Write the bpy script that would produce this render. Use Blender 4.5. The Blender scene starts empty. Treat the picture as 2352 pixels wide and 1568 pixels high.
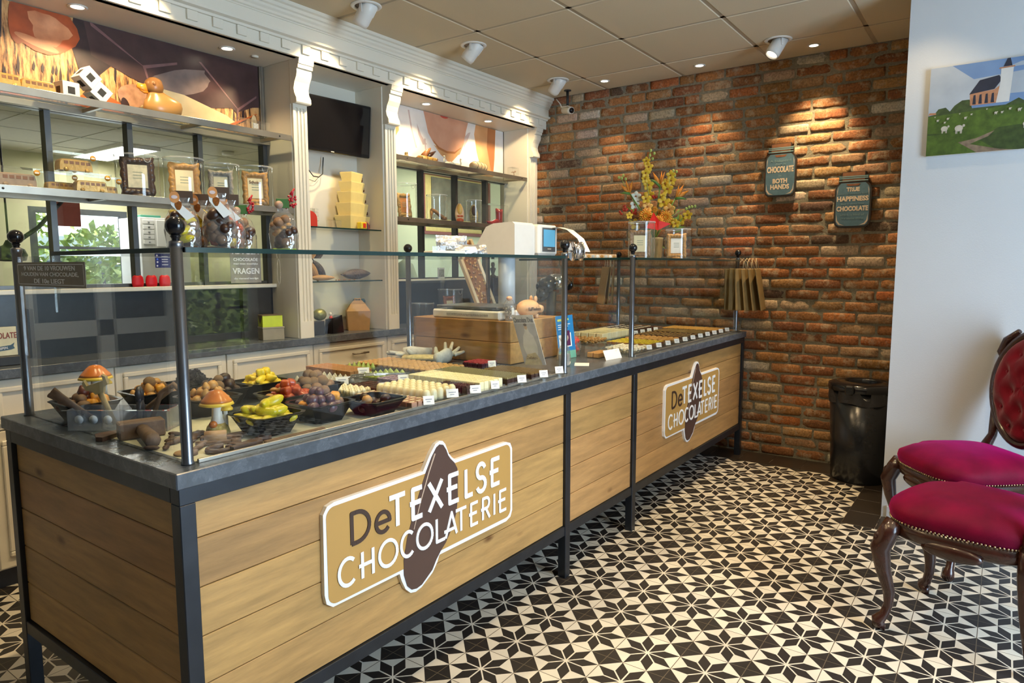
import bpy, math, random
from mathutils import Vector, Matrix, noise
from math import sin, cos, pi, radians
SC = bpy.context.scene
COL = SC.collection
R = random.Random(7)

# ------------------------------------------------------------------ camera
yaw, pit, rol = 0.6238, 0.1089, -0.0016
Fv = Vector((cos(yaw)*cos(pit), sin(yaw)*cos(pit), -sin(pit)))
Rv = Vector((sin(yaw), -cos(yaw), 0)); Uv = Rv.cross(Fv)
R2 = cos(rol)*Rv + sin(rol)*Uv; U2 = -sin(rol)*Rv + cos(rol)*Uv
cd = bpy.data.cameras.new('camera'); cam = bpy.data.objects.new('camera', cd); COL.objects.link(cam)
m = Matrix((R2, U2, -Fv)).transposed().to_4x4(); m.translation = Vector((-0.7885, -1.517, 1.3929))
cam.matrix_world = m
cd.sensor_width = 36; cd.lens = 1571.5*36/2352; cd.clip_start = 0.05; cd.clip_end = 200
SC.camera = cam
SC.view_settings.view_transform = 'Standard'; SC.view_settings.look = 'None'
SC.view_settings.gamma = 1; SC.view_settings.use_curve_mapping = False
SC.view_settings.exposure = 0.30
SC.cycles.transparent_max_bounces = 40
SC.cycles.max_bounces = 10
SC.cycles.diffuse_bounces = 5
SC.cycles.sample_clamp_indirect = 6
SC.cycles.caustics_reflective = False
SC.cycles.caustics_refractive = False
SC.cycles.use_denoising = True

# ------------------------------------------------------------------ world and lights
W = bpy.data.worlds.new('sky'); SC.world = W; W.use_nodes = True
nt = W.node_tree; bg = nt.nodes['Background']
tc = nt.nodes.new('ShaderNodeTexCoord'); sp = nt.nodes.new('ShaderNodeSeparateXYZ')
rp = nt.nodes.new('ShaderNodeValToRGB')
nt.links.new(tc.outputs['Generated'], sp.inputs[0]); nt.links.new(sp.outputs['Z'], rp.inputs[0])
rp.color_ramp.elements[0].position = 0.0; rp.color_ramp.elements[0].color = (0.85, 0.92, 1, 1)
rp.color_ramp.elements[1].position = 0.6; rp.color_ramp.elements[1].color = (0.32, 0.55, 0.95, 1)
nt.links.new(rp.outputs[0], bg.inputs[0]); bg.inputs[1].default_value = 2.2

def area(name, loc, target, w, h, power, col, spread=180):
    l = bpy.data.lights.new(name, 'AREA'); l.shape = 'RECTANGLE'; l.size = w; l.size_y = h
    l.energy = power; l.color = col; l.spread = radians(spread)
    o = bpy.data.objects.new(name, l); COL.objects.link(o); o.location = loc
    o.rotation_euler = (Vector(target)-Vector(loc)).to_track_quat('-Z', 'Y').to_euler()
    return o
def spot(name, loc, target, power, col, size=50, blend=0.6, rad=0.03):
    l = bpy.data.lights.new(name, 'SPOT'); l.energy = power; l.color = col
    l.spot_size = radians(size); l.spot_blend = blend; l.shadow_soft_size = rad
    o = bpy.data.objects.new(name, l); COL.objects.link(o); o.location = loc
    o.rotation_euler = (Vector(target)-Vector(loc)).to_track_quat('-Z', 'Y').to_euler()
    return o
DAY = (0.60, 0.79, 1.0); WARM = (1.0, 0.76, 0.42); WARM2 = (1.0, 0.73, 0.40)
# daylight through the shop front window, and the back room window
area('daylight_front_window', (1.25, -4.10, 1.45), (1.35, 0, 1.0), 1.75, 2.2, 165, DAY)
area('daylight_backroom_window', (2.25, 5.34, 1.4), (2.0, 2, 1.2), 1.1, 1.4, 7, (0.85, 0.95, 1.0))
area('light_panel_glow', (2.15, 4.85, 2.36), (2.15, 4.85, 0), 0.3, 0.9, 17, (1.0, 0.96, 0.85))
area('light_panel_glow_two', (4.6, 2.9, 2.36), (4.6, 3.1, 0), 0.6, 0.4, 12, (1.0, 0.96, 0.8))  # area lamp under the right back room ceiling, without a fitting

sl = bpy.data.lights.new('sun', 'SUN'); sl.energy = 15.0; sl.angle = radians(1.5); sl.color = (1.0, 0.96, 0.88)
so = bpy.data.objects.new('sun', sl); COL.objects.link(so); so.location = (0, -8, 8); so.rotation_euler = Vector((-0.50, -0.30, -0.81)).to_track_quat('-Z', 'Y').to_euler()

# ------------------------------------------------------------------ materials
MATS = {}
def nodes(mt):
    nt = mt.node_tree; b = nt.nodes['Principled BSDF']; return nt, b
def N(nt, t, **k):
    n = nt.nodes.new(t)
    for a, v in k.items():
        if a.startswith('i_'): n.inputs[int(a[2:])].default_value = v
        else: setattr(n, a, v)
    return n
def mat(name, col, rough=0.5, metal=0.0, var=0.08, scale=30, bump=0.0, bscale=None, emit=None, es=0, coat=0, spec=None, sheen=0, obj=True, tint=None):
    """principled material with a procedural noise variation of the colour and an optional bump"""
    if name in MATS: return MATS[name]
    mt = bpy.data.materials.new(name); mt.use_nodes = True; nt, b = nodes(mt)
    c = (*col, 1)
    b.inputs['Roughness'].default_value = rough; b.inputs['Metallic'].default_value = metal
    if coat: b.inputs['Coat Weight'].default_value = coat; b.inputs['Coat Roughness'].default_value = 0.08
    if spec is not None: b.inputs['Specular IOR Level'].default_value = spec
    if sheen: b.inputs['Sheen Weight'].default_value = sheen; b.inputs['Sheen Roughness'].default_value = 0.4
    tc = N(nt, 'ShaderNodeTexCoord')
    no = N(nt, 'ShaderNodeTexNoise'); no.inputs['Scale'].default_value = scale; no.inputs['Detail'].default_value = 3
    nt.links.new(tc.outputs['Object'], no.inputs['Vector'])
    mx = N(nt, 'ShaderNodeMix', data_type='RGBA')
    lo = tuple(max(0, x*(1-var*2)) for x in col); hi = tuple(min(1, x*(1+var*2)) for x in col)
    if tint: hi = tint
    mx.inputs['A'].default_value = (*lo, 1); mx.inputs['B'].default_value = (*hi, 1)
    nt.links.new(no.outputs['Fac'], mx.inputs['Factor'])
    nt.links.new(mx.outputs['Result'], b.inputs['Base Color'])
    if bump:
        n2 = N(nt, 'ShaderNodeTexNoise'); n2.inputs['Scale'].default_value = bscale or scale*3; n2.inputs['Detail'].default_value = 4
        nt.links.new(tc.outputs['Object'], n2.inputs['Vector'])
        bp = N(nt, 'ShaderNodeBump'); bp.inputs['Strength'].default_value = bump; bp.inputs['Distance'].default_value = 0.01
        nt.links.new(n2.outputs['Fac'], bp.inputs['Height']); nt.links.new(bp.outputs['Normal'], b.inputs['Normal'])
    if emit: b.inputs['Emission Color'].default_value = (*emit, 1); b.inputs['Emission Strength'].default_value = es
    MATS[name] = mt; return mt

def glass(name, tint=(0.97, 0.99, 0.98), refl=1.0, rough=0.0, film=0.0, filmcol=(1, 1, 1), wr=0):
    if name in MATS: return MATS[name]
    mt = bpy.data.materials.new(name); mt.use_nodes = True; nt = mt.node_tree; nt.nodes.clear()
    out = N(nt, 'ShaderNodeOutputMaterial'); tr = N(nt, 'ShaderNodeBsdfTransparent'); gl = N(nt, 'ShaderNodeBsdfGlossy')
    tr.inputs[0].default_value = (*tint, 1); gl.inputs['Roughness'].default_value = rough
    ge = N(nt, 'ShaderNodeNewGeometry'); dt = N(nt, 'ShaderNodeVectorMath', operation='DOT_PRODUCT')
    nt.links.new(ge.outputs['Normal'], dt.inputs[0]); nt.links.new(ge.outputs['Incoming'], dt.inputs[1])
    def M(op, a, b):
        n = N(nt, 'ShaderNodeMath', operation=op)
        for i, x in enumerate((a, b)):
            if isinstance(x, (int, float)): n.inputs[i].default_value = x
            elif x is not None: nt.links.new(x, n.inputs[i])
        return n
    ab = M('ABSOLUTE', dt.outputs['Value'], None); pw = M('POWER', M('SUBTRACT', 1.0, ab.outputs[0]).outputs[0], 5.0)
    sch = M('ADD', M('MULTIPLY', pw.outputs[0], 0.96).outputs[0], 0.04)
    mu = M('MULTIPLY', sch.outputs[0], refl); mu.use_clamp = True
    mix = N(nt, 'ShaderNodeMixShader'); nt.links.new(mu.outputs[0], mix.inputs[0])
    nt.links.new(tr.outputs[0], mix.inputs[1]); nt.links.new(gl.outputs[0], mix.inputs[2])
    last = mix
    if film:
        df = N(nt, 'ShaderNodeBsdfDiffuse'); df.inputs[0].default_value = (*filmcol, 1)
        m2 = N(nt, 'ShaderNodeMixShader'); m2.inputs[0].default_value = film
        nt.links.new(mix.outputs[0], m2.inputs[1]); nt.links.new(df.outputs[0], m2.inputs[2]); last = m2
    if wr:
        tc = N(nt, 'ShaderNodeTexCoord'); no = N(nt, 'ShaderNodeTexNoise'); no.inputs['Scale'].default_value = wr
        nt.links.new(tc.outputs['Object'], no.inputs['Vector'])
        bp = N(nt, 'ShaderNodeBump'); bp.inputs['Strength'].default_value = 0.9; bp.inputs['Distance'].default_value = 0.01
        nt.links.new(no.outputs['Fac'], bp.inputs['Height'])
        nt.links.new(bp.outputs['Normal'], gl.inputs['Normal']); nt.links.new(bp.outputs['Normal'], dt.inputs[0])
    nt.links.new(last.outputs[0], out.inputs[0]); MATS[name] = mt; return mt

def floor_mat():
    mt = bpy.data.materials.new('star_tiles'); mt.use_nodes = True; nt, b = nodes(mt); MATS['star_tiles'] = mt
    L = nt.links
    def M(op, a, bb=None, c=None):
        n = nt.nodes.new('ShaderNodeMath'); n.operation = op
        for i, x in enumerate((a, bb, c)):
            if x is None: continue
            if isinstance(x, (int, float)): n.inputs[i].default_value = x
            else: L.new(x, n.inputs[i])
        return n.outputs[0]
    g = N(nt, 'ShaderNodeNewGeometry'); s = N(nt, 'ShaderNodeSeparateXYZ'); L.new(g.outputs['Position'], s.inputs[0])
    T = 0.2148
    def cell(o, c0):
        t = M('DIVIDE', M('SUBTRACT', o, c0-T/2), T); fl = M('FLOOR', t); fr = M('SUBTRACT', t, fl)
        return fl, M('ABSOLUTE', M('SUBTRACT', fr, 0.5))
    ix, ax = cell(s.outputs[0], 2.9052); iy, ay = cell(s.outputs[1], 0.1001)
    a = M('MAXIMUM', ax, ay); bb = M('MINIMUM', ax, ay)
    w = 0.013
    rh = M('MULTIPLY', M('MULTIPLY', M('GREATER_THAN', bb, w), M('GREATER_THAN', M('SUBTRACT', a, bb), w*1.4)),
           M('MULTIPLY', M('LESS_THAN', M('SUBTRACT', a, bb), 0.289), M('LESS_THAN', bb, 0.204)))
    corner = M('GREATER_THAN', M('ADD', a, bb), 0.712)
    dark = M('MAXIMUM', rh, corner)
    grout = M('GREATER_THAN', a, 0.4935)
    wn = N(nt, 'ShaderNodeTexWhiteNoise', noise_dimensions='2D'); cv = N(nt, 'ShaderNodeCombineXYZ')
    L.new(ix, cv.inputs[0]); L.new(iy, cv.inputs[1]); L.new(cv.outputs[0], wn.inputs['Vector'])
    no = N(nt, 'ShaderNodeTexNoise'); no.inputs['Scale'].default_value = 9; no.inputs['Detail'].default_value = 4
    L.new(g.outputs['Position'], no.inputs['Vector'])
    vr = M('ADD', M('MULTIPLY', wn.outputs['Value'], 0.14), M('MULTIPLY', no.outputs['Fac'], 0.25)); vr = M('ADD', vr, 0.78)
    m1 = N(nt, 'ShaderNodeMix', data_type='RGBA'); L.new(dark, m1.inputs['Factor'])
    m1.inputs['A'].default_value = (0.72, 0.66, 0.55, 1); m1.inputs['B'].default_value = (0.022, 0.019, 0.018, 1)
    m2 = N(nt, 'ShaderNodeMix', data_type='RGBA'); L.new(grout, m2.inputs['Factor'])
    L.new(m1.outputs['Result'], m2.inputs['A']); m2.inputs['B'].default_value = (0.12, 0.095, 0.065, 1)
    vm = N(nt, 'ShaderNodeVectorMath', operation='SCALE'); L.new(m2.outputs['Result'], vm.inputs[0]); L.new(vr, vm.inputs['Scale'])
    L.new(vm.outputs[0], b.inputs['Base Color'])
    b.inputs['Roughness'].default_value = 0.42
    bp = N(nt, 'ShaderNodeBump'); bp.inputs['Strength'].default_value = 0.15; bp.inputs['Distance'].default_value = 0.002; bp.invert = True
    L.new(grout, bp.inputs['Height']); L.new(bp.outputs['Normal'], b.inputs['Normal'])
    return mt

def attr_mat(name, rough=0.8, bump=0.5, scale=60, wash=False, grain=False, coat=0):
    """colour comes from the per-brick / per-plank attribute, with procedural noise on top"""
    mt = bpy.data.materials.new(name); mt.use_nodes = True; nt, b = nodes(mt); MATS[name] = mt; L = nt.links
    at = N(nt, 'ShaderNodeAttribute', attribute_name='Col'); tc = N(nt, 'ShaderNodeTexCoord')
    mp = N(nt, 'ShaderNodeMapping'); L.new(tc.outputs['Object'], mp.inputs[0])
    if grain: mp.inputs['Scale'].default_value = grain
    no = N(nt, 'ShaderNodeTexNoise'); no.inputs['Scale'].default_value = scale; no.inputs['Detail'].default_value = 6; no.inputs['Roughness'].default_value = 0.65
    L.new(mp.outputs[0], no.inputs['Vector'])
    mr = N(nt, 'ShaderNodeMapRange'); L.new(no.outputs['Fac'], mr.inputs[0])
    mr.inputs['From Min'].default_value = 0.3; mr.inputs['From Max'].default_value = 0.7
    mr.inputs['To Min'].default_value = 0.72 if grain else 0.5; mr.inputs['To Max'].default_value = 1.15 if grain else 1.35
    vm = N(nt, 'ShaderNodeVectorMath', operation='SCALE'); L.new(at.outputs['Color'], vm.inputs[0]); L.new(mr.outputs[0], vm.inputs['Scale'])
    col = vm.outputs[0]
    if wash:
        n2 = N(nt, 'ShaderNodeTexNoise'); n2.inputs['Scale'].default_value = 13; n2.inputs['Detail'].default_value = 9; n2.inputs['Roughness'].default_value = 0.75
        L.new(tc.outputs['Object'], n2.inputs['Vector'])
        cr = N(nt, 'ShaderNodeValToRGB'); cr.color_ramp.elements[0].position = 0.51; cr.color_ramp.elements[1].position = 0.64
        L.new(n2.outputs['Fac'], cr.inputs[0])
        mu = N(nt, 'ShaderNodeMath', operation='MULTIPLY'); L.new(cr.outputs[0], mu.inputs[0]); mu.inputs[1].default_value = 0.75
        mx = N(nt, 'ShaderNodeMix', data_type='RGBA'); L.new(mu.outputs[0], mx.inputs['Factor'])
        L.new(col, mx.inputs['A']); mx.inputs['B'].default_value = (0.50, 0.40, 0.27, 1); col = mx.outputs['Result']
    if grain:
        vo = N(nt, 'ShaderNodeTexVoronoi'); vo.inputs['Scale'].default_value = 3.2
        m3 = N(nt, 'ShaderNodeMapping'); L.new(tc.outputs['Object'], m3.inputs[0]); m3.inputs['Scale'].default_value = tuple(0.9 if g < 0.5 else 2.1 for g in grain)
        L.new(m3.outputs[0], vo.inputs['Vector'])
        c2 = N(nt, 'ShaderNodeValToRGB'); c2.color_ramp.elements[0].position = 0.035; c2.color_ramp.elements[1].position = 0.12
        c2.color_ramp.elements[0].color = (0.33, 0.22, 0.14, 1); c2.color_ramp.elements[1].color = (1, 1, 1, 1)
        L.new(vo.outputs['Distance'], c2.inputs[0])
        mm = N(nt, 'ShaderNodeVectorMath', operation='MULTIPLY'); L.new(col, mm.inputs[0]); L.new(c2.outputs[0], mm.inputs[1]); col = mm.outputs[0]
    L.new(col, b.inputs['Base Color']); b.inputs['Roughness'].default_value = rough
    if coat: b.inputs['Coat Weight'].default_value = coat
    bp = N(nt, 'ShaderNodeBump'); bp.inputs['Strength'].default_value = bump; bp.inputs['Distance'].default_value = 0.006
    L.new(no.outputs['Fac'], bp.inputs['Height']); L.new(bp.outputs['Normal'], b.inputs['Normal'])
    return mt

def stone_mat():
    mt = bpy.data.materials.new('worktop_stone'); mt.use_nodes = True; nt, b = nodes(mt); MATS['worktop_stone'] = mt; L = nt.links
    tc = N(nt, 'ShaderNodeTexCoord'); no = N(nt, 'ShaderNodeTexNoise'); no.inputs['Scale'].default_value = 20; no.inputs['Detail'].default_value = 9; no.inputs['Roughness'].default_value = 0.7; no.inputs['Distortion'].default_value = 0.5
    L.new(tc.outputs['Object'], no.inputs['Vector'])
    cr = N(nt, 'ShaderNodeValToRGB'); e = cr.color_ramp.elements
    e[0].position = 0.38; e[0].color = (0.070, 0.082, 0.100, 1); e[1].position = 0.72; e[1].color = (0.15, 0.175, 0.21, 1)  # blue tint in the stone colours stands in for reflected sky
    x = e.new(0.52); x.color = (0.085, 0.10, 0.122, 1); x = e.new(0.56); x.color = (0.115, 0.133, 0.16, 1); x = e.new(0.60); x.color = (0.088, 0.103, 0.126, 1)
    L.new(no.outputs['Fac'], cr.inputs[0]); L.new(cr.outputs[0], b.inputs['Base Color'])
    b.inputs['Roughness'].default_value = 0.27
    return mt

# palette
white_paint = mat('white_paint', (0.76, 0.72, 0.62), 0.38, var=0.015, scale=3, bump=0.02, bscale=60)
wall_white = mat('wall_white', (0.50, 0.52, 0.55), 0.75, var=0.02, scale=4, bump=0.08, bscale=180)
wall_cream = mat('wall_cream', (0.52, 0.50, 0.31), 0.8, var=0.03, scale=3)
wall_sage = mat('wall_sage', (0.50, 0.55, 0.36), 0.8, var=0.03, scale=3)
wall_ivory = mat('wall_ivory', (0.72, 0.68, 0.58), 0.6, var=0.02, scale=4)
wall_dark = mat('wall_umber', (0.16, 0.12, 0.09), 0.7, var=0.1, scale=4)
ceil_tile = mat('ceiling_tile', (0.64, 0.55, 0.40), 0.9, var=0.04, scale=200, bump=0.15, bscale=500)
ceil_rail = mat('ceiling_rail', (0.42, 0.36, 0.27), 0.6, var=0.03)
mortar = mat('mortar', (0.25, 0.225, 0.165), 0.95, var=0.25, scale=60, bump=0.6, bscale=200)
steel_black = mat('steel_black', (0.030, 0.034, 0.042), 0.36, metal=0.55, var=0.2, scale=12, bump=0.03)
steel_grey = mat('steel_grey', (0.20, 0.21, 0.23), 0.30, metal=0.9, var=0.08, scale=15)
steel_shelf = mat('steel_shelf', (0.36, 0.33, 0.28), 0.34, metal=0.8, var=0.15, scale=9, bump=0.03)
steel_bar = mat('steel_bar', (0.10, 0.10, 0.10), 0.35, metal=0.7, var=0.15, scale=9)
chrome = mat('chrome', (0.8, 0.8, 0.82), 0.08, metal=1.0, var=0.02)
pewter = mat('pewter_handle', (0.30, 0.27, 0.22), 0.35, metal=0.85, var=0.1)
black_gloss = mat('black_gloss', (0.008, 0.008, 0.010), 0.14, var=0.05)
bowl_black = mat('bowl_black', (0.006, 0.006, 0.007), 0.22, var=0.05, spec=0.3)
black_matt = mat('black_matt', (0.018, 0.018, 0.020), 0.5, var=0.15)
black_plastic = mat('black_plastic', (0.012, 0.013, 0.016), 0.22, var=0.1)
white_plastic = mat('white_plastic', (0.78, 0.77, 0.73), 0.35, var=0.02)
grey_plastic = mat('grey_plastic', (0.55, 0.55, 0.52), 0.4, var=0.03)
white_ink = mat('white_ink', (0.86, 0.87, 0.90), 0.45, var=0.01)
paper = mat('paper_white', (0.85, 0.83, 0.78), 0.6, var=0.02)
ochre = mat('sign_ochre', (0.50, 0.285, 0.080), 0.45, var=0.03, scale=4)
bean_brown = mat('bean_brown', (0.085, 0.045, 0.034), 0.4, var=0.08, scale=5)
ink_brown = mat('ink_brown', (0.055, 0.028, 0.018), 0.5, var=0.05)
dark_choc = mat('dark_chocolate', (0.040, 0.016, 0.010), 0.32, var=0.2, scale=50, bump=0.1)
milk_choc = mat('milk_chocolate', (0.27, 0.115, 0.042), 0.35, var=0.12, scale=50, bump=0.1)
light_choc = mat('caramel_chocolate', (0.50, 0.26, 0.075), 0.35, var=0.15, scale=40, bump=0.15)
white_choc = mat('white_chocolate', (0.80, 0.70, 0.42), 0.38, var=0.05, scale=50, bump=0.05)
cream_choc = mat('cream_chocolate', (0.86, 0.78, 0.58), 0.38, var=0.05, scale=60, bump=0.2)
green_choc = mat('green_praline', (0.22, 0.36, 0.03), 0.3, var=0.4, scale=60, tint=(0.55, 0.65, 0.15))
purple_choc = mat('purple_praline', (0.055, 0.020, 0.026), 0.3, var=0.4, scale=110, tint=(0.20, 0.09, 0.11))
red_choc = mat('red_marzipan', (0.42, 0.02, 0.015), 0.25, var=0.4, scale=20, tint=(0.75, 0.12, 0.02))
orange_choc = mat('orange_marzipan', (0.80, 0.22, 0.02), 0.35, var=0.2, scale=40, tint=(0.95, 0.48, 0.05))
yellow_choc = mat('yellow_marzipan', (0.78, 0.52, 0.015), 0.3, var=0.15, scale=25, tint=(0.92, 0.74, 0.06))
banana_choc = mat('banana_marzipan', (0.50, 0.47, 0.02), 0.3, var=0.2, scale=22, tint=(0.88, 0.68, 0.03))
berry_choc = mat('blackberry', (0.030, 0.028, 0.045), 0.3, var=0.3, scale=90, bump=1.0, bscale=220, tint=(0.25, 0.25, 0.33))
walnut_choc = mat('walnut_shell', (0.30, 0.15, 0.06), 0.5, var=0.35, scale=40, bump=0.6, bscale=70, tint=(0.50, 0.30, 0.14))
truffle_choc = mat('truffle', (0.18, 0.08, 0.045), 0.4, var=0.4, scale=30, bump=0.3, tint=(0.45, 0.25, 0.13))
nut_top = mat('nut_topping', (0.58, 0.30, 0.08), 0.5, var=0.5, scale=120, bump=0.8, bscale=150, tint=(0.70, 0.45, 0.15))
pistachio = mat('pistachio_topping', (0.50, 0.44, 0.14), 0.5, var=0.4, scale=160, bump=0.8, bscale=150, tint=(0.88, 0.80, 0.42))
gold_choc = mat('gold_chocolate', (0.62, 0.37, 0.10), 0.28, metal=0.25, var=0.25, scale=30, bump=0.2)
acrylic_w = glass('clear_lid_acrylic', (0.97, 0.98, 0.97), 1.3, film=0.025)
pane = glass('case_glass', (0.985, 0.992, 0.988), 1.0)
plate = glass('shelf_glass', (0.92, 0.975, 0.955), 1.0)
edge_green = mat('glass_edge', (0.004, 0.026, 0.024), 0.2, var=0.1)
cello = glass('cellophane', (0.95, 0.94, 0.91), 2.6, 0.08, wr=28, film=0.06)
oak = attr_mat('oak_planks', 0.5, 0.12, 22, grain=(0.18, 1.6, 1.6))
oak_y = attr_mat('oak_planks_side', 0.5, 0.12, 22, grain=(1.6, 0.18, 1.6))
brick = attr_mat('brick_face', 0.88, 0.9, 75, wash=True)
stone = stone_mat()
star = floor_mat()
velvet = mat('crimson_velvet', (0.15, 0.001, 0.022), 0.6, var=0.45, scale=7, bump=0.15, bscale=300, sheen=0.55, spec=0.12)
MATS['crimson_velvet'].node_tree.nodes['Principled BSDF'].inputs['Sheen Tint'].default_value = (0.85, 0.02, 0.36, 1)
velvet_dark = mat('wine_velvet', (0.16, 0.001, 0.012), 0.65, var=0.3, scale=9, bump=0.15, bscale=300, sheen=0.3, spec=0.15)
mahogany = mat('mahogany', (0.035, 0.010, 0.006), 0.25, var=0.35, scale=18, bump=0.08, coat=0.3)
brass = mat('brass_nail', (0.45, 0.33, 0.20), 0.3, metal=1.0)
dark_tile = mat('dark_tile', (0.030, 0.022, 0.016), 0.35, var=0.2, scale=10)
lamp_white = mat('lamp_white', (0.80, 0.78, 0.74), 0.4, var=0.02)
lamp_glow = mat('lamp_glow', (1, 1, 1), 0.5, emit=(1.0, 0.86, 0.62), es=14)
panel_glow = mat('panel_glow', (1, 1, 1), 0.5, emit=(1.0, 0.97, 0.88), es=5)
leaf = mat('leaf_green', (0.16, 0.32, 0.03), 0.5, var=0.5, scale=14, tint=(0.46, 0.62, 0.10))
stem_green = mat('stem_green', (0.10, 0.22, 0.04), 0.5, var=0.3)
kraft = mat('kraft_paper', (0.42, 0.24, 0.10), 0.7, var=0.08, scale=30)
silver_foil = mat('silver_foil', (0.78, 0.80, 0.84), 0.22, metal=0.9, var=0.1, bump=0.6, bscale=35)

def bark_mat():
    mt = bpy.data.materials.new('print_bark'); mt.use_nodes = True; nt, b = nodes(mt); MATS['print_bark'] = mt; L = nt.links
    tc = N(nt, 'ShaderNodeTexCoord'); mp = N(nt, 'ShaderNodeMapping'); mp.inputs['Scale'].default_value = (60, 60, 9); L.new(tc.outputs['Object'], mp.inputs[0])
    no = N(nt, 'ShaderNodeTexNoise'); no.inputs['Scale'].default_value = 1.0; no.inputs['Detail'].default_value = 7; no.inputs['Roughness'].default_value = 0.7; L.new(mp.outputs[0], no.inputs['Vector'])
    cr = N(nt, 'ShaderNodeValToRGB'); e = cr.color_ramp.elements; e[0].position = 0.36; e[0].color = (0.015, 0.008, 0.005, 1); e[1].position = 0.66; e[1].color = (0.78, 0.46, 0.19, 1)
    x = e.new(0.44); x.color = (0.24, 0.10, 0.03, 1); x = e.new(0.52); x.color = (0.55, 0.27, 0.09, 1)
    L.new(no.outputs['Fac'], cr.inputs[0]); L.new(cr.outputs[0], b.inputs['Base Color']); b.inputs['Roughness'].default_value = 0.4
    return mt
bark_mat()
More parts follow.
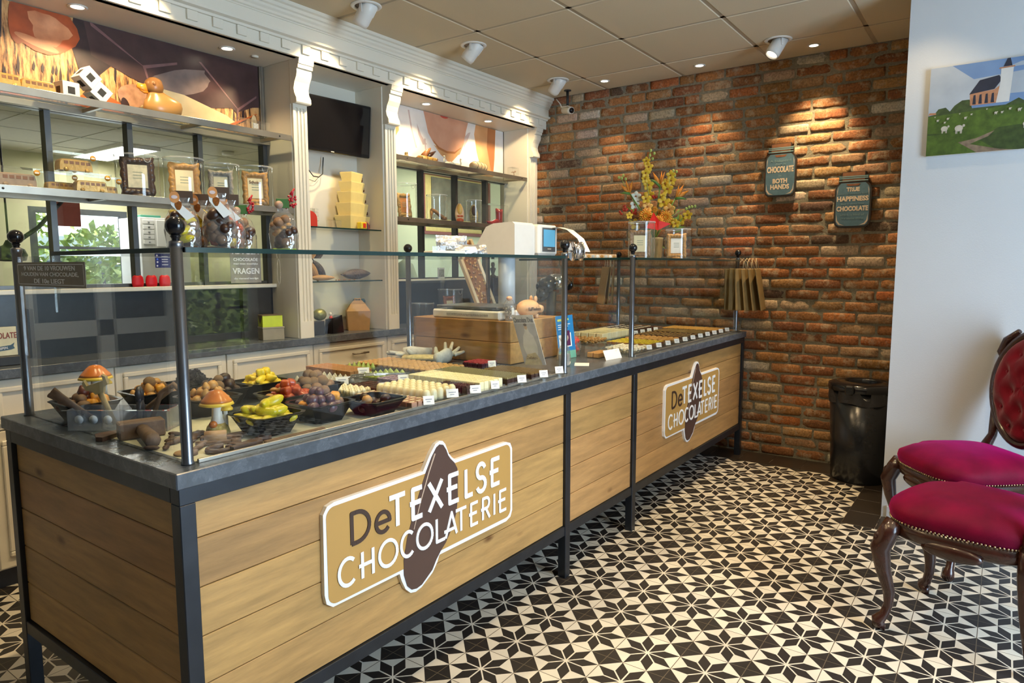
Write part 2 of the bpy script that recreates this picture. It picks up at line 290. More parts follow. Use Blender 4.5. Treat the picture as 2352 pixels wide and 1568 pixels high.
# ------------------------------------------------------------------ mesh builder
class MB:
    def __init__(s): s.v = []; s.f = []; s.mi = []; s.sm = []; s.c = {}; s.cur = 0; s.smooth = False
    def add(s, vs, fs, mi=None, smooth=None, col=None):
        o = len(s.v); s.v += [tuple(x) for x in vs]; s.f += [tuple(i+o for i in f) for f in fs]
        s.mi += [s.cur if mi is None else mi]*len(fs); s.sm += [s.smooth if smooth is None else smooth]*len(fs)
        if col is not None:
            for i in range(o, len(s.v)): s.c[i] = col
        return s
    def box(s, x0, x1, y0, y1, z0, z1, b=0, col=None, mi=None):
        if b <= 0:
            v = [(x, y, z) for z in (z0, z1) for y in (y0, y1) for x in (x0, x1)]
            f = [(0,2,3,1), (4,5,7,6), (0,1,5,4), (2,6,7,3), (0,4,6,2), (1,3,7,5)]
            return s.add(v, f, mi, False, col)
        b = min(b, (x1-x0)/2.01, (y1-y0)/2.01, (z1-z0)/2.01)   # chamfered box
        v = []; X = (x0, x1); Y = (y0, y1); Z = (z0, z1); idx = {}
        for i in (0, 1):
            for j in (0, 1):
                for k in (0, 1):
                    sx = b if i == 0 else -b; sy = b if j == 0 else -b; sz = b if k == 0 else -b
                    idx[i, j, k] = len(v)
                    v += [(X[i], Y[j]+sy, Z[k]+sz), (X[i]+sx, Y[j], Z[k]+sz), (X[i]+sx, Y[j]+sy, Z[k])]
        f = []
        g = lambda i, j, k, a: idx[i, j, k]+a
        for i in (0, 1): f.append([g(i,0,0,0), g(i,1,0,0), g(i,1,1,0), g(i,0,1,0)])
        for j in (0, 1): f.append([g(0,j,0,1), g(1,j,0,1), g(1,j,1,1), g(0,j,1,1)])
        for k in (0, 1): f.append([g(0,0,k,2), g(1,0,k,2), g(1,1,k,2), g(0,1,k,2)])
        for j in (0, 1):
            for k in (0, 1): f.append([g(0,j,k,1), g(1,j,k,1), g(1,j,k,2), g(0,j,k,2)])
        for i in (0, 1):
            for k in (0, 1): f.append([g(i,0,k,0), g(i,1,k,0), g(i,1,k,2), g(i,0,k,2)])
        for i in (0, 1):
            for j in (0, 1): f.append([g(i,j,0,0), g(i,j,1,0), g(i,j,1,1), g(i,j,0,1)])
        for i in (0, 1):
            for j in (0, 1):
                for k in (0, 1): f.append([g(i,j,k,0), g(i,j,k,1), g(i,j,k,2)])
        c = Vector(((x0+x1)/2, (y0+y1)/2, (z0+z1)/2)); ff = []
        for q in f:
            p = [Vector(v[t]) for t in q]; n = (p[1]-p[0]).cross(p[2]-p[0])
            ff.append(tuple(q) if n.dot(p[0]-c) > 0 else tuple(reversed(q)))
        return s.add(v, ff, mi, False, col)
    def loft(s, rings, cap=True, smooth=True, mi=None, close=True):
        n = len(rings[0]); v = [p for r in rings for p in r]; f = []
        for k in range(len(rings)-1):
            for i in range(n if close else n-1):
                j = (i+1) % n; f.append((k*n+i, k*n+j, (k+1)*n+j, (k+1)*n+i))
        if cap: f.append(tuple(reversed(range(n)))); f.append(tuple(range((len(rings)-1)*n, len(rings)*n)))
        return s.add(v, f, mi, smooth)
    def lathe(s, prof, n=20, c=(0, 0, 0), sx=1, sy=1, mi=None, cap=True):
        rings = [[(c[0]+r*sx*cos(2*pi*i/n), c[1]+r*sy*sin(2*pi*i/n), c[2]+z) for i in range(n)] for r, z in prof]
        return s.loft(rings, cap, True, mi)
    def cyl(s, c, r, h, n=16, r2=None, axis='z', mi=None, smooth=True):
        r2 = r if r2 is None else r2; rings = []
        for rr, t in ((r, 0), (r2, h)):
            ring = []
            for i in range(n):
                a = 2*pi*i/n; p = (rr*cos(a), rr*sin(a), t)
                if axis == 'x': p = (p[2], p[0], p[1])
                if axis == 'y': p = (p[1], p[2], p[0])
                ring.append((c[0]+p[0], c[1]+p[1], c[2]+p[2]))
            rings.append(ring)
        return s.loft(rings, True, smooth, mi)
    def ell(s, c, r, n=12, m=8, mi=None, nz=0, sc=20):
        rings = []
        for k in range(1, m):
            t = pi*k/m
            rings.append([(sin(t)*cos(2*pi*i/n), sin(t)*sin(2*pi*i/n), -cos(t)) for i in range(n)])
        v = [(0, 0, -1)]+[p for q in rings for p in q]+[(0, 0, 1)]
        out = []
        for p in v:
            k = 1+(nz*noise.noise(Vector((p[0]+c[0]*9, p[1]+c[1]*9, p[2]))*sc*0.1) if nz else 0)
            out.append((c[0]+p[0]*r[0]*k, c[1]+p[1]*r[1]*k, c[2]+p[2]*r[2]*k))
        f = [(0, 1+(i+1) % n, 1+i) for i in range(n)]
        for k in range(m-2):
            for i in range(n):
                j = (i+1) % n; f.append((1+k*n+i, 1+k*n+j, 1+(k+1)*n+j, 1+(k+1)*n+i))
        b = 1+(m-2)*n; t = len(v)-1
        f += [(b+i, b+(i+1) % n, t) for i in range(n)]
        return s.add(out, f, mi, True)
    def tube(s, pts, r, n=8, mi=None, flat=None):
        pts = [Vector(p) for p in pts]; rr = r if isinstance(r, (list, tuple)) else [r]*len(pts)
        up = Vector((0, 0, 1)); rings = []; prev = None
        for i, p in enumerate(pts):
            d = (pts[min(i+1, len(pts)-1)]-pts[max(i-1, 0)])
            if d.length < 1e-9: d = Vector((0, 0, 1))
            d.normalize()
            a = prev if prev is not None else (up if abs(d.z) < 0.95 else Vector((1, 0, 0)))
            x = a-d*a.dot(d)
            if x.length < 1e-6: x = Vector((1, 0, 0))
            x.normalize(); y = d.cross(x); prev = x
            fl = flat or 1
            rings.append([tuple(p+x*(rr[i]*cos(2*pi*k/n))+y*(rr[i]*fl*sin(2*pi*k/n))) for k in range(n)])
        return s.loft(rings, True, True, mi)
    def prism(s, poly, t0, t1, plane='xy', mi=None, col=None, smooth=False):
        def P(a, b, t): return {'xy': (a, b, t), 'xz': (a, t, b), 'yz': (t, a, b)}[plane]
        n = len(poly); v = [P(a, b, t0) for a, b in poly]+[P(a, b, t1) for a, b in poly]
        f = [tuple(range(n)), tuple(reversed(range(n, 2*n)))]+[(i, i+n, (i+1) % n+n, (i+1) % n) for i in range(n)]
        return s.add(v, f, mi, smooth, col)
    def xf(s, M, a=0, b=None):
        b = len(s.v) if b is None else b
        for i in range(a, b): s.v[i] = tuple(M @ Vector(s.v[i]))
        return s
    def n(s): return len(s.v)
    def mesh(s, name, mats):
        me = bpy.data.meshes.new(name); me.from_pydata(s.v, [], s.f)
        for mt in (mats if isinstance(mats, (list, tuple)) else [mats]): me.materials.append(mt)
        me.polygons.foreach_set('material_index', s.mi); me.polygons.foreach_set('use_smooth', s.sm)
        if s.c:
            ca = me.color_attributes.new('Col', 'FLOAT_COLOR', 'POINT')
            for i in range(len(s.v)): ca.data[i].color = (*s.c.get(i, (0.5, 0.5, 0.5)), 1)
        me.validate(); me.update()
        import bmesh
        bm = bmesh.new(); bm.from_mesh(me); bmesh.ops.recalc_face_normals(bm, faces=bm.faces); bm.to_mesh(me); bm.free()
        return me

def rr_poly(x0, x1, y0, y1, r, n=6):
    P = []
    for cx, cy, a0 in ((x1-r, y1-r, 0), (x0+r, y1-r, 90), (x0+r, y0+r, 180), (x1-r, y0+r, 270)):
        for i in range(n+1):
            a = radians(a0+90*i/n); P.append((cx+r*cos(a), cy+r*sin(a)))
    return P

def tag(o, label=None, cat=None, group=None, kind=None):
    if label: o['label'] = label
    if cat: o['category'] = cat
    if group: o['group'] = group
    if kind: o['kind'] = kind
    return o
def thing(name, label, cat, loc=(0, 0, 0), rz=0, group=None, rot=None):
    o = bpy.data.objects.new(name, None); COL.objects.link(o); o.empty_display_size = 0.05
    o.location = loc; o.rotation_euler = rot or (0, 0, rz); return tag(o, label, cat, group)
def part(name, mb, mats, parent=None, label=None, world=False):
    """one mesh object; world=True means the mesh was built in world coordinates under an unrotated parent"""
    if world:
        p = parent; off = Vector((0, 0, 0))
        while p is not None: off += Vector(p.location); p = p.parent
        mb.xf(Matrix.Translation(-off))
    o = bpy.data.objects.new(name, mb.mesh(name, mats)); COL.objects.link(o)
    if parent: o.parent = parent
    if label: o['label'] = label
    return o
def single(name, mb, mats, label, cat, loc=(0, 0, 0), rz=0, group=None, rot=None, kind=None, world=False):
    if world: mb.xf(Matrix.Translation(-Vector(loc)))
    o = bpy.data.objects.new(name, mb.mesh(name, mats)); COL.objects.link(o)
    o.location = loc; o.rotation_euler = rot or (0, 0, rz); return tag(o, label, cat, group, kind)
def struct(name, mb, mats, parent=None):
    o = bpy.data.objects.new(name, mb.mesh(name, mats)); COL.objects.link(o)
    if parent: o.parent = parent
    else: o['kind'] = 'structure'
    return o
def dup(root, loc, rz=None, label=None, group=None, scale=None, rot=None):
    def cp(o, par):
        c = o.copy(); COL.objects.link(c); c.parent = par
        for ch in KIDS.get(o.name, None) or [x for x in o.children]: cp(ch, c)
        return c
    r = cp(root, None); r.location = loc
    if rz is not None: r.rotation_euler = (0, 0, rz)
    if rot is not None: r.rotation_euler = rot
    if scale is not None: r.scale = (scale,)*3 if isinstance(scale, (int, float)) else scale
    if label: r['label'] = label
    if group: r['group'] = group
    return r
KIDS = {}
def text(body, size, mats, origin, right, up, name='lettering', parent=None, width=None, height=None, align='CENTER', bold=0.0, thick=0.0006, rootloc=None):
    """lettering laid on a plane; converted to a real mesh"""
    cu = bpy.data.curves.new(name, 'FONT'); cu.body = body; cu.size = size; cu.align_x = align; cu.align_y = 'CENTER'
    cu.extrude = thick; cu.offset = bold; cu.resolution_u = 3
    to = bpy.data.objects.new(name, cu); COL.objects.link(to)
    dg = bpy.context.evaluated_depsgraph_get(); me = bpy.data.meshes.new_from_object(to.evaluated_get(dg))
    bpy.data.objects.remove(to); me.name = name
    xs = [v.co.x for v in me.vertices]; ys = [v.co.y for v in me.vertices]
    if xs:
        sx = width/(max(xs)-min(xs)) if width else 1; sy = height/(max(ys)-min(ys)) if height else (sx if width and not height else 1)
        if width and not height: sy = min(sx, 1.0)
        cx = (max(xs)+min(xs))/2; cy = (max(ys)+min(ys))/2
        for v in me.vertices: v.co.x = (v.co.x-cx)*sx if align == 'CENTER' else v.co.x*sx; v.co.y = (v.co.y-cy)*sy
    r = Vector(right).normalized(); u = Vector(up).normalized(); n = r.cross(u)
    o3 = Vector(origin)-(Vector(rootloc) if rootloc is not None else Vector((0, 0, 0)))
    M4 = Matrix((r, u, n)).transposed().to_4x4(); M4.translation = o3
    me.transform(M4)
    me.materials.clear(); me.materials.append(mats)
    o = bpy.data.objects.new(name, me); COL.objects.link(o)
    if parent: o.parent = parent
    return o

# ------------------------------------------------------------------ room shell
CZ = 2.83; BX = 4.36
mb = MB(); mb.box(-3.2, 7.2, -4.4, 6.2, -0.12, 0); struct('floor', mb, star)
# dark plain border tiles along the brick wall and round the white pier, with grout gaps
mb = MB()
def tiles(x0, x1, y0, y1, px, py):
    nx = max(1, round((x1-x0)/px)); ny = max(1, round((y1-y0)/py)); dx = (x1-x0)/nx; dy = (y1-y0)/ny
    for i in range(nx):
        for j in range(ny):
            mb.box(x0+i*dx+.0012, x0+(i+1)*dx-.0012, y0+j*dy+.0012, y0+(j+1)*dy-.0012, 0, 0.0025, 0.0008)
tiles(4.0864, 4.36, -0.6517, 1.9, 0.27, 0.2148); tiles(3.94, 4.36, -0.8665, -0.6517, 0.2148, 0.2148)
tiles(3.19, 4.36, -1.03, -0.8665, 0.2148, 0.17); tiles(3.19, 3.42, -4.2, -1.03, 0.23, 0.2148)
struct('trim_1', mb, dark_tile)

# ceiling of the shop: tile field as one slab, T-rails as trim
mb = MB(); mb.box(-3.2, BX, -4.4, 2.2, CZ+.012, CZ+.1); struct('ceiling', mb, ceil_tile)
mb = MB(); US = 0.652; UX = 3.96; UY = 1.22
def ctiles():
    i0 = math.floor((-3.2-UX)/US); i1 = math.ceil((BX-UX)/US)
    for i in range(i0, i1):
        for j in range(-9, 2):
            x0 = max(-3.2, UX+i*US); x1 = min(BX, UX+(i+1)*US); y0 = max(-4.2, UY+(j-0)*US); y1 = min(2.2, UY+(j+1)*US)
            if x1-x0 > .05 and y1-y0 > .05: mb.box(x0+.012, x1-.012, y0+.012, y1-.012, CZ, CZ+.02, .004)
ctiles(); struct('ceiling_tiles', mb, ceil_tile)['kind'] = 'structure'
mb = MB()
for i in range(-11, 1): mb.box(UX+i*US-.014, UX+i*US+.014, -4.2, 2.2, CZ+.004, CZ+.014)
for j in range(-8, 3):
    if UY+j*US < 2.1: mb.box(-3.2, BX, UY+j*US-.014, UY+j*US+.014, CZ+.004, CZ+.0135)
struct('trim_2', mb, ceil_rail)

# brick wall at the far end (real bricks standing proud of a mortar bed)
mb = MB(); mb.box(BX+.007, BX+.16, -1.2, 2.2, 0, CZ+.1); struct('wall_far_bed', mb, mortar)
mb = MB(); mb.smooth = True
PAL = [(0.33,0.14,0.050)]*6+[(0.38,0.17,0.06)]*6+[(0.27,0.105,0.042)]*5+[(0.40,0.21,0.085)]*4+[(0.36,0.20,0.105)]*3+[(0.42,0.14,0.045)]*2+[(0.48,0.36,0.24)]*2+[(0.12,0.07,0.045)]+[(0.58,0.50,0.40)]
CH = 0.0767; BL = 0.236
rb = random.Random(21)
for k in range(37):
    z = .004+CH*(k+.5); off = (k % 2)*BL/2+rb.uniform(-.02, .02); y = -1.06-off
    while y < 2.2:
        l = BL+rb.uniform(-.022, .018)
        if rb.random() < .08: l = BL*.52
        y0 = max(y, -1.05); y1 = min(y+l-.011, 2.2); y += l
        if y1-y0 < .03: continue
        h = (CH-.0125)/2; cy = (y0+y1)/2; L = (y1-y0)/2; tilt = rb.uniform(-.012, .012); pro = rb.uniform(-.004, .005)
        base = rb.choice(PAL); j = rb.uniform(.8, 1.2); base = tuple(min(1, c*j*rb.uniform(.94, 1.06)) for c in base)
        US_ = (-1, -.985, -.7, -.35, 0, .35, .7, .985, 1); VS_ = (-1, -.94, -.5, 0, .5, .94, 1); nu, nv = 9, 7; o = mb.n(); vs = []; fs = []
        se = Vector((rb.uniform(0, 99), rb.uniform(0, 99), 0))
        for b_ in range(nv):
            for a_ in range(nu):
                u = US_[a_]; v = VS_[b_]
                ed = max(abs(u)**14, abs(v)**6)
                nn = noise.noise(Vector((u*2.2, v*1.5, 0))+se); n2 = noise.noise(Vector((u*5, v*3, 3))+se)
                px = BX-pro+.006*ed+.0045*nn+.003*n2
                if a_ in (0, nu-1) or b_ in (0, nv-1): px = BX+.016
                rnd = 1-.04*abs(u*v)**3
                vs.append((px, cy+u*L*rnd+.004*n2, z+v*h*(1-.06*abs(u)**6)+.004*noise.noise(Vector((u*3, v, 7))+se)+tilt*u*L))
        for b_ in range(nv-1):
            for a_ in range(nu-1):
                q = b_*nu+a_; fs.append((q, q+nu, q+nu+1, q+1))
        mb.add(vs, fs, 0, True, base)
struct('wall_far', mb, brick)

# white pier / wall on the right with the canvas
mb = MB(); mb.box(3.42, 4.36, -4.2, -1.03, 0, CZ+.1); struct('wall_right', mb, wall_white)
mb = MB(); mb.box(3.405, 3.42, -4.2, -1.055, 0, .07, .003); struct('baseboard_right', mb, wall_white)
# front wall with shop window and glass door
mb = MB()
mb.box(-3.2, .3, -4.32, -4.2, 0, CZ+.1); mb.box(.3, 2.1, -4.32, -4.2, 0, .28); mb.box(.3, 2.1, -4.32, -4.2, 2.55, CZ+.1)
mb.box(2.1, 2.36, -4.32, -4.2, 0, CZ+.1); mb.box(2.36, 3.16, -4.32, -4.2, 2.4, CZ+.1); mb.box(3.16, 3.42, -4.32, -4.2, 0, CZ+.1)
struct('wall_front', mb, wall_dark)
mb = MB()
for x in (.3, 1.17, 2.04): mb.box(x, x+.06, -4.29, -4.23, .28, 2.55)
mb.box(.3, 2.1, -4.29, -4.23, .28, .34); mb.box(.3, 2.1, -4.29, -4.23, 2.49, 2.55)
w = struct('window_1', mb, black_matt)
mb = MB(); mb.box(.32, 2.08, -4.262, -4.256, .3, 2.53); struct('window_pane', mb, pane, w)
mb = MB()
mb.box(2.36, 2.44, -4.29, -4.23, .02, 2.4); mb.box(3.08, 3.16, -4.29, -4.23, .02, 2.4); mb.box(2.44, 3.08, -4.29, -4.23, .02, .62); mb.box(2.44, 3.08, -4.29, -4.23, 2.3, 2.4)
mb.box(2.44, 3.08, -4.285, -4.235, .72, .78)
dr = struct('door_1', mb, white_paint)
mb = MB(); mb.box(2.44, 3.08, -4.262, -4.256, .78, 2.3); struct('door_pane', mb, pane, dr)
mb = MB(); mb.tube([(2.98, -4.17, 1.02), (2.80, -4.17, 1.02)], .011, 8); mb.tube([(2.98, -4.23, 1.02), (2.98, -4.165, 1.02)], .012, 8); struct('door_handle', mb, black_matt, dr)
# solid unseen left wall, coloured dark to limit bounce light
mb = MB(); mb.box(-3.12, -3.0, -4.2, 2.2, 0, CZ+.1); struct('wall_left', mb, wall_dark)

# back wall around the shelving bays (left of the joinery, above it, and the niche)
YB = 2.16
mb = MB()
mb.box(-3.0, -1.12, YB, YB+.1, 0, CZ+.1); mb.box(-1.12, -.28, YB, YB+.1, 2.1, CZ+.1); mb.box(-.28, .21, YB, YB+.1, 0, CZ+.1)
mb.box(.21, BX, YB, YB+.1, 2.62, CZ+.1); mb.box(.21, 1.82, YB+.012, YB+.1, 2.16, 2.62); mb.box(2.62, 4.28, YB+.012, YB+.1, 2.16, 2.62)
mb.box(1.82, 2.56, YB, YB+.1, 0, 2.62); mb.box(.21, 1.82, YB, YB+.1, 0, 1.285); mb.box(2.56, BX, YB, YB+.1, 0, 1.285); mb.box(4.28, BX, YB, YB+.1, 1.285, 2.62)
struct('wall_back', mb, wall_ivory)
mb = MB()   # dark splashback panels between worktop and sill
mb.box(.21, 1.778, YB-.014, YB-.001, .967, 1.27); mb.box(2.61, 4.20, YB-.014, YB-.001, .967, 1.285); struct('trim_3', mb, mat('splash_navy', (0.020, 0.024, 0.030), 0.3, var=.2))
mb = MB(); mb.box(.21, 1.778, YB-.06, YB, 1.27, 1.292, .003); mb.box(2.61, 4.20, YB-.03, YB, 1.285, 1.30, .003); struct('trim_4', mb, white_paint)
# white panelled door in the back wall, left of the bays
mb = MB(); x0, x1 = -1.12, -.28
mb.box(x0, x0+.11, YB+.02, YB+.06, 0, 2.1); mb.box(x1-.11, x1, YB+.02, YB+.06, 0, 2.1); mb.box(x0+.11, x1-.11, YB+.02, YB+.06, 0, .28); mb.box(x0+.11, x1-.11, YB+.02, YB+.06, 1.98, 2.1)
mb.box(-.74, -.66, YB+.02, YB+.06, .28, 1.98); mb.box(x0+.11, x1-.11, YB+.02, YB+.06, 1.05, 1.13)
d2 = struct('door_2', mb, white_paint)
mb = MB(); mb.box(x0+.1, x1-.1, YB+.035, YB+.04, .27, 1.99); struct('door_pane', mb, black_gloss, d2)
mb = MB(); mb.tube([(-.34, YB+.02, .98), (-.34, YB-.04, .98), (-.34, YB-.04, 1.2), (-.34, YB+.02, 1.2)], .01, 8); struct('door_handle', mb, black_matt, d2)

# glazed partitions with steel bars in the two bays
def glazing(idx, x0, x1, bars, sideframe):
    mb = MB()
    for x in bars: mb.box(x-.013, x+.013, YB-.02, YB+.03, 1.292, 2.14)
    mb.box(x0, x1, YB-.01, YB+.03, 2.115, 2.14); mb.box(x0, x1, YB-.01, YB+.03, 1.292, 1.31)
    w = struct('window_%d' % idx, mb, steel_bar)
    mb = MB(); mb.box(x0, x1, YB+.006, YB+.011, 1.3, 2.13); struct('window_pane', mb, pane, w)
    return w
glazing(2, .21, 1.778, (.225, .605, .975, 1.35, 1.76), True)
glazing(3, 2.61, 4.2, (2.70, 3.13, 3.53, 3.93), True)
# soffit boxes of the bays and the cornice
mb = MB()
mb.box(-3.0, BX, 1.83, YB+.1, 2.575, 2.60); mb.box(-3.0, BX, 1.83, 1.86, 2.575, CZ); struct('trim_5', mb, white_paint)
prof = [(1.84, 2.83), (1.735, 2.83), (1.735, 2.812), (1.748, 2.806), (1.750, 2.790), (1.760, 2.784), (1.763, 2.772), (1.772, 2.762), (1.774, 2.750), (1.784, 2.745), (1.784, 2.740), (1.790, 2.738), (1.790, 2.680), (1.772, 2.676), (1.774, 2.664), (1.796, 2.658), (1.800, 2.646), (1.815, 2.646), (1.815, 2.577), (1.84, 2.575)]
mb = MB(); mb.prism(prof, -3.0, BX-.004, 'yz'); struct('trim_6', mb, white_paint)
mb = MB(); x = 1.525-.1353*28
while x < 4.33:
    mb.box(x, x+.056, 1.802, 1.8155, 2.598, 2.6455, .002); x += .1353
struct('trim_7', mb, white_paint)
# divider panels (thick uprights between the bays)
def upright(x0, x1, n):
    mb = MB(); mb.box(x0, x1, 1.905, YB, .967, 2.575, .002); struct('trim_%d' % n, mb, white_paint)
upright(.10, .205, 8); upright(1.778, 1.88, 9); upright(2.495, 2.605, 10); upright(4.20, 4.355, 11)

# fluted pilasters with scroll corbels
def pilaster(x0, x1, label):
    t = thing('pilaster', label, 'pilaster', ((x0+x1)/2, 1.905, .967), 0, 'fluted white pilasters of the back wall'); w = x1-x0; hw = w/2
    mb = MB(); fl = w*.13; n = 3; poly = [(-hw, 0), (-hw, -.018)]
    for i in range(n):
        c = -hw+w*(.26+.24*i); r = w*.075
        poly += [(c-r, -.018), (c-r*.7, -.011), (c, -.007), (c+r*.7, -.011), (c+r, -.018)]
    poly += [(hw, -.018), (hw, 0)]
    mb.prism(poly, .10, 1.345, 'xy'); mb.box(-hw, hw, -.018, 0, 0, .10); mb.box(-hw, hw, -.018, 0, 1.345, 1.385)
    part('shaft', mb, white_paint, t)
    mb = MB(); pr = [(0, 1.365), (-.052, 1.365), (-.057, 1.372), (-.055, 1.395), (-.040, 1.42), (-.034, 1.45), (-.045, 1.485), (-.062, 1.512), (-.068, 1.535), (-.066, 1.552), (-.078, 1.556), (-.080, 1.575), (-.086, 1.578), (-.092, 1.608), (0, 1.608)]
    mb.prism(pr, -hw-.003, hw+.003, 'yz'); part('corbel', mb, white_paint, t)
    return t
pilaster(.105, .203, 'white fluted pilaster with a scroll corbel hidden at the left end of the shelving')
pilaster(1.780, 1.878, 'white fluted pilaster with scroll corbel between the food mural and the television')
pilaster(2.505, 2.603, 'white fluted pilaster with scroll corbel between the television and the portrait mural')
pilaster(4.21, 4.305, 'white fluted pilaster with shaded scroll corbel beside the brick wall')

# ------------------------------------------------------------------ back cabinets and worktop
mb = MB(); mb.box(-1.0+1.2, 4.355, 1.88, YB-.0145, .925, .967, .002)
single('stone_worktop', mb, stone, 'long dark grey stone worktop on the white back cabinets', 'worktop', (.2, 1.88, .925), world=True)
def moulding(mb, x0, x1, z0, z1, y, t=.014, w=.022):
    for (a, b, c, d) in ((x0, x1, z0, z0+w), (x0, x1, z1-w, z1), (x0, x0+w, z0+w, z1-w), (x1-w, x1, z0+w, z1-w)):
        mb.box(a, b, y-t, y, c, d, .004)
xs = [.21, .725, 1.305, 1.885, 2.505, 3.12, 3.74, 4.35]
cl = ['white cabinet with moulded door under the worktop, leftmost beside the counter end', 'white cabinet behind the mushrooms and black bowls, second from the left', 'white cabinet with moulded drawer front behind the yellow fruit bowl',
      'white cabinet with a pewter bar handle behind the milk chocolate slab', 'white cabinet with moulded front behind the black case post and wooden till stand', 'white cabinet hidden mostly behind the wooden till stand', 'white cabinet by the brick wall behind the till']
for i in range(7):
    a, b = xs[i], xs[i+1]; t = thing('base_cabinet', cl[i], 'cabinet', ((a+b)/2, 1.93, 0), 0, 'white base cabinets under the back worktop')
    mb = MB(); mb.box(a, b, 1.93, 2.14, .09, .925); mb.box(a, b, 1.965, 2.14, 0, .09, mi=1); part('body', mb, [white_paint, black_matt], t, world=True)
    mb = MB(); mb.box(a+.003, b-.003, 1.908, 1.93, .10, .70, .003); moulding(mb, a+.04, b-.04, .15, .66, 1.908); dd = part('door', mb, white_paint, t, world=True)
    mb = MB(); mb.box(a+.003, b-.003, 1.908, 1.93, .706, .918, .003); moulding(mb, a+.035, b-.035, .732, .888, 1.908); dw = part('drawer', mb, white_paint, t, world=True)
    if i >= 3:
        c = (a+b)/2+.05; mb = MB(); mb.tube([(c-.065, 1.882, .832), (c+.065, 1.882, .832)], .006, 10)
        for s_ in (-.05, .05): mb.tube([(c+s_, 1.882, .832), (c+s_, 1.909, .832)], .0045, 8)
        part('handle', mb, pewter, dw, world=True)

# ------------------------------------------------------------------ shop counter
CL, CD, CH_ = 4.2534, 1.0685, .92
mb = MB(); mb.box(0, CL, 0, CD, .8804, CH_, .0025)
single('stone_countertop', mb, stone, 'dark grey stone countertop of the long chocolate counter, with painted-in sky blue', 'countertop', (0, 0, .8804), world=True)
ct = thing('display_counter', 'long oak-planked shop counter with black steel frame, nearest the camera', 'counter', (0, 0, 0))
mb = MB()
e = .008
for y0 in (e, CD-e-.04): mb.box(e, CL-e, y0, y0+.04, .840, .8802, .0015)
for x0 in (e, CL-e-.04): mb.box(x0, x0+.04, e+.04, CD-e-.04, .840, .8802, .0015)
part('top_rail', mb, steel_black, ct)
mb = MB()
for y0 in (e+.004, CD-e-.044): mb.box(e+.04, CL-e-.04, y0, y0+.036, .198, .240, .0015)
for x0 in (e+.002, CL-e-.042): mb.box(x0, x0+.036, e+.04, CD-e-.04, .198, .240, .0015)
part('bottom_rail', mb, steel_black, ct)
LX = [e, 1.737, 2.410, CL-e-.04]
for x0 in LX:
    for y0 in (e, CD-e-.04):
        mb = MB(); mb.box(x0, x0+.04, y0, y0+.04, 0, .840, .002); part('leg', mb, steel_black, ct)
rw = random.Random(5)
def planks(mb, a0, a1, z0, z1, face, depth, axis, zs):
    for k in range(len(zs)-1):
        j = rw.uniform(.86, 1.12); base = (0.47*j, 0.262*j*rw.uniform(.95, 1.05), 0.092*j)
        if axis == 'x': mb.box(a0, a1, face, face+depth, zs[k]+.0016, zs[k+1]-.0004, .0022, base)
        else: mb.box(face, face+depth, a0, a1, zs[k]+.0016, zs[k+1]-.0004, .0022, base)
ZS = [.240, .370, .495, .620, .745, .840]
for (a0, a1) in ((LX[0]+.04, LX[1]), (LX[1]+.04, LX[2]), (LX[2]+.04, LX[3])):
    for face in (.022, CD-.044):
        mb = MB(); planks(mb, a0, a1, .24, .84, face, .02, 'x', ZS); part('wood_panel', mb, oak, ct)
for face in (.022, CL-.044):
    mb = MB(); planks(mb, e+.04, CD-e-.04, .24, .84, face, .02, 'y', ZS); part('wood_panel', mb, oak_y, ct)

# logo signs fixed to the counter front (built once in panel coordinates, x right, z up)
def strokes(mb, lines, box, w, y0, y1):
    x0, x1, z0, z1 = box; sx = (x1-x0)-w; sz = (z1-z0)-w; y0_, k_ = y0, 0
    for ln in lines:
        P = [Vector((x0+w/2+p[0]*sx, z0+w/2+p[1]*sz)) for p in ln]
        for a, b in zip(P[:-1], P[1:]):
            d = (b-a).normalized()*(w/2); n = Vector((-d.y, d.x)); e0 = a-d*.15; e1 = b+d*.15
            k_ += 1; mb.prism([tuple(e0+n), tuple(e0-n), tuple(e1-n), tuple(e1+n)], y0_-k_*2.5e-5, y1, 'xz')
        for p in P[1:-1]:
            k_ += 1; y0 = y0_-k_*2.5e-5
            mb.prism([(p.x+w/2*cos(k*pi/5), p.y+w/2*sin(k*pi/5)) for k in range(10)], y0, y1, 'xz')
def arc(cx, cy, rx, ry, a0, a1, n=18): return [(cx+rx*cos(radians(a0+(a1-a0)*i/n)), cy+ry*sin(radians(a0+(a1-a0)*i/n))) for i in range(n+1)]
GL = {'T': [[(0, 1), (1, 1)], [(.5, 1), (.5, 0)]],
 'E': [[(1, 1), (.14, 1), (.14, 0), (1, 0)], [(-.12, .53), (.86, .53)]],
 'X': [[(0, 1), (1, 0)], [(1, 1), (0, 0)]], 'L': [[(.05, 1), (.05, 0), (1, 0)]],
 'S': [arc(.5, .745, .46, .255, 20, 270, 14)+arc(.5, .25, .48, .25, 90, -160, 14)],
 'C': [arc(.55, .5, .55, .5, 48, 312)], 'O': [arc(.5, .5, .5, .5, 0, 360, 28)],
 'H': [[(.12, 1), (.12, 0)], [(1, 1), (1, 0)], [(-.15, .5), (1, .5)]],
 'A': [[(0, -.02), (.55, 1), (1, 0)], [(-.12, .27), (.8, .27)]],
 'R': [[(.14, 0), (.14, 1), (.6, 1)]+arc(.6, .75, .34, .25, 90, -90, 10)+[(-.1, .5)], [(.5, .5), (1, 0)]],
 'I': [[(.5, 1), (.5, 0)]], 'D': [[(0, 0), (0, 1)]+arc(.3, .5, .7, .5, 90, -90, 16)+[(0, 0)]],
 'e': [[(.04, .5), (.97, .5)]+arc(.5, .5, .48, .5, 0, 318, 22)]}
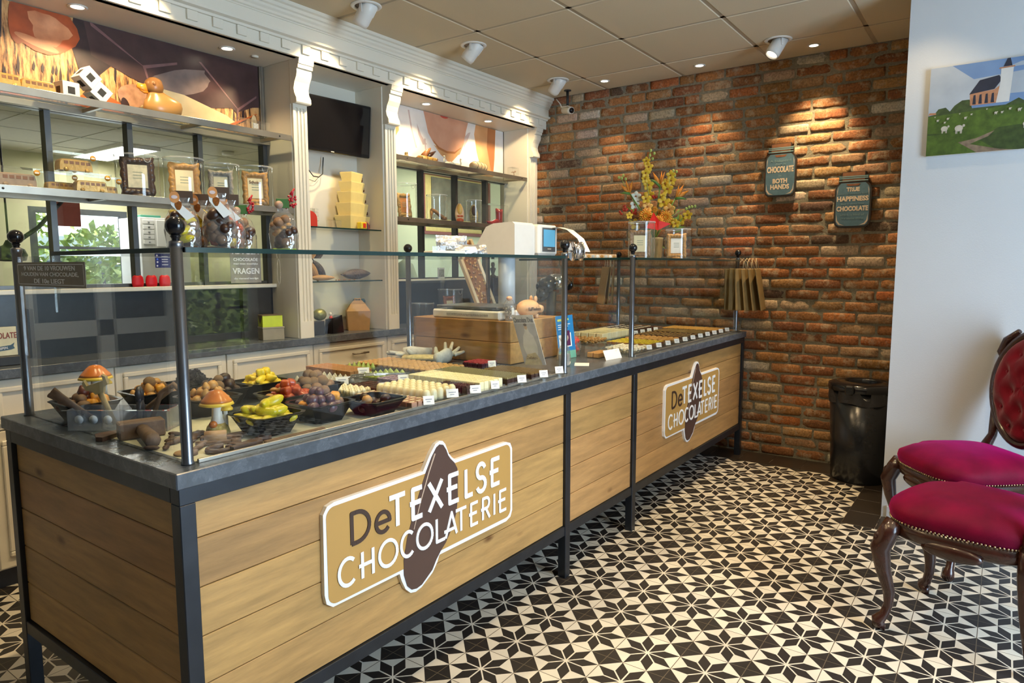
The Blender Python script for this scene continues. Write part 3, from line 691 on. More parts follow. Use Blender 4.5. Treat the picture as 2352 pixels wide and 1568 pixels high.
OUT = [(0.909,0.806),(0.888,0.800),(0.862,0.772),(0.826,0.721),(0.455,0.723),(0.43,0.716),(0.415,0.695),(0.412,0.46),(0.418,0.43),(0.441,0.413),(0.710,0.411),(0.718,0.385),(0.735,0.35),(0.758,0.328),(0.782,0.322),(0.810,0.327),(0.865,0.357),(0.889,0.385),(0.901,0.408),(1.29,0.406),(1.318,0.416),(1.33,0.44),(1.330,0.689),(1.318,0.712),(1.290,0.722),(0.990,0.722),(0.972,0.735),(0.956,0.752),(0.938,0.79),(0.925,0.803)]
BEAN = [(0.907,0.795),(0.892,0.788),(0.867,0.76),(0.832,0.705),(0.785,0.615),(0.745,0.52),(0.727,0.45),(0.728,0.40),(0.742,0.358),(0.762,0.338),(0.785,0.333),(0.81,0.337),(0.862,0.369),(0.883,0.398),(0.905,0.42),(0.932,0.441),(0.965,0.482),(0.990,0.530),(0.999,0.585),(1.000,0.65),(0.998,0.69),(0.983,0.714),(0.962,0.733),(0.950,0.748),(0.94,0.77),(0.925,0.79)]
def inset(poly, d):
    n = len(poly); out = []
    A = sum(poly[i][0]*poly[(i+1) % n][1]-poly[(i+1) % n][0]*poly[i][1] for i in range(n)); sg = 1 if A > 0 else -1
    for i in range(n):
        p0, p1, p2 = Vector(poly[i-1]), Vector(poly[i]), Vector(poly[(i+1) % n])
        a = (p1-p0).normalized(); b = (p2-p1).normalized(); n1 = Vector((-a.y, a.x)); n2 = Vector((-b.y, b.x)); m_ = n1+n2
        if m_.length < .2: m_ = n1
        m_.normalize(); k = d/max(.5, m_.dot(n1)); out.append(tuple(p1+m_*k*sg))
    return out
def logo(dx, kk):
    X = 0.414
    f = lambda P: [(X+dx+(x-X)*kk, z) for x, z in P]
    mb = MB(); mb.prism(f(OUT), .008, .022, 'xz'); sg = part('logo_sign', mb, white_ink, ct)
    mb = MB()
    body = rr_poly(.425, 1.317, .421, .711, .03)
    mb.prism(f(body), .0070, .0085, 'xz'); part('ochre_field', mb, ochre, sg, 'ochre background of the logo')
    mb = MB(); mb.prism(f(BEAN), .0056, .0072, 'xz'); part('cocoa_bean', mb, bean_brown, sg, 'dark brown island-shaped cocoa bean')
    mb = MB()
    hl = [(0.880,0.770),(0.850,0.715),(0.806,0.62),(0.775,0.54)]; rr = [(p[0]+.006-.0012*i, p[1]-.002) for i, p in enumerate(hl)]
    mb.prism(f(hl+rr[::-1]), .0050, .0058, 'xz'); part('bean_highlight', mb, mat('bean_highlight', (.55, .40, .30), .4), sg)
    mb = MB(); w = .0165
    for ch, bx in (('T', (.661,.744,.568,.681)), ('E', (.757,.823,.568,.681)), ('X', (.842,.922,.568,.681)), ('E', (.938,1.009,.568,.681)), ('L', (1.032,1.087,.567,.681)), ('S', (1.096,1.163,.563,.683)), ('E', (1.18,1.249,.567,.681))):
        strokes(mb, GL[ch], tuple([X+dx+(q-X)*kk for q in bx[:2]])+bx[2:], w, .0040, .0056)
    w = .0115
    for ch, bx in (('C', (.457,.53,.453,.546)), ('H', (.541,.601,.453,.545)), ('O', (.615,.703,.453,.547)), ('C', (.71,.778,.453,.546)), ('O', (.783,.868,.453,.546)), ('L', (.877,.932,.453,.544)), ('A', (.925,.995,.453,.546)), ('T', (.980,1.048,.453,.544)), ('E', (1.058,1.114,.453,.544)), ('R', (1.127,1.185,.453,.544)), ('I', (1.200,1.218,.453,.544)), ('E', (1.233,1.290,.453,.544))):
        strokes(mb, GL[ch], tuple([X+dx+(q-X)*kk for q in bx[:2]])+bx[2:], w, .0040, .0056)
    part('white_lettering', mb, white_ink, sg, 'white words TEXELSE CHOCOLATERIE')
    mb = MB()
    for ch, bx in (('D', (.510,.592,.570,.676)), ('e', (.604,.678,.568,.645))):
        strokes(mb, GL[ch], tuple([X+dx+(q-X)*kk for q in bx[:2]])+bx[2:], .0135, .0052, .0068)
    part('brown_lettering', mb, ink_brown, sg, 'dark brown word De')
logo(0, 1.0); logo(2.397, .985)

# ------------------------------------------------------------------ glass display cases
def post(parent, x, y):
    mb = MB(); mb.lathe([(.0155, CH_), (.0155, CH_+.004), (.0135, CH_+.008), (.0135, 1.437), (.0155, 1.438), (.0155, 1.452), (.010, 1.455)], 20, (x, y, 0)); p = part('post', mb, steel_grey, parent, world=True)
    mb = MB(); mb.lathe([(.0095, 1.452), (.0085, 1.458), (.011, 1.463), (.0125, 1.464), (.009, 1.468)]+[(.0225*sin(radians(a)), 1.488-.0225*cos(radians(a))) for a in range(25, 181, 15)], 20, (x, y, 0), cap=True); part('ball_finial', mb, black_gloss, p, world=True)
def case(x0, x1, label, endpane=True):
    t = thing('glass_display_case', label, 'display case', ((x0+x1)/2, .5, CH_))
    for (x, y) in ((x0, .06), (x1, .06), (x0, 1.01), (x1, 1.01)): post(t, x, y)
    mb = MB(); mb.box(x0+.016, x1-.016, .056, .064, CH_, 1.426); part('front_pane', mb, pane, t, world=True)
    for x in (x0, x1):
        mb = MB(); mb.box(x-.004, x+.004, .076, .994, CH_, 1.426); part('end_pane', mb, pane, t, world=True)
    mb = MB(); mb.box(x0-.0+.015, x1-.015, .0456, .79, 1.4275, 1.4395); q = part('top_shelf', mb, plate, t, world=True)
    mb = MB(); mb.box(x0+.015, x1-.015, .0444, .0456, 1.4275, 1.4395, mi=0); mb.box(x0+.015, x1-.015, .79, .7912, 1.4275, 1.4395); mb.box(x0+.0138, x0+.015, .0456, .79, 1.4275, 1.4395); mb.box(x1-.015, x1-.0138, .0456, .79, 1.4275, 1.4395)
    part('shelf_edge', mb, edge_green, q, 'dark green polished edge', world=True)
    for x in (x0+.012, x1-.012):
        mb = MB(); mb.prism([(.70, 1.427), (.775, 1.427), (.775, 1.26)], x-.003, x+.003, 'yz'); part('shelf_bracket', mb, acrylic_w, t, world=True)
    mb = MB(); mb.box(x0+.02, x1-.02, .046, .054, CH_, CH_+.010, .001); part('base_profile', mb, steel_shelf, t, world=True)
    return t
case(.0614, 1.80, 'long glass display case on the near half of the counter, over the bowls and pralines')
case(2.475, 4.19, 'glass display case on the far half of the counter by the brick wall')

# tilted acrylic slogan sign at the end pane
SG = thing('slogan_sign', 'small dark slogan sign with white Dutch lettering on the end pane', 'sign', (.045, .73, 1.33))
mb = MB(); mb.box(.044, .046, .50, .965, 1.336, 1.408); part('panel', mb, mat('sign_taupe', (.20, .165, .12), .5), SG, world=True)
mb = MB()
for (a, b, c, d) in ((.507, .958, 1.342, 1.3437), (.507, .958, 1.4003, 1.402), (.507, .5087, 1.342, 1.402), (.9563, .958, 1.342, 1.402)): mb.box(.0432, .0442, a, b, c, d)
part('border', mb, white_ink, SG, world=True)
for s_, z, w_ in (('9 VAN DE 10 VROUWEN', 1.3905, .35), ('HOUDEN VAN CHOCOLADE,', 1.372, .39), ('DE 10e LIEGT', 1.353, .21)):
    text(s_, .02, white_ink, (.0436, .735, z), (0, -1, 0), (0, 0, 1), 'lettering', SG, width=w_, height=.0135, bold=.0003, rootloc=(.045, .73, 1.33))

# ------------------------------------------------------------------ flat printed pictures: layered polygons on a board
def picture(name, label, cat, O, right, up, W_, H_, thick, layers, edge=None, group=None, parent=None):
    """board with printed areas; layers = [(material, [(s, t), ...]), ...] in board coordinates 0..W_, 0..H_"""
    r = Vector(right).normalized(); u = Vector(up).normalized(); n = r.cross(u)
    M4 = Matrix((r, u, n)).transposed().to_4x4(); M4.translation = Vector(O)
    t = thing(name, label, cat, tuple(O), group=group) if parent is None else parent
    Ml = Matrix((r, u, n)).transposed().to_4x4()
    mb = MB(); mb.box(0, W_, 0, H_, 0, thick, .0015); mb.xf(Ml); part('board', mb, edge or paper, t)
    mats = []; mb = MB(); z = thick
    for k, (mt, poly) in enumerate(layers):
        if mt not in mats: mats.append(mt)
        z += .00006
        pl = clip(poly, W_, H_)
        if len(pl) < 3: continue
        mb.add([(a, b, z) for a, b in pl], [tuple(range(len(pl)))], mats.index(mt), False)
    mb.xf(Ml); p = bpy.data.objects.new('printed_picture', None)
    me = bpy.data.meshes.new('printed_picture'); me.from_pydata(mb.v, [], mb.f)
    for m_ in mats: me.materials.append(m_)
    me.polygons.foreach_set('material_index', mb.mi); me.update()
    o = bpy.data.objects.new('printed_picture', me); COL.objects.link(o); o.parent = t
    bpy.data.objects.remove(p)
    return t
def clip(poly, W_, H_):
    def cl(P, f, inter):
        out = []
        for i in range(len(P)):
            a, b = P[i-1], P[i]
            if f(b):
                if not f(a): out.append(inter(a, b))
                out.append(b)
            elif f(a): out.append(inter(a, b))
        return out
    def ix(v): return lambda a, b: (v, a[1]+(b[1]-a[1])*(v-a[0])/(b[0]-a[0]))
    def iy(v): return lambda a, b: (a[0]+(b[0]-a[0])*(v-a[1])/(b[1]-a[1]), v)
    for f, i_ in ((lambda p: p[0] >= 0, ix(0)), (lambda p: p[0] <= W_, ix(W_)), (lambda p: p[1] >= 0, iy(0)), (lambda p: p[1] <= H_, iy(H_))):
        if len(poly) < 3: return poly
        poly = cl(poly, f, i_)
    return poly
def blob(cx, cy, rx, ry, n=18, rot=0, wob=0, ph=0):
    P = []
    for i in range(n):
        a = 2*pi*i/n; k = 1+wob*sin(3*a+ph)+wob*.6*sin(5*a+ph*2)
        x = rx*k*cos(a); y = ry*k*sin(a); P.append((cx+x*cos(rot)-y*sin(rot), cy+x*sin(rot)+y*cos(rot)))
    return P
def pm(name, c, var=.1, scale=20, tint=None, rough=.35): return mat('print_'+name, c, rough, var=var, scale=scale, tint=tint)

# left mural: bark, pepper, chocolate slab, spices (printed panel above the left bay)
x0m, x1m, z0m, z1m = .21, 1.745, 2.165, 2.572
mW, mH = x1m-x0m, z1m-z0m
bark = pm('bark', (.34, .15, .045), .5, 26, (.68, .38, .14)); darkp = pm('dark', (.020, .010, .012), .4, 12, (.07, .035, .035))
pep = pm('pepper', (.35, .025, .008), .5, 9, (.72, .14, .03)); pepl = pm('pepper_light', (.70, .18, .06), .3, 16, (.85, .38, .18)); slab = pm('slab', (.055, .022, .022), .3, 8, (.10, .05, .05)); slabl = pm('slab_edge', (.20, .10, .10), .2, 20)
creamp = pm('cream', (.62, .42, .18), .2, 6, (.88, .74, .46)); greyp = pm('mist', (.20, .14, .13), .3, 10, (.35, .25, .22)); garl = pm('garlic', (.42, .16, .08), .3, 25, (.72, .42, .28)); redp = pm('red_powder', (.52, .07, .01), .2, 20, (.65, .16, .03))
def q(u, v):   # photo-like fractions
    return (u*mW, v*mH)
L = [(bark, [(0, 0), (mW, 0), (mW, mH), (0, mH)]),
     (darkp, [q(0, .78), q(.02, .62), q(.08, .55), q(.115, .72), q(.13, .5), q(.16, .6), q(.17, 1.1), q(0, 1.1)]),
     (darkp, [q(.36, 1.1), q(.34, .72), q(.37, .30), q(.40, .05), q(.43, .05), q(.42, .4), q(.46, .55), q(.52, .45), q(.60, 1.1)]),
     (slab, [q(.38, 1.1), q(.40, .62), q(.55, .42), q(.80, .28), q(1.0, .42), q(1.0, 1.1)]),
     (greyp, blob(.70*mW, .55*mH, .12*mW, .16*mH, rot=.3, wob=.1)), (slab, [q(.80, 1.1), q(.78, .72), q(.90, .28), q(1.0, .45), q(1.0, 1.1)]),
     (slabl, [q(.40, 1.02), q(.56, .64), q(.565, .62), q(.405, .96)]), (slabl, [q(.56, .64), q(.68, .78), q(.68, .75), q(.562, .60)]), (slabl, [q(.56, .64), q(.575, .45), q(.58, .45), q(.57, .62)]),
     (slabl, [q(.76, .86), q(.905, .34), q(.91, .34), q(.77, .86)]), (slabl, [q(.905, .34), q(.99, .58), q(.99, .55), q(.905, .30)]), (slabl, [q(.905, .34), q(.90, .16), q(.906, .16), q(.912, .33)]),
     (creamp, [q(.54, .42), q(.70, .38), q(.86, .22), q(.90, .14), q(.80, -.1), q(.60, -.1), q(.50, .1)]),
     (creamp, blob(.70*mW, .17*mH, .08*mW, .10*mH, wob=.15)), (bark, [q(.80, -.1), q(.99, .30), q(1.0, .3), q(1.0, -.1)]), (redp, [q(.80, -.02), q(.985, .32), q(.992, .32), q(.82, -.04)]), (creamp, blob(.975*mW, .18*mH, .012*mW, .12*mH)),
     (pep, blob(.27*mW, .82*mH, .095*mW, .30*mH, rot=-.12, wob=.04, ph=1)), (pepl, blob(.285*mW, .80*mH, .055*mW, .17*mH, rot=-.3, wob=.15)), (pep, blob(.205*mW, .80*mH, .025*mW, .24*mH, rot=-.1)), (pepl, blob(.25*mW, .62*mH, .06*mW, .045*mH, rot=-.25)),
     (redp, blob(.16*mW, -.02*mH, .09*mW, .20*mH)), (redp, blob(.43*mW, -.04*mH, .09*mW, .22*mH, rot=-.2)), (garl, blob(.53*mW, .20*mH, .055*mW, .19*mH, wob=.06)), (creamp, blob(.555*mW, .10*mH, .012*mW, .05*mH)), (darkp, blob(.497*mW, .08*mH, .014*mW, .12*mH, rot=.2))]
rb2 = random.Random(3)
for k in range(42):
    u = rb2.uniform(.02, .48) if k < 32 else rb2.uniform(.86, .99); v = rb2.uniform(.02, .62) if k < 32 else rb2.uniform(.0, .2); h = rb2.uniform(.10, .34)
    if .16 < u < .37 and v+h > .5: h = .12; v = min(v, .3)
    L.insert(1, (darkp, [q(u, v), q(u+.004, v+h*.5), q(u+.001, v+h), q(u-.003, v+h*.6), q(u-.005, v+h*.2)]))
picture('food_mural', 'printed mural of bark, red pepper and dark chocolate above the left shelves', 'mural', (x0m, YB+.006, z0m), (1, 0, 0), (0, 0, 1), mW, mH, .003, L)
# right mural: torso in a white top (face cropped above)
x0m, x1m = 2.63, 4.195; mW, mH = x1m-x0m, z1m-z0m
skin = pm('skin', (.72, .30, .08), .15, 5, (.86, .52, .28)); skin2 = pm('skin_pink', (.66, .30, .18), .1, 6, (.80, .46, .32)); cloth = pm('white_cloth', (.80, .74, .70), .05, 9, (.95, .92, .90)); fold = pm('cloth_fold', (.60, .48, .46), .1, 12); skd = pm('skin_shade', (.45, .17, .06), .1, 6)
rect = lambda u0, u1, v0, v1: [q(u0, v0), q(u1, v0), q(u1, v1), q(u0, v1)]
L = [(cloth, rect(0, 1, 0, 1)), (skin, [q(0, 1.1), q(.10, 1.0), q(.17, .78), q(.18, .55), q(.12, .25), q(.07, 0), q(0, 0)]),
     (skin2, [q(.34, 1.1), q(.36, .86), q(.38, .62), q(.42, .45), q(.50, .30), q(.56, .24), q(.62, .34), q(.66, .60), q(.67, .80), q(.70, 1.1)]),
     (skin, [q(.42, .42), q(.50, .36), q(.57, .36), q(.62, .42), q(.60, .30), q(.555, .16), q(.545, .17), q(.53, .14), q(.515, .18), q(.47, .26)]),
     (skd, [q(.41, .52), q(.46, .40), q(.52, .35), q(.58, .37), q(.63, .48), q(.63, .46), q(.58, .33), q(.52, .31), q(.45, .36)]),
     (pm('lips', (.60, .08, .05), .05, 20), blob(.50*mW, 1.0*mH, .03*mW, .04*mH)),
     (skin, [q(.76, 1.1), q(.74, .80), q(.76, .45), q(.80, .1), q(.80, -.1), q(.90, -.1), q(.92, .4), q(.93, 1.1)]), (skd, [q(.86, 1.1), q(.85, .6), q(.88, .2), q(.90, -.1), q(.915, .4), q(.93, 1.1)]),
     (fold, [q(.25, .95), q(.27, .60), q(.30, .30), q(.29, .30), q(.26, .60), q(.24, .95)]), (fold, [q(.30, .75), q(.33, .55), q(.37, .40), q(.34, .38), q(.31, .55)]), (fold, [q(.66, .70), q(.69, .80), q(.71, .82), q(.68, .62), q(.65, .48)]), (fold, [q(.35, .5), q(.36, .2), q(.365, .2), q(.36, .5)])]
picture('portrait_mural', 'printed mural of a neck and shoulders in a white sleeveless top above the right shelves', 'mural', (x0m, YB+.006, z0m), (1, 0, 0), (0, 0, 1), mW, mH, .003, L)
mb = MB(); mb.box(1.748, 1.776, YB-.012, YB+.012, 2.16, 2.573, .002); mb.box(1.756, 1.764, YB-.018, YB-.012, 2.16, 2.573); struct('trim_12', mb, steel_shelf)

# canvas on the white wall: church and sheep
cW, cH = .62, .435
sky1 = pm('sky_blue', (.08, .16, .36), .1, 5, (.18, .28, .46), .5); cloud = pm('cloud', (.28, .33, .40), .1, 8, (.42, .46, .52), .5); grass = pm('grass', (.03, .08, .008), .4, 30, (.10, .17, .02), .5); grass2 = pm('grass_dark', (.015, .045, .008), .4, 40, (.06, .10, .02), .5); soil = pm('soil', (.14, .09, .06), .3, 40, (.30, .22, .15), .5)
roofp = pm('slate', (.015, .018, .035), .2, 30, None, .5); churchb = pm('church_brick', (.36, .17, .09), .2, 60, None, .5); churchw = pm('church_white', (.5, .5, .5), .05, 20, None, .5); tree = pm('trees', (.018, .04, .012), .4, 50, (.07, .11, .03), .5); fleece = pm('fleece', (.42, .39, .33), .15, 60, None, .5); water = pm('water', (.05, .06, .09), .2, 20, None, .5)
g = lambda u, v: (u*cW, v*cH)
L = [(sky1, [g(0, 0), g(1, 0), g(1, 1), g(0, 1)]), (cloud, [g(0, .45), g(.2, .5), g(.5, .62), g(1, .6), g(1, .78), g(.7, .86), g(.3, .82), g(.15, 1), g(0, 1)]), (cloud, [g(.5, .9), g(1, .92), g(1, .97), g(.6, .95)]),
     (tree, [g(0, .46), g(.04, .47), g(.07, .53), g(.12, .54), g(.15, .49), g(.18, .55), g(.23, .60), g(.28, .60), g(.30, .5), g(.52, .5), g(.6, .56), g(.66, .5), g(.78, .5), g(.8, .56), g(.9, .60), g(1, .60), g(1, .42), g(0, .42)]),
     (grass, [g(0, 0), g(1, 0), g(1, .52), g(.72, .50), g(.45, .48), g(0, .45)]), (grass2, [g(.66, .51), g(.8, .52), g(1, .54), g(1, .47), g(.7, .485)]),
     (grass2, [g(0, .26), g(.1, .245), g(.17, .255), g(.08, .235), g(0, .235)]), (grass2, [g(.36, .14), g(.48, .26), g(.62, .27), g(.80, .18), g(.98, .14), g(1, .0), g(.5, 0)]), (soil, [g(.22, .13), g(.34, .16), g(.46, .23), g(.42, .17), g(.30, .10), g(.5, .02), g(.6, 0), g(.35, 0)]), (soil, [g(.66, .10), g(.8, .16), g(1, .18), g(1, .10), g(.8, .10)]), (water, [g(.82, .07), g(1, .10), g(1, .02), g(.86, .03)]),
     (churchb, [g(.285, .53), g(.28, .66), g(.44, .68), g(.53, .78), g(.53, .53)]), (roofp, [g(.275, .655), g(.34, .80), g(.465, .83), g(.485, .78), g(.44, .685)]), (churchw, [g(.455, .53), g(.475, .74), g(.475, .90), g(.555, .90), g(.54, .53)]), (churchb, [g(.46, .895), g(.565, .90), g(.56, .915), g(.465, .91)]), (roofp, [g(.488, .915), g(.545, .915), g(.525, 1.03), g(.52, 1.03)]),
     (churchw, [g(.64, .52), g(.655, .56), g(.68, .56), g(.69, .52)]), (churchb, [g(0, .47), g(.01, .495), g(.055, .49), g(.055, .47)])]
for k in range(4): L.append((roofp, [g(.30+.04*k, .54), g(.305+.04*k, .64), g(.318+.04*k, .645), g(.323+.04*k, .54)]))
for (u, v, s_) in ((.12, .30, .055), (.22, .29, .065), (.68, .32, .055), (.66, .27, .05), (.84, .33, .06), (.91, .25, .07), (.26, .40, .02), (.14, .41, .018), (.07, .40, .018), (.12, .37, .015), (.46, .42, .022), (.50, .42, .018), (.55, .45, .018), (.61, .43, .025), (.69, .44, .02), (.05, .44, .01), (.22, .45, .01), (.40, .47, .01), (.30, .43, .014)):
    L += [(grass2, blob(u*cW-.01*s_*20*cW*.05, v*cH-s_*.5*cH, s_*cW*.6, s_*.12*cH)), (fleece, blob(u*cW, v*cH, s_*cW*.45, s_*.55*cH, 12)), (fleece, blob((u+s_*.5)*cW, (v+s_*.4)*cH, s_*cW*.14, s_*.25*cH, 8))]
    for d_ in (-.3, -.18, .18, .3): L.append((fleece, [g(u+d_*s_-.04*s_, v-s_*.2), g(u+d_*s_+.06*s_, v-s_*.2), g(u+d_*s_+.04*s_, v-s_*.95), g(u+d_*s_-.03*s_, v-s_*.95)]))
picture('canvas_print', 'canvas print of a church with a white tower and sheep, on the white wall', 'picture', (3.42, -1.14, 1.955), (0, -1, 0), (0, 0, 1), cW, cH, .022, L)

# jar-shaped slogan signs on the brick wall
def jar_sign(yc, zc, w, h, lines, label):
    t = thing('jar_sign', label, 'sign', (BX-.006, yc, zc), group='jar-shaped slogan signs on the brick wall')
    hw, hh = w/2, h/2
    def prof(s_): return [(-.40, .30), (-.46, .26), (-.5, .18), (-.5, -.36), (-.47, -.44), (-.38, -.49), (-.2, -.5), (.2, -.5), (.38, -.49), (.47, -.44), (.5, -.36), (.5, .18), (.46, .26), (.40, .30), (.40, .42), (.32, .44), (.32, .5), (-.32, .5), (-.32, .44), (-.40, .42)]
    def P(pl, k=1): return [(-a*w*k, b*h*k) for a, b in pl]
    mb = MB(); mb.prism(P(prof(0)), -.022, 0, 'yz'); part('jar_board', mb, mat('jar_rim', (.035, .022, .015), .5), t)
    mb = MB(); pl = [(-.42, .24), (-.455, .18), (-.455, -.36), (-.42, -.43), (-.34, -.465), (.34, -.465), (.42, -.43), (.455, -.36), (.455, .18), (.42, .24), (.33, .30), (-.33, .30)]
    mb.prism(P(pl), -.0235, -.022, 'yz'); part('blue_face', mb, mat('jar_blue', (.085, .165, .23), .5, var=.15, scale=30), t, 'slate blue face of the jar')
    mb = MB(); mb.prism(P([(-.2, .285), (.2, .285), (.14, .245), (-.14, .245)]), -.0242, -.0235, 'yz', mi=0); mb.prism(P([(-.30, .49), (.30, .49), (.30, .32), (-.30, .32)]), -.0238, -.022, 'yz', mi=0)
    for (z_, mi_) in ((.405, 1), (.375, 1), (.33, 1)): mb.prism(P([(-.39, z_), (.39, z_), (.39, z_+.018), (-.39, z_+.018)]), -.0246, -.0238, 'yz', mi=1)
    part('jar_neck', mb, [mat('jar_copper', (.20, .085, .04), .5, var=.2), mat('jar_line', (.16, .28, .32), .5)], t)
    mb = MB()
    for sg in (-1, 1):
        mb.prism(P([(sg*.43, -.25), (sg*.43, -.38), (sg*.36, -.44), (sg*.20, -.455), (sg*.33, -.42), (sg*.40, -.36)]), -.0243, -.0235, 'yz'); mb.prism(P([(sg*.40, .23), (sg*.43, .17), (sg*.43, .06), (sg*.415, .15)]), -.0243, -.0235, 'yz')
    part('jar_glints', mb, mat('jar_cream', (.55, .45, .36), .5), t)
    for (s_, z_, tw, th, big) in lines:
        text(s_, .02, mat('jar_letter', (.66, .54, .42), .5) if big else mat('jar_small', (.20, .30, .33), .5), (BX-.006-.0239, yc, zc+z_*h), (0, -1, 0), (0, 0, 1), 'lettering', t, width=tw*w, height=th*h, bold=.0009 if big else 0, rootloc=(BX-.006, yc, zc))
jar_sign(-.172, 2.068, .215, .372, [('A balanced', .175, .66, .045, 0), ('diet is', .115, .34, .045, 0), ('CHOCOLATE', .015, .84, .12, 1), ('in', -.10, .08, .035, 0), ('BOTH', -.20, .46, .09, 1), ('HANDS', -.31, .60, .095, 1)], 'blue jar-shaped sign reading CHOCOLATE in BOTH HANDS, the higher one')
jar_sign(-.648, 1.835, .225, .372, [('It is', .185, .13, .04, 0), ('TRUE', .185, .36, .075, 1), ('money doesn\'t buy', .105, .80, .035, 0), ('HAPPINESS', .02, .86, .09, 1), ('But it does buy', -.075, .62, .04, 0), ('CHOCOLATE', -.155, .86, .09, 1), ('which is kind of', -.265, .66, .04, 0), ('the same thing', -.335, .62, .04, 0)], 'blue jar-shaped sign reading HAPPINESS and CHOCOLATE, the lower one')

# ------------------------------------------------------------------ ceiling lights
def spotlight(x, y, target, on, label, power=0, aim_left=True):
    t = thing('ceiling_spotlight', label, 'spotlight', (x, y, CZ), 0, 'white adjustable ceiling spotlights')
    mb = MB(); ring = []
    for r, z in ((.062, 0), (.085, 0), (.086, -.003), (.082, -.007), (.064, -.007), (.062, -.002)): ring.append([(r*cos(2*pi*i/28), r*sin(2*pi*i/28), z) for i in range(28)])
    mb.loft(ring, False, True); part('trim_ring', mb, lamp_white, t)
    mb = MB(); mb.cyl((0, 0, -.0015), .063, .001, 28); part('recess', mb, mat('lamp_recess', (.12, .09, .06), .6), t)
    d = (Vector(target)-Vector((x, y, CZ))).normalized(); q_ = d.to_track_quat('Z', 'Y').to_matrix().to_4x4()
    piv = Vector((0, 0, -.030)); mb = MB(); mb.lathe([(.036, -.055), (.044, -.050), (.045, -.01), (.045, .06), (.040, .082), (.037, .082), (.034, .070)], 24)
    for k in range(5):
        a = radians(100+k*12)
        mb.box(-.0025, .0025, .044, .0475, -.045, .01)
        mb.xf(Matrix.Rotation(a, 4, 'Z'), mb.n()-8)
    mb.xf(Matrix.Translation(piv) @ q_); part('lamp_head', mb, lamp_white, t)
    mb = MB(); mb.cyl((0, 0, .066), .034, .004, 24); mb.xf(Matrix.Translation(piv) @ q_); part('lens', mb, lamp_glow, t)
    mb = MB()
    for s_ in (-1, 1): mb.box(s_*.047-.002, s_*.047+.002, -.008, .008, -.045, .0)
    mb.xf(Matrix.Rotation(math.atan2(d.y, d.x)+pi/2, 4, 'Z')); part('yoke', mb, lamp_white, t)
    if power:
        p = Vector((x, y, CZ-.03))+d*.09; spot('spotlight_beam', p, target, power, WARM, 74, .5, .03)
    return t
spotlight(1.963, 1.475-.02, (1.90, 1.95, 2.20), True, 'white ceiling spotlight cut by the top edge of the photo', 45)
spotlight(2.84, 1.40, (2.70, 1.95, 2.20), True, 'white ceiling spotlight in the middle of the cornice row', 45)
spotlight(3.88, 1.40, (3.95, 1.95, 2.25), True, 'white ceiling spotlight above the security camera', 38)
spotlight(3.90, -.24, (3.0, .55, .95), True, 'white ceiling spotlight glowing near the brick wall', 55)
spotlight(.95, 1.44, (.8, 1.95, 2.25), True, 'white ceiling spotlight above the left bay, out of the frame', 45)
spotlight(-.05, 1.44, (0, 1.90, 2.45), True, 'white ceiling spotlight leftmost of the row, out of the frame', 38)
def downlight(x, y, z, target, power, label, group, size=75):
    t = thing('downlight', label, 'downlight', (x, y, z), 0, group)
    mb = MB(); ring = []
    for r, zz in ((.026, -.0005), (.041, -.0005), (.042, -.003), (.038, -.006), (.028, -.004)): ring.append([(r*cos(2*pi*i/24), r*sin(2*pi*i/24), zz) for i in range(24)])
    mb.loft(ring, False, True); part('trim_ring', mb, lamp_white, t)
    mb = MB(); mb.cyl((0, 0, -.002), .0275, .0015, 24); part('lens', mb, lamp_glow, t)
    spot('downlight_beam', (x, y, z-.012), target, power, WARM2, size, .7, .025)
downlight(4.115, 1.12, CZ, (4.20, 1.12, 0), 20, 'small round downlight in the ceiling nearest the cornice', 'downlights along the brick wall')
downlight(4.15, .37, CZ, (4.24, .37, 0), 24, 'small round downlight in the middle of the brick wall row', 'downlights along the brick wall')
downlight(4.15, -.40, CZ, (4.26, -.40, 0), 85, 'small round downlight right of the glowing ceiling spotlight', 'downlights along the brick wall')
for x, lb in ((.708, 'recessed downlight above the food mural, nearest the red pepper'), (1.45, 'recessed downlight above the food mural, at the white upright'), (3.03, 'recessed downlight above the portrait mural, nearest the television'), (3.767, 'recessed downlight above the portrait mural, nearest the brick wall')):
    downlight(x, 2.0, 2.575, (x, 2.06, 0), 12, lb, 'downlights in the shelf bay soffits', 110)
mb = MB(); mb.cyl((0, 0, -.008), .02, .008, 20); single('smoke_sensor', mb, white_paint, 'small flush white disc in the soffit beside the upright', 'sensor', (1.62, 2.0, 2.575))
# downlights added out of view for warm ambient light and brighter trays
k = 0
for x in (.7, 1.8):
    for y in (-3.0, -1.7):
        downlight(x, y, CZ, (x, y, 0), 26, 'added unseen ceiling downlight for warm light over the customer area', 'downlights over the customer area', 130)
for x, y in ((.2, .55), (1.05, .55), (1.85, .58), (2.15, -.42), (.9, -.55)): downlight(x, y, CZ, (x+.0, y, 0), 52, 'added ceiling downlight brightening the counter, out of the frame', 'added downlights over the counter', 120)

downlight(3.10, -1.12, CZ, (3.30, -1.12, 0), 12, 'recessed ceiling downlight close to the white wall, out of the frame', 'downlights over the customer area', 100)

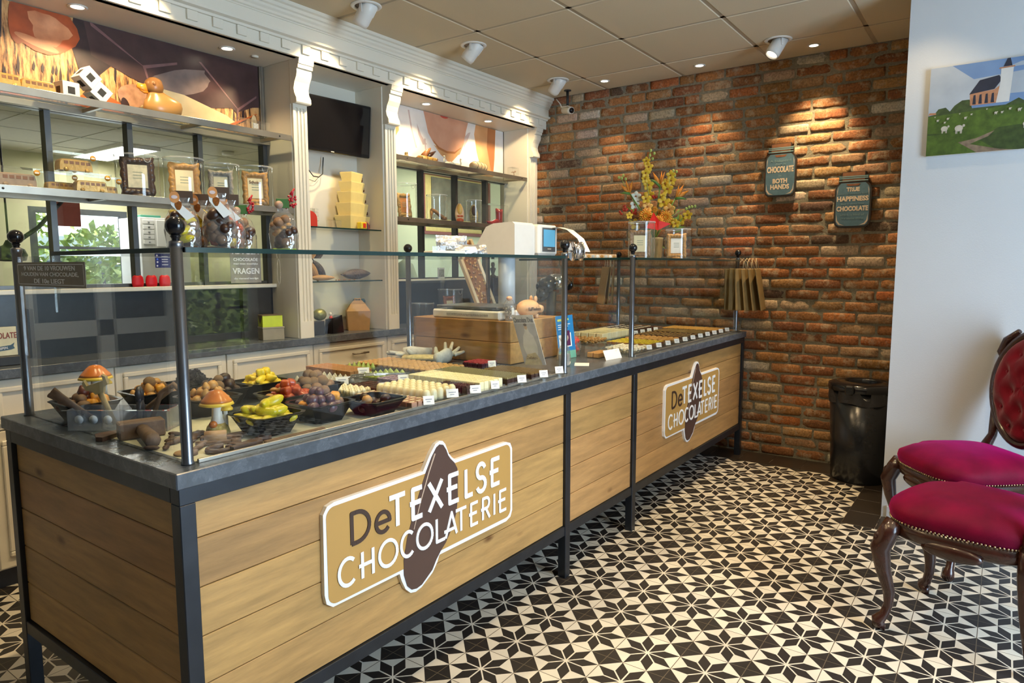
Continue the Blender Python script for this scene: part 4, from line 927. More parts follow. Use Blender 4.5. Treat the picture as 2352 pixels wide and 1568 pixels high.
# security camera
t = thing('security_camera', 'small cream bullet security camera hung from the ceiling corner by the cornice', 'camera', (4.19, 1.50, CZ))
mb = MB(); mb.cyl((0, 0, -.006), .03, .006, 16); mb.cyl((0, 0, -.135), .011, .13, 12); part('ceiling_stem', mb, black_matt, t)
mb = MB(); mb.tube([(.02, .05, -.150), (-.005, -.02, -.165), (-.02, -.05, -.171)], [.026, .028, .029], 16); mb.box(-.026, .03, -.02, .05, -.134, -.128, .002); part('camera_body', mb, white_paint, t)
mb = MB(); mb.tube([(-.0195, -.049, -.1705), (-.0225, -.056, -.172)], [.022, .022], 16); part('lens_ring', mb, black_gloss, t)
mb = MB(); mb.tube([(.01, .05, -.15), (-.01, .065, -.10), (-.015, .10, -.06)], .004, 6); part('antenna', mb, white_plastic, t)

# ------------------------------------------------------------------ television in the niche
t = thing('television', 'black flat television mounted high in the niche between two pilasters', 'television', (2.19, 2.06, 2.12), rot=(0, 0, 0))
mb = MB(); mb.box(-.30, .30, -.018, .02, 0, .335, .006); part('bezel', mb, black_gloss, t)
mb = MB(); mb.box(-.283, .283, -.0192, -.018, .022, .318); part('screen', mb, mat('tv_screen', (.006, .006, .008), .10, coat=.6), t)
mb = MB(); mb.box(-.012, .012, -.0195, -.018, .006, .011); part('badge', mb, grey_plastic, t)
mb = MB(); mb.box(-.06, .06, .02, .09, .10, .24); part('wall_bracket', mb, black_matt, t)
t.rotation_euler = (radians(5), 0, radians(-4))
mb = MB(); c = [(2.00, 2.12, 2.10), (2.01, 2.11, 2.05), (2.03, 2.085, 2.00), (2.07, 2.09, 1.965), (2.12, 2.10, 1.965), (2.16, 2.11, 1.99), (2.18, 2.13, 2.05), (2.185, 2.13, 2.10)]
mb.tube(c, .0035, 6); mb.tube([(2.005, 2.12, 2.09), (2.02, 2.11, 2.02), (2.06, 2.13, 1.95), (2.12, 2.14, 1.94), (2.16, 2.14, 1.98)], .0018, 6)
single('tv_cable', mb, black_matt, 'black looped cables hanging below the television', 'cable', (2.0, 2.12, 2.10), world=True)

# ------------------------------------------------------------------ back room behind the glazing
BZ = 2.4
mb = MB(); mb.box(.0, 3.3, YB+.1, 5.5, BZ, BZ+.1); mb.box(3.3, 7.0, YB+.1, 3.5, BZ, BZ+.1)
for x in (0.5, 1.1, 1.7, 2.3, 2.9): mb.box(x-.01, x+.01, YB+.1, 5.5, BZ-.004, BZ)
for y in (2.6, 3.2, 3.8, 4.4, 5.0): mb.box(0, 3.3, y-.01, y+.01, BZ-.004, BZ)
struct('ceiling_backroom', mb, mat('ceiling_back', (.50, .48, .38), .9, var=.05))['kind'] = 'structure'
mb = MB(); mb.box(-.1, 1.68, 5.5, 5.6, 0, BZ); mb.box(2.52, 3.4, 5.5, 5.6, 0, BZ); mb.box(1.68, 2.52, 5.5, 5.6, 1.93, BZ); mb.box(-.1, 0, YB+.1, 5.5, 0, BZ); mb.box(3.3, 3.4, 3.5, 5.5, 0, BZ)
mb.box(1.68, 2.52, 5.5, 5.6, 0, .3)
struct('wall_backroom', mb, wall_cream)
mb = MB(); mb.box(3.3, 7.0, 3.5, 3.6, 0, BZ); mb.box(7.0, 7.1, YB+.1, 3.6, 0, BZ); struct('wall_backroom_green', mb, wall_sage)
mb = MB()
mb.box(1.68, 1.74, 5.5, 5.56, .3, 1.93); mb.box(2.46, 2.52, 5.5, 5.56, .3, 1.93); mb.box(1.74, 2.46, 5.5, 5.56, 1.88, 1.93); mb.box(1.74, 2.46, 5.5, 5.56, 1.56, 1.585); mb.box(1.74, 2.46, 5.5, 5.56, .3, .36)
w = struct('window_4', mb, mat('window_frame_dark', (.05, .055, .06), .4))
mb = MB(); mb.box(1.74, 2.46, 5.525, 5.53, .36, 1.88); struct('window_pane', mb, pane, w)
mb = MB(); mb.box(1.98, 2.30, 4.38, 5.32, BZ-.03, BZ-.001); mb.box(2.0, 2.28, 4.40, 5.30, BZ-.032, BZ-.03, mi=1)
single('light_panel', mb, [lamp_white, panel_glow], 'bright flat rectangular light panel on the back room ceiling', 'light', (2.14, 4.85, BZ-.02), world=True)
mb = MB(); mb.cyl((2.75, 4.1, BZ-.03), .05, .03, 20); single('round_ceiling_light', mb, lamp_white, 'small round white fitting on the back room ceiling', 'light', (2.75, 4.1, BZ-.03), world=True)
t = thing('drawer_unit', 'white small-drawer cabinet in the back room beside the garden window', 'drawer unit', (2.55, 4.9, 0))
mb = MB(); mb.box(2.30, 2.75, 4.8, 5.2, 0, 1.84, .004); part('carcass', mb, white_plastic, t, world=True)
for k in range(5):
    mb = MB(); mb.box(2.32, 2.42, 4.79, 4.80, 1.60+k*.045, 1.637+k*.045, .002); mb.box(2.362, 2.378, 4.784, 4.79, 1.615+k*.045, 1.62+k*.045, mi=1); part('drawer', mb, [white_plastic, black_matt], t, world=True)
mb = MB(); mb.box(2.44, 2.73, 4.79, 4.80, 1.58, 1.82, .004); part('door', mb, white_plastic, t, world=True)
mb = MB(); mb.box(2.32, 2.5, 4.82, 5.05, 1.842, 1.862, .003); single('green_folder', mb, mat('folder_green', (.05, .25, .16), .5), 'green folder lying on the white drawer cabinet', 'folder', (2.4, 4.9, 1.842), world=True)
t = thing('pendant_lamp', 'black pendant lamp on a long cord, at the far left of the back room', 'lamp', (.86, 3.5, 1.43))
mb = MB(); mb.tube([(0, 0, .11), (-.005, 0, .97)], .006, 6); part('cord', mb, black_matt, t)
mb = MB(); mb.lathe([(.03, 0), (.085, .005), (.095, .04), (.08, .075), (.03, .10), (.015, .13)], 14); part('lamp_shade', mb, black_matt, t)
mb = MB(); mb.tube([(.82, 3.6, 1.46), (1.12, 3.75, 1.66), (1.32, 3.85, 1.86)], [.016, .014, .012], 8); mb.box(1.24, 1.42, 3.84, 3.87, 1.68, 1.98, .002, mi=1)
single('wall_rack_arm', mb, [black_matt, mat('red_card', (.35, .06, .03), .6)], 'dark slanted bar with a red card in the back room, far left', 'rack', (1.1, 3.7, 1.6), world=True)
t = thing('framed_painting', 'dark abstract painting with ochre mount and red-brown frame on the green back room wall', 'painting', (5.1, 3.49, 1.73))
fx0, fx1, fz0, fz1 = 4.55, 5.70, 1.735, 2.39
mb = MB(); w_ = .035
for (a, b, c_, d_) in ((fx0, fx1, fz0, fz0+w_), (fx0, fx1, fz1-w_, fz1), (fx0, fx0+w_, fz0+w_, fz1-w_), (fx1-w_, fx1, fz0+w_, fz1-w_)): mb.box(a, b, 3.46, 3.498, c_, d_, .003)
part('frame', mb, mat('frame_redbrown', (.14, .035, .015), .4), t, world=True)
mb = MB(); mb.box(fx0+w_, fx1-w_, 3.485, 3.495, fz0+w_, fz1-w_); part('mount', mb, mat('mount_ochre', (.45, .38, .13), .7), t, world=True)
mb = MB(); mb.box(fx0+.15, fx1-.15, 3.48, 3.485, fz0+.17, fz1-.05); part('painted_area', mb, mat('painted_area', (.06, .075, .05), .6, var=.6, scale=6, tint=(.22, .22, .14)), t, world=True)
t = thing('hat_stand_vase', 'rounded grey-green shape low on the back room wall behind the glazing', 'vase', (4.1, 3.3, 0)); mb = MB(); mb.lathe([(.1, 0), (.14, .3), (.16, .9), (.14, 1.25), (.08, 1.42), (.01, 1.47)], 20); part('vessel', mb, mat('vase_green', (.25, .27, .15), .6), t)

# garden beyond the windows (real shrubs on the ground outside)
mb = MB(); mb.box(-14, 16, -18, -4.4, -.16, -.12); mb.box(-14, 16, 6.2, 16, -.16, -.12); mb.box(-14, -3.2, -4.4, 6.2, -.16, -.12)
struct('ground_outside', mb, mat('paving_outside', (.34, .33, .31), .9, var=.2, scale=4))
def shrub(x, y, r, h, seed, label):
    t = thing('garden_shrub', label, 'shrub', (x, y, -.12), 0, 'leafy shrubs outside the windows'); rr = random.Random(seed)
    mb = MB(); mb.tube([(0, 0, 0), (.03, 0, h*.5), (0, .02, h*.8)], [.04, .03, .015], 7); part('stem', mb, mahogany, t)
    mb = MB()
    for k in range(1500):
        a = rr.uniform(0, 2*pi); zz = rr.random(); rad = r*math.sqrt(rr.uniform(.25, 1))*(.55+.45*sin(pi*min(1, zz*.9+.1))); p = Vector((rad*cos(a), rad*sin(a), .1+h*zz))
        d = Vector((rr.uniform(-1, 1), rr.uniform(-1, 1), rr.uniform(-.6, .8))).normalized(); s_ = d.cross(Vector((rr.uniform(-1, 1), rr.uniform(-1, 1), .3))).normalized(); L_ = rr.uniform(.09, .16)
        mb.add([p, p+d*L_*.5+s_*L_*.28, p+d*L_, p+d*L_*.5-s_*L_*.28], [(0, 1, 2, 3)], 0, False)
    part('foliage', mb, leaf, t)
for i, (x, y, r, h) in enumerate(((2.6, -6.6, .75, 2.7), (4.2, -6.7, .75, 2.9), (.7, -6.6, .7, 1.7), (-1.0, -6.6, .7, 1.5), (1.9, 7.2, .55, 1.75), (3.1, 7.4, .55, 1.85), (2.6, 9.0, .7, 2.3))):
    shrub(x, y, r, h, 30+i, ['bright green shrub outside the shop front'] [0] if y < 0 else 'bright green garden shrub seen through the back room window')
def hedge(x0, x1, y, h, seed, label):
    rr = random.Random(seed); mb = MB(); nx, nz = int((x1-x0)/.16), int(h/.16); vs = []; fs = []
    for s_ in (-1, 1):
        for j in range(nz+1):
            for i in range(nx+1): vs.append((x0+(x1-x0)*i/nx, y+s_*(.34+.10*rr.random())*(1-.5*(j/nz)**4), -.12+h*j/nz+.05*rr.random()))
    m_ = (nx+1)*(nz+1)
    for s_ in range(2):
        for j in range(nz):
            for i in range(nx): q_ = s_*m_+j*(nx+1)+i; fs.append((q_, q_+1, q_+nx+2, q_+nx+1))
    for i in range(nx): q_ = nz*(nx+1)+i; fs.append((q_, q_+1, q_+1+m_, q_+m_))
    mb.add(vs, fs, 0, False); single('garden_hedge', mb, mat('hedge_green', (.07, .17, .02), .7, var=.5, scale=16, bump=1.0, bscale=30, tint=(.36, .52, .09)), label, 'hedge', ((x0+x1)/2, y, -.12), world=True)
hedge(-3.0, 8.0, -8.4, 3.3, 5, 'tall clipped green hedge outside beyond the shop front')
hedge(-1.0, 6.0, 10.4, 1.5, 6, 'low green hedge beyond the back room window')
mb = MB(); mb.box(-2, 6, 11.0, 11.3, -.12, 1.9); mb.box(-2, 6, 10.98, 11, 1.2, 1.5, mi=1); single('garden_building', mb, [mat('far_render', (.6, .62, .62), .8), mat('far_glass', (.12, .15, .18), .3)], 'pale building beyond the garden shrubs', 'building', (2, 11, -.12), world=True)

# ------------------------------------------------------------------ steel framed glass shelves
def shelf(x0, x1, z, label):
    t = thing('steel_glass_shelf', label, 'shelf', ((x0+x1)/2, 2.03, z-.035))
    mb = MB(); mb.box(x0, x1, 1.905, 1.911, z-.030, z+.003, .001); part('front_rail', mb, steel_shelf, t, world=True)
    mb = MB(); mb.box(x0, x1, 2.11, 2.138, z-.034, z-.006, .001); part('back_rail', mb, steel_shelf, t, world=True)
    mb = MB(); mb.box(x0, x1, 1.9115, 2.137, z-.006, z-.0005); part('glass_board', mb, plate, t, world=True)
    n = 4
    for i in range(n):
        x = x0+.06+(x1-x0-.12)*i/(n-1); mb = MB(); mb.box(x-.008, x+.008, 1.911, 2.11, z-.026, z-.008); part('cross_bar', mb, steel_shelf, t, world=True)
    for x in (x0+.12, x1-.08): mb = MB(); mb.cyl((x, 1.9035, z-.013), .005, .002, 12, axis='y'); part('screw', mb, black_matt, t, world=True)
S1, S2, S3, S4 = 2.150, 1.735, 2.155, 1.735
shelf(.212, 1.776, S1, 'steel-railed glass shelf under the food mural'); shelf(.212, 1.776, S2, 'steel-railed glass shelf carrying chocolate picture frames and vans')
shelf(2.607, 4.198, S3, 'steel-railed glass shelf under the portrait mural'); shelf(2.607, 4.198, S4, 'steel-railed glass shelf carrying chocolate shoes')
for z, lb in ((1.640, 'frameless glass niche shelf with the tower of cream boxes'), (1.305, 'frameless glass niche shelf with cocoa pods')):
    mb = MB(); mb.box(1.884, 2.491, 1.93, 2.155, z-.008, z); mb.box(1.884, 2.491, 1.9285, 1.93, z-.008, z, mi=1); single('niche_shelf', mb, [plate, edge_green], lb, 'shelf', (2.19, 1.93, z-.008), world=True)

# ------------------------------------------------------------------ things on the shelves
van_mat = gold_choc
def van(label, loc, rz, m1=van_mat, L_=.115, boxed=True, group='boxed chocolate vans'):
    t = thing('chocolate_van', label, 'chocolate van', loc, rz, None)
    h = L_*.40; w = L_*.38
    mb = MB(); pr = [(-.5, .10), (-.5, .45), (-.47, .82), (-.42, .97), (-.3, 1.0), (.40, 1.0), (.455, .93), (.49, .55), (.5, .12)]
    pr = [(a*L_, b*h) for a, b in pr]; rings = [[(a*k, y, h*.1+(b-h*.1)*kk) for a, b in pr] for (y, k, kk) in ((-w/2, .97, .93), (-w/2+.004, 1, 1), (w/2-.004, 1, 1), (w/2, .97, .93))]
    mb.loft(rings, True, False); part('body', mb, m1, t)
    mb = MB()
    for s_ in (-1, 1):
        for k in range(5):
            x = -.36*L_+k*.165*L_; mb.box(x, x+.12*L_, s_*(w/2+.0003)-.0006, s_*(w/2+.0003)+.0006, h*.60, h*.84, .0005)
    part('windows', mb, milk_choc, t)
    for x in (-.31, .31):
        for s_ in (-1, 1): mb = MB(); mb.cyl((x*L_, s_*w/2-.004, h*.17), h*.18, .008, 12, axis='y'); part('wheel', mb, m1, t)
    return t
def clearbox(label, loc, rz, L_, w, h, sticker=True, group=None):
    t = thing('clear_gift_box', label, 'clear box', loc, rz, group); mb = MB(); mb.box(-L_/2, L_/2, -w/2, w/2, 0, h); part('clear_shell', mb, acrylic_w, t)
    if sticker:
        mb = MB(); mb.cyl((L_*.38, -w/2-.0012, h*.80), .013, .001, 16, axis='y'); mb.box(L_*.38-.008, L_*.38+.008, -w/2-.002, -w/2-.001, h*.80-.003, h*.80+.003, mi=1); part('round_sticker', mb, [orange_choc, paper], t)
    return t
bx = [((.415, 2.02, S2), 0.05, .19, 'left end of the middle shelf'), ((.605, 2.07, S2), .1, .14, 'right of the leftmost boxed van'), ((.70, 1.975, S2), -.06, .165, 'in front, under the stacked van box'), ((.80, 2.065, S2), 0, .14, 'beside the dark brown picture frame'), ((.665, 2.045, S2+.094), .02, .18, 'stacked on top of the other boxes')]
for i, (loc, rz, L_, w_) in enumerate(bx):
    clearbox('clear gift box holding a chocolate van, '+w_, loc, rz, L_, .078, .090)
    van('golden chocolate camper van in the clear box, '+w_, (loc[0], loc[1], loc[2]+.003), rz, gold_choc if i else mat('cocoa_pale', (.42, .30, .20), .3, var=.2), L_*.80)
van('golden chocolate camper van at the left edge of the top shelf', (.375, 1.97, S1), .05, gold_choc, .135)
van('golden chocolate camper van on the top shelf, left of the cubes', (.515, 1.99, S1), 0, gold_choc, .135)
def cube(loc, rot, label):
    t = thing('star_cube', label, 'cube', loc, group='white cubes with black squares', rot=rot); a = .037
    mb = MB(); mb.box(-a, a, -a, a, -a, a, .001); part('cube_body', mb, white_plastic, t)
    mb = MB(); s_ = a*.42
    for ax in range(3):
        for sg in (-1, 1):
            c = [0, 0, 0]; c[ax] = sg*(a+.0002); e_ = [s_]*3; e_[ax] = .0006
            mb.box(c[0]-e_[0], c[0]+e_[0], c[1]-e_[1], c[1]+e_[1], c[2]-e_[2], c[2]+e_[2])
    part('black_squares', mb, black_matt, t); return t
cube((.640, 2.0, S1+.0375), (0, 0, .12), 'white cube with a black square, standing flat at the left of the trio')
cube((.726, 2.0, S1+.112), (0, radians(42), .1), 'white cube with a black square, balanced on top of the trio')
cube((.772, 2.0, S1+.053), (0, radians(38), .05), 'white cube with a black square, tilted lower right of the trio')
# duck
t = thing('chocolate_duck', 'brown caramel chocolate duck with orange beak on the top shelf', 'duck', (1.07, 2.0, S1), radians(4))
duckm = mat('duck_body', (.42, .22, .07), .3, var=.05, scale=6); 
mb = MB(); rings = []
for (x, z, rx, ry) in ((0, .001, .070, .046), (.002, .015, .088, .056), (.006, .04, .094, .058), (.006, .065, .088, .054), (-.006, .082, .066, .046), (-.022, .095, .046, .038), (-.030, .104, .036, .034)):
    rings.append([(x+rx*cos(2*pi*i/24)*(1+.12*max(0, cos(2*pi*i/24))), ry*sin(2*pi*i/24), z+.016*max(0, cos(2*pi*i/24))**2*(z > .03)) for i in range(24)])
mb.loft(rings, True, True); part('body', mb, duckm, t)
mb = MB(); mb.ell((-.034, 0, .136), (.046, .042, .046), 20, 14); mb.ell((-.030, 0, .158), (.038, .034, .026), 16, 10); part('head', mb, mat('duck_head', (.26, .12, .04), .3, var=.1), t)
mb = MB(); mb.tube([(-.060, 0, .128), (-.090, 0, .122), (-.118, 0, .127)], [.022, .019, .011], 12, flat=.55); mb.tube([(-.060, 0, .112), (-.086, 0, .108), (-.106, 0, .112)], [.015, .012, .006], 12, flat=.5); part('beak', mb, mat('beak_orange', (.78, .25, .02), .35), t)
for s_ in (-1, 1): mb = MB(); mb.ell((-.050, s_*.036, .144), (.010, .006, .010), 12, 8); mb.ell((-.052, s_*.039, .144), (.005, .004, .005), 10, 6); part('eye', mb, milk_choc, t)
clearbox('glossy clear acrylic box with a small black crest, right end of the top left shelf', (1.575, 1.99, S1), .05, .20, .06, .062, False)
mb = MB(); mb.box(-.016, .016, -.001, .001, 0, .028); single('acrylic_crest_card', mb, mat('crest_ink', (.06, .06, .06), .5, var=.8, scale=300, tint=(.8, .8, .8)), 'small black and white crest card inside the glossy clear box', 'card', (1.585, 1.965, S1+.018))

# ornate chocolate picture frames in clear cylinders
def scroll_frame(mb, w, h, bw, seed, d=.016):
    rr = random.Random(seed); n = 72; out = []; inn = []
    def rectp(t_, hw, hh):
        P_ = 2*(hw+hh)*2; s_ = t_*P_
        for (ax, ay, bx_, by, l) in ((-hw, -hh, hw, -hh, 2*hw), (hw, -hh, hw, hh, 2*hh), (hw, hh, -hw, hh, 2*hw), (-hw, hh, -hw, -hh, 2*hh)):
            if s_ <= l: return (ax+(bx_-ax)*s_/l, ay+(by-ay)*s_/l)
            s_ -= l
        return (-hw, -hh)
    rings = [[] for _ in range(5)]
    for i in range(n):
        t_ = i/n; wv = 1+.10*sin(t_*2*pi*12)+.05*rr.uniform(-1, 1)
        ox, oy = rectp(t_, w/2, h/2); ix_, iy_ = rectp(t_, w/2-bw, h/2-bw)
        cxn = abs(ox)/(w/2) > .8 and abs(oy)/(h/2) > .8
        k = wv*(1.10 if cxn else 1)
        O_ = (ix_+(ox-ix_)*k, iy_+(oy-iy_)*k); mid = ((O_[0]+ix_)/2, (O_[1]+iy_)/2); bump = d*(1+.35*sin(t_*2*pi*24))
        rings[0].append((O_[0], 0, O_[1])); rings[1].append((O_[0], -d*.6, O_[1])); rings[2].append((mid[0], -bump, mid[1])); rings[3].append((ix_, -d*.55, iy_)); rings[4].append((ix_, 0, iy_))
    o = mb.n(); mb.loft(rings, False, True); 
    return mb
def frame(label, loc, rz, m1, w=.13, h=.17, cardm=None, words=None, foot=True, tilt=8, group=None, deco=None):
    t = thing('chocolate_picture_frame', label, 'picture frame', loc, rz, group); T = Matrix.Translation((0, 0, h/2+.012)) @ Matrix.Rotation(radians(-tilt), 4, 'X')
    mb = MB(); scroll_frame(mb, w, h, w*.20, hash(label) % 97 if False else len(label)); mb.xf(T); part('scroll_border', mb, m1, t)
    mb = MB(); mb.box(-w*.33, w*.33, -.004, .002, -h*.36, h*.36); mb.xf(T); part('backing', mb, m1, t)
    cm = cardm or mat('card_cream', (.78, .70, .46), .6, var=.03)
    mb = MB(); mb.box(-w*.29, w*.29, -.0062, -.004, -h*.31, h*.31); mb.xf(T); cd_ = part('card', mb, cm, t)
    mb = MB()
    for k in range(3): mb.box(-w*.14, w*.14, -.0070, -.0062, h*(.10-.08*k), h*(.12-.08*k))
    mb.xf(T); part('card_print', mb, deco or mat('card_ink', (.28, .32, .25), .6), t)
    if words:
        c = T @ Vector((0, -.0072, h*.19)); o = T.to_3x3()
        tx = text(words, .02, mat('words_brown', (.16, .07, .02), .6), c, o @ Vector((1, 0, 0)), o @ Vector((0, 0, 1)), 'lettering', t, width=w*.46, height=h*.10, bold=.0004)
    if foot:
        mb = MB(); mb.lathe([(w*.30, 0), (w*.32, .008), (w*.22, .02), (w*.10, .026)], 16, (0, -.01, 0), sy=.5); part('foot', mb, m1, t)
    return t
def cylinder_tub(label, loc, r, h, group=None, handle=True, box=False):
    t = thing('clear_cylinder_tub', label, 'clear container', loc, 0, group)
    mb = MB(); n = 32
    ring = lambda rr, z: [(rr*cos(2*pi*i/n), rr*sin(2*pi*i/n), z) for i in range(n)]
    mb.loft([ring(r, 0), ring(r, h)], False, True); part('clear_wall', mb, acrylic_w, t)
    mb = MB(); mb.loft([ring(r, 0), ring(r+.001, .004), ring(r-.001, .004)], False, True); mb.lathe([(r+.0015, h-.006), (r+.0035, h), (r+.001, h+.003)], n, cap=False); part('lid_rim', mb, glass('lid_rim_acrylic', (.85, .88, .86), 2.5, .05, film=.22), t)
    if handle:
        mb = MB(); mb.tube([(.018*cos(radians(a)), -r-.003, h-.012+.026*sin(radians(a))) for a in range(180, 361, 18)], .002, 6); part('lid_handle', mb, MATS['lid_rim_acrylic'], t)
    return t
frs = [((.945, 2.025, S2), .150, .185, dark_choc, 'dark chocolate scroll picture frame with a blue-edged card', mat('card_blue_edge', (.62, .66, .52), .6, var=.3, scale=40, tint=(.86, .80, .60)), None, .122, .205),
       ((1.185, 2.025, S2), .148, .185, light_choc, 'caramel scroll picture frame behind the leftmost chocolate bags', None, None, .118, .22),
       ((1.395, 2.03, S2), .125, .170, mat('antique_silver_choc', (.33, .27, .20), .4, var=.4, scale=40, bump=.4, tint=(.62, .55, .45)), 'pale antique scroll picture frame, third from the left', None, None, .108, .215),
       ((1.605, 2.025, S2), .140, .185, light_choc, 'caramel scroll picture frame reading Schoko beside the white upright', None, 'Schoko', .108, .225)]
for (loc, w_, h_, m1, lb, cm, wd, r, hh) in frs:
    frame(lb, (loc[0], loc[1], loc[2]+.002), radians(-24), m1, w_, h_, cm, wd)
    cylinder_tub('clear cylinder tub round the '+lb.split(' picture')[0]+' frame, '+{0: 'leftmost', 1: 'second', 2: 'third', 3: 'rightmost'}[frs.index((loc, w_, h_, m1, lb, cm, wd, r, hh))]+' of four', (loc[0], loc[1], loc[2]), min(r*.9, .099), hh)

# right shelves
t = thing('chocolate_gnome', 'tiny brown chocolate figurine at the left end of the right top shelf', 'figurine', (2.815, 2.0, S3)); mb = MB(); mb.lathe([(.022, 0), (.024, .01), (.014, .025), (.012, .032), (.004, .034)], 12); mb.ell((-.006, 0, .038), (.008, .008, .010), 8, 6); mb.ell((.010, 0, .040), (.006, .006, .012), 8, 6); part('figure', mb, mat('gnome_gold', (.28, .19, .06), .4, var=.4), t)
t = thing('chocolate_basket', 'oval chocolate basket holding two dark bottles on the right top shelf', 'basket', (3.035, 2.0, S3), .05); mb = MB(); rings = []
for z, k in ((0, .78), (.012, .92), (.03, 1.0), (.034, .98)): rings.append([(.10*k*cos(2*pi*i/32), .052*k*sin(2*pi*i/32), z+.006*abs(cos(2*pi*i/32))**2) for i in range(32)])
mb.loft(rings, True, True); part('woven_body', mb, gold_choc, t)
mb = MB()
for k in range(12):
    a = 2*pi*k/12; mb.tube([(.086*cos(a), .046*sin(a), .004), (.103*cos(a), .056*sin(a), .034)], .0025, 5)
part('slats', mb, milk_choc, t)
mb = MB(); mb.tube([(-.03, 0, .035), (.02, .0, .075), (.05, 0, .10)], [.02, .018, .006], 12); single('mini_bottle', mb, milk_choc, 'small brown bottle leaning left in the chocolate basket', 'bottle', (3.02, 2.0, S3+.008))
mb = MB(); mb.tube([(-.02, .01, .03), (.03, .0, .06), (.075, 0, .085)], [.017, .015, .004], 12); single('mini_bottle', mb, dark_choc, 'small black bottle leaning right in the chocolate basket', 'bottle', (3.05, 2.0, S3+.008))
for i, (x, rz, lb) in enumerate(((3.265, pi, 'small white chocolate swan on the left of the pair'), (3.375, 0, 'small white chocolate swan on the right of the pair'))):
    t = thing('chocolate_swan', lb, 'swan', (x, 2.0, S3), rz); mb = MB(); mb.ell((0, 0, .018), (.045, .022, .018), 16, 8); mb.tube([(-.036, 0, .02), (-.055, 0, .032), (-.064, 0, .036)], [.013, .008, .001], 8); part('body', mb, cream_choc, t)
    mb = MB(); mb.tube([(.034, 0, .022), (.044, 0, .04), (.036, 0, .06), (.04, 0, .072), (.052, 0, .070)], [.009, .006, .0055, .006, .003], 8); part('neck', mb, cream_choc, t)
t = thing('chocolate_barrel', 'caramel chocolate loaf banded in dark chocolate on the right top shelf', 'chocolate loaf', (3.64, 2.0, S3), .08); mb = MB(); rings = []
for i in range(11):
    x = -.105+.21*i/10; k = (1-abs(x/.112)**2.6)**.5 if abs(x) < .112 else .1; rings.append([(x, .048*k*cos(2*pi*j/20), .040+.038*k*sin(2*pi*j/20)) for j in range(20)])
mb.loft(rings, True, True); part('loaf', mb, mat('loaf_gold', (.62, .36, .11), .35, var=.15, scale=30, tint=(.85, .68, .42)), t)
for k in range(4):
    x = -.066+k*.044; kk = (1-abs(x/.112)**2.6)**.5; mb = MB(); mb.tube([(x, .0488*kk*cos(radians(a)), .040+.0388*kk*sin(radians(a))) for a in range(-60, 241, 20)], .0016, 5); part('band', mb, dark_choc, t)
clearbox('small clear box with a brown twig ornament, right end of the right top shelf', (4.12, 2.0, S3), 0, .10, .05, .085, False)
mb = MB(); mb.tube([(0, 0, 0), (.002, 0, .03), (-.004, 0, .05)], .003, 6); mb.tube([(-.035, 0, .042), (-.01, 0, .047), (.02, 0, .050), (.03, 0, .056)], .003, 6); mb.tube([(.012, 0, .048), (.016, 0, .062)], .0025, 5); single('twig_ornament', mb, milk_choc, 'brown twig-shaped chocolate ornament in the small clear box', 'ornament', (4.13, 2.0, S3+.003))
# right middle shelf
frame('colourful fruit-decorated chocolate picture frame at the left of the right middle shelf', (2.80, 2.02, S4+.001), 0, mat('fruity_choc', (.55, .14, .03), .35, var=.6, scale=25, bump=.4, tint=(.85, .50, .15)), .13, .165, mat('card_tropic', (.15, .35, .06), .5, var=.7, scale=18, tint=(.95, .38, .10)))
cylinder_tub('clear cylinder tub round the fruit-decorated frame', (2.80, 2.02, S4), .092, .245)
def heel(label, loc, rz, m1, m2, sc=1.0, bow=False):
    t = thing('chocolate_shoe', label, 'chocolate shoe', loc, rz); mb = MB()
    P_ = [(0, .075, .035), (.02, .075, .03), (.05, .06, .03), (.08, .035, .034), (.11, .02, .034), (.135, .014, .026), (.15, .012, .012)]
    mb.loft([[(x*sc, w_*cos(2*pi*i/14)*sc*.75, (z+.011*(1+sin(2*pi*i/14))*(1.6 if x < .12 else 1))*sc) for i in range(14)] for x, z, w_ in P_], True, True)
    mb.tube([(0.004*sc, 0, .085*sc), (-.004*sc, 0, .04*sc), (.0, 0, 0)], [.018*sc, .008*sc, .006*sc], 10); part('shoe_body', mb, m1, t)
    mb = MB(); mb.loft([[(x*sc, w_*.55*cos(2*pi*i/14)*sc*.75, (z+.030+.002*sin(2*pi*i/14))*sc) for i in range(14)] for x, z, w_ in P_[:4]], True, True); part('insole', mb, m2, t)
    mb = MB(); mb.ell((.125*sc, 0, .026*sc), (.03*sc, .028*sc, .018*sc), 14, 8); part('toe_cap', mb, m2 if not bow else m1, t)
    return t
def slipper(label, loc, m1, m2, m3):
    """court shoe standing on its toe end, seen from the front with the opening upwards"""
    t = thing('chocolate_shoe', label, 'chocolate shoe', loc, radians(-42)); mb = MB(); rings = []
    for k in range(11):
        s_ = k/10; z = .004+.150*s_; w_ = .036*(sin(pi*(.16+.80*s_))**.6); d_ = .030*(1-.55*s_)*(.7 if k in (0, 10) else 1)
        rings.append([(w_*cos(a_), .016*s_+d_*sin(a_), z) for a_ in [2*pi*i/18 for i in range(18)]])
    mb.loft(rings, True, True); part('shoe_body', mb, m1, t)
    mb = MB(); mb.ell((0, -.012, .105), (.020, .014, .042), 16, 12); part('opening', mb, m2, t)
    mb = MB(); mb.ell((0, -.012, .020), (.030, .024, .020), 16, 10); part('toe', mb, m3, t)
    mb = MB()
    for s_ in (-1, 1): mb.ell((s_*.012, -.032, .052), (.012, .005, .008), 10, 6)
    mb.ell((0, -.034, .052), (.005, .005, .005), 8, 6); part('bow', mb, m3, t)
    return t
heel('brown and orange chocolate high heel in a tall clear cylinder', (3.115, 2.04, S4+.003), radians(-20), mat('heel_rust', (.38, .15, .04), .35, var=.3, tint=(.55, .28, .10)), milk_choc, .85)
cylinder_tub('tall clear cylinder round the brown high-heeled chocolate shoe', (3.155, 2.02, S4), .078, .195, handle=False)
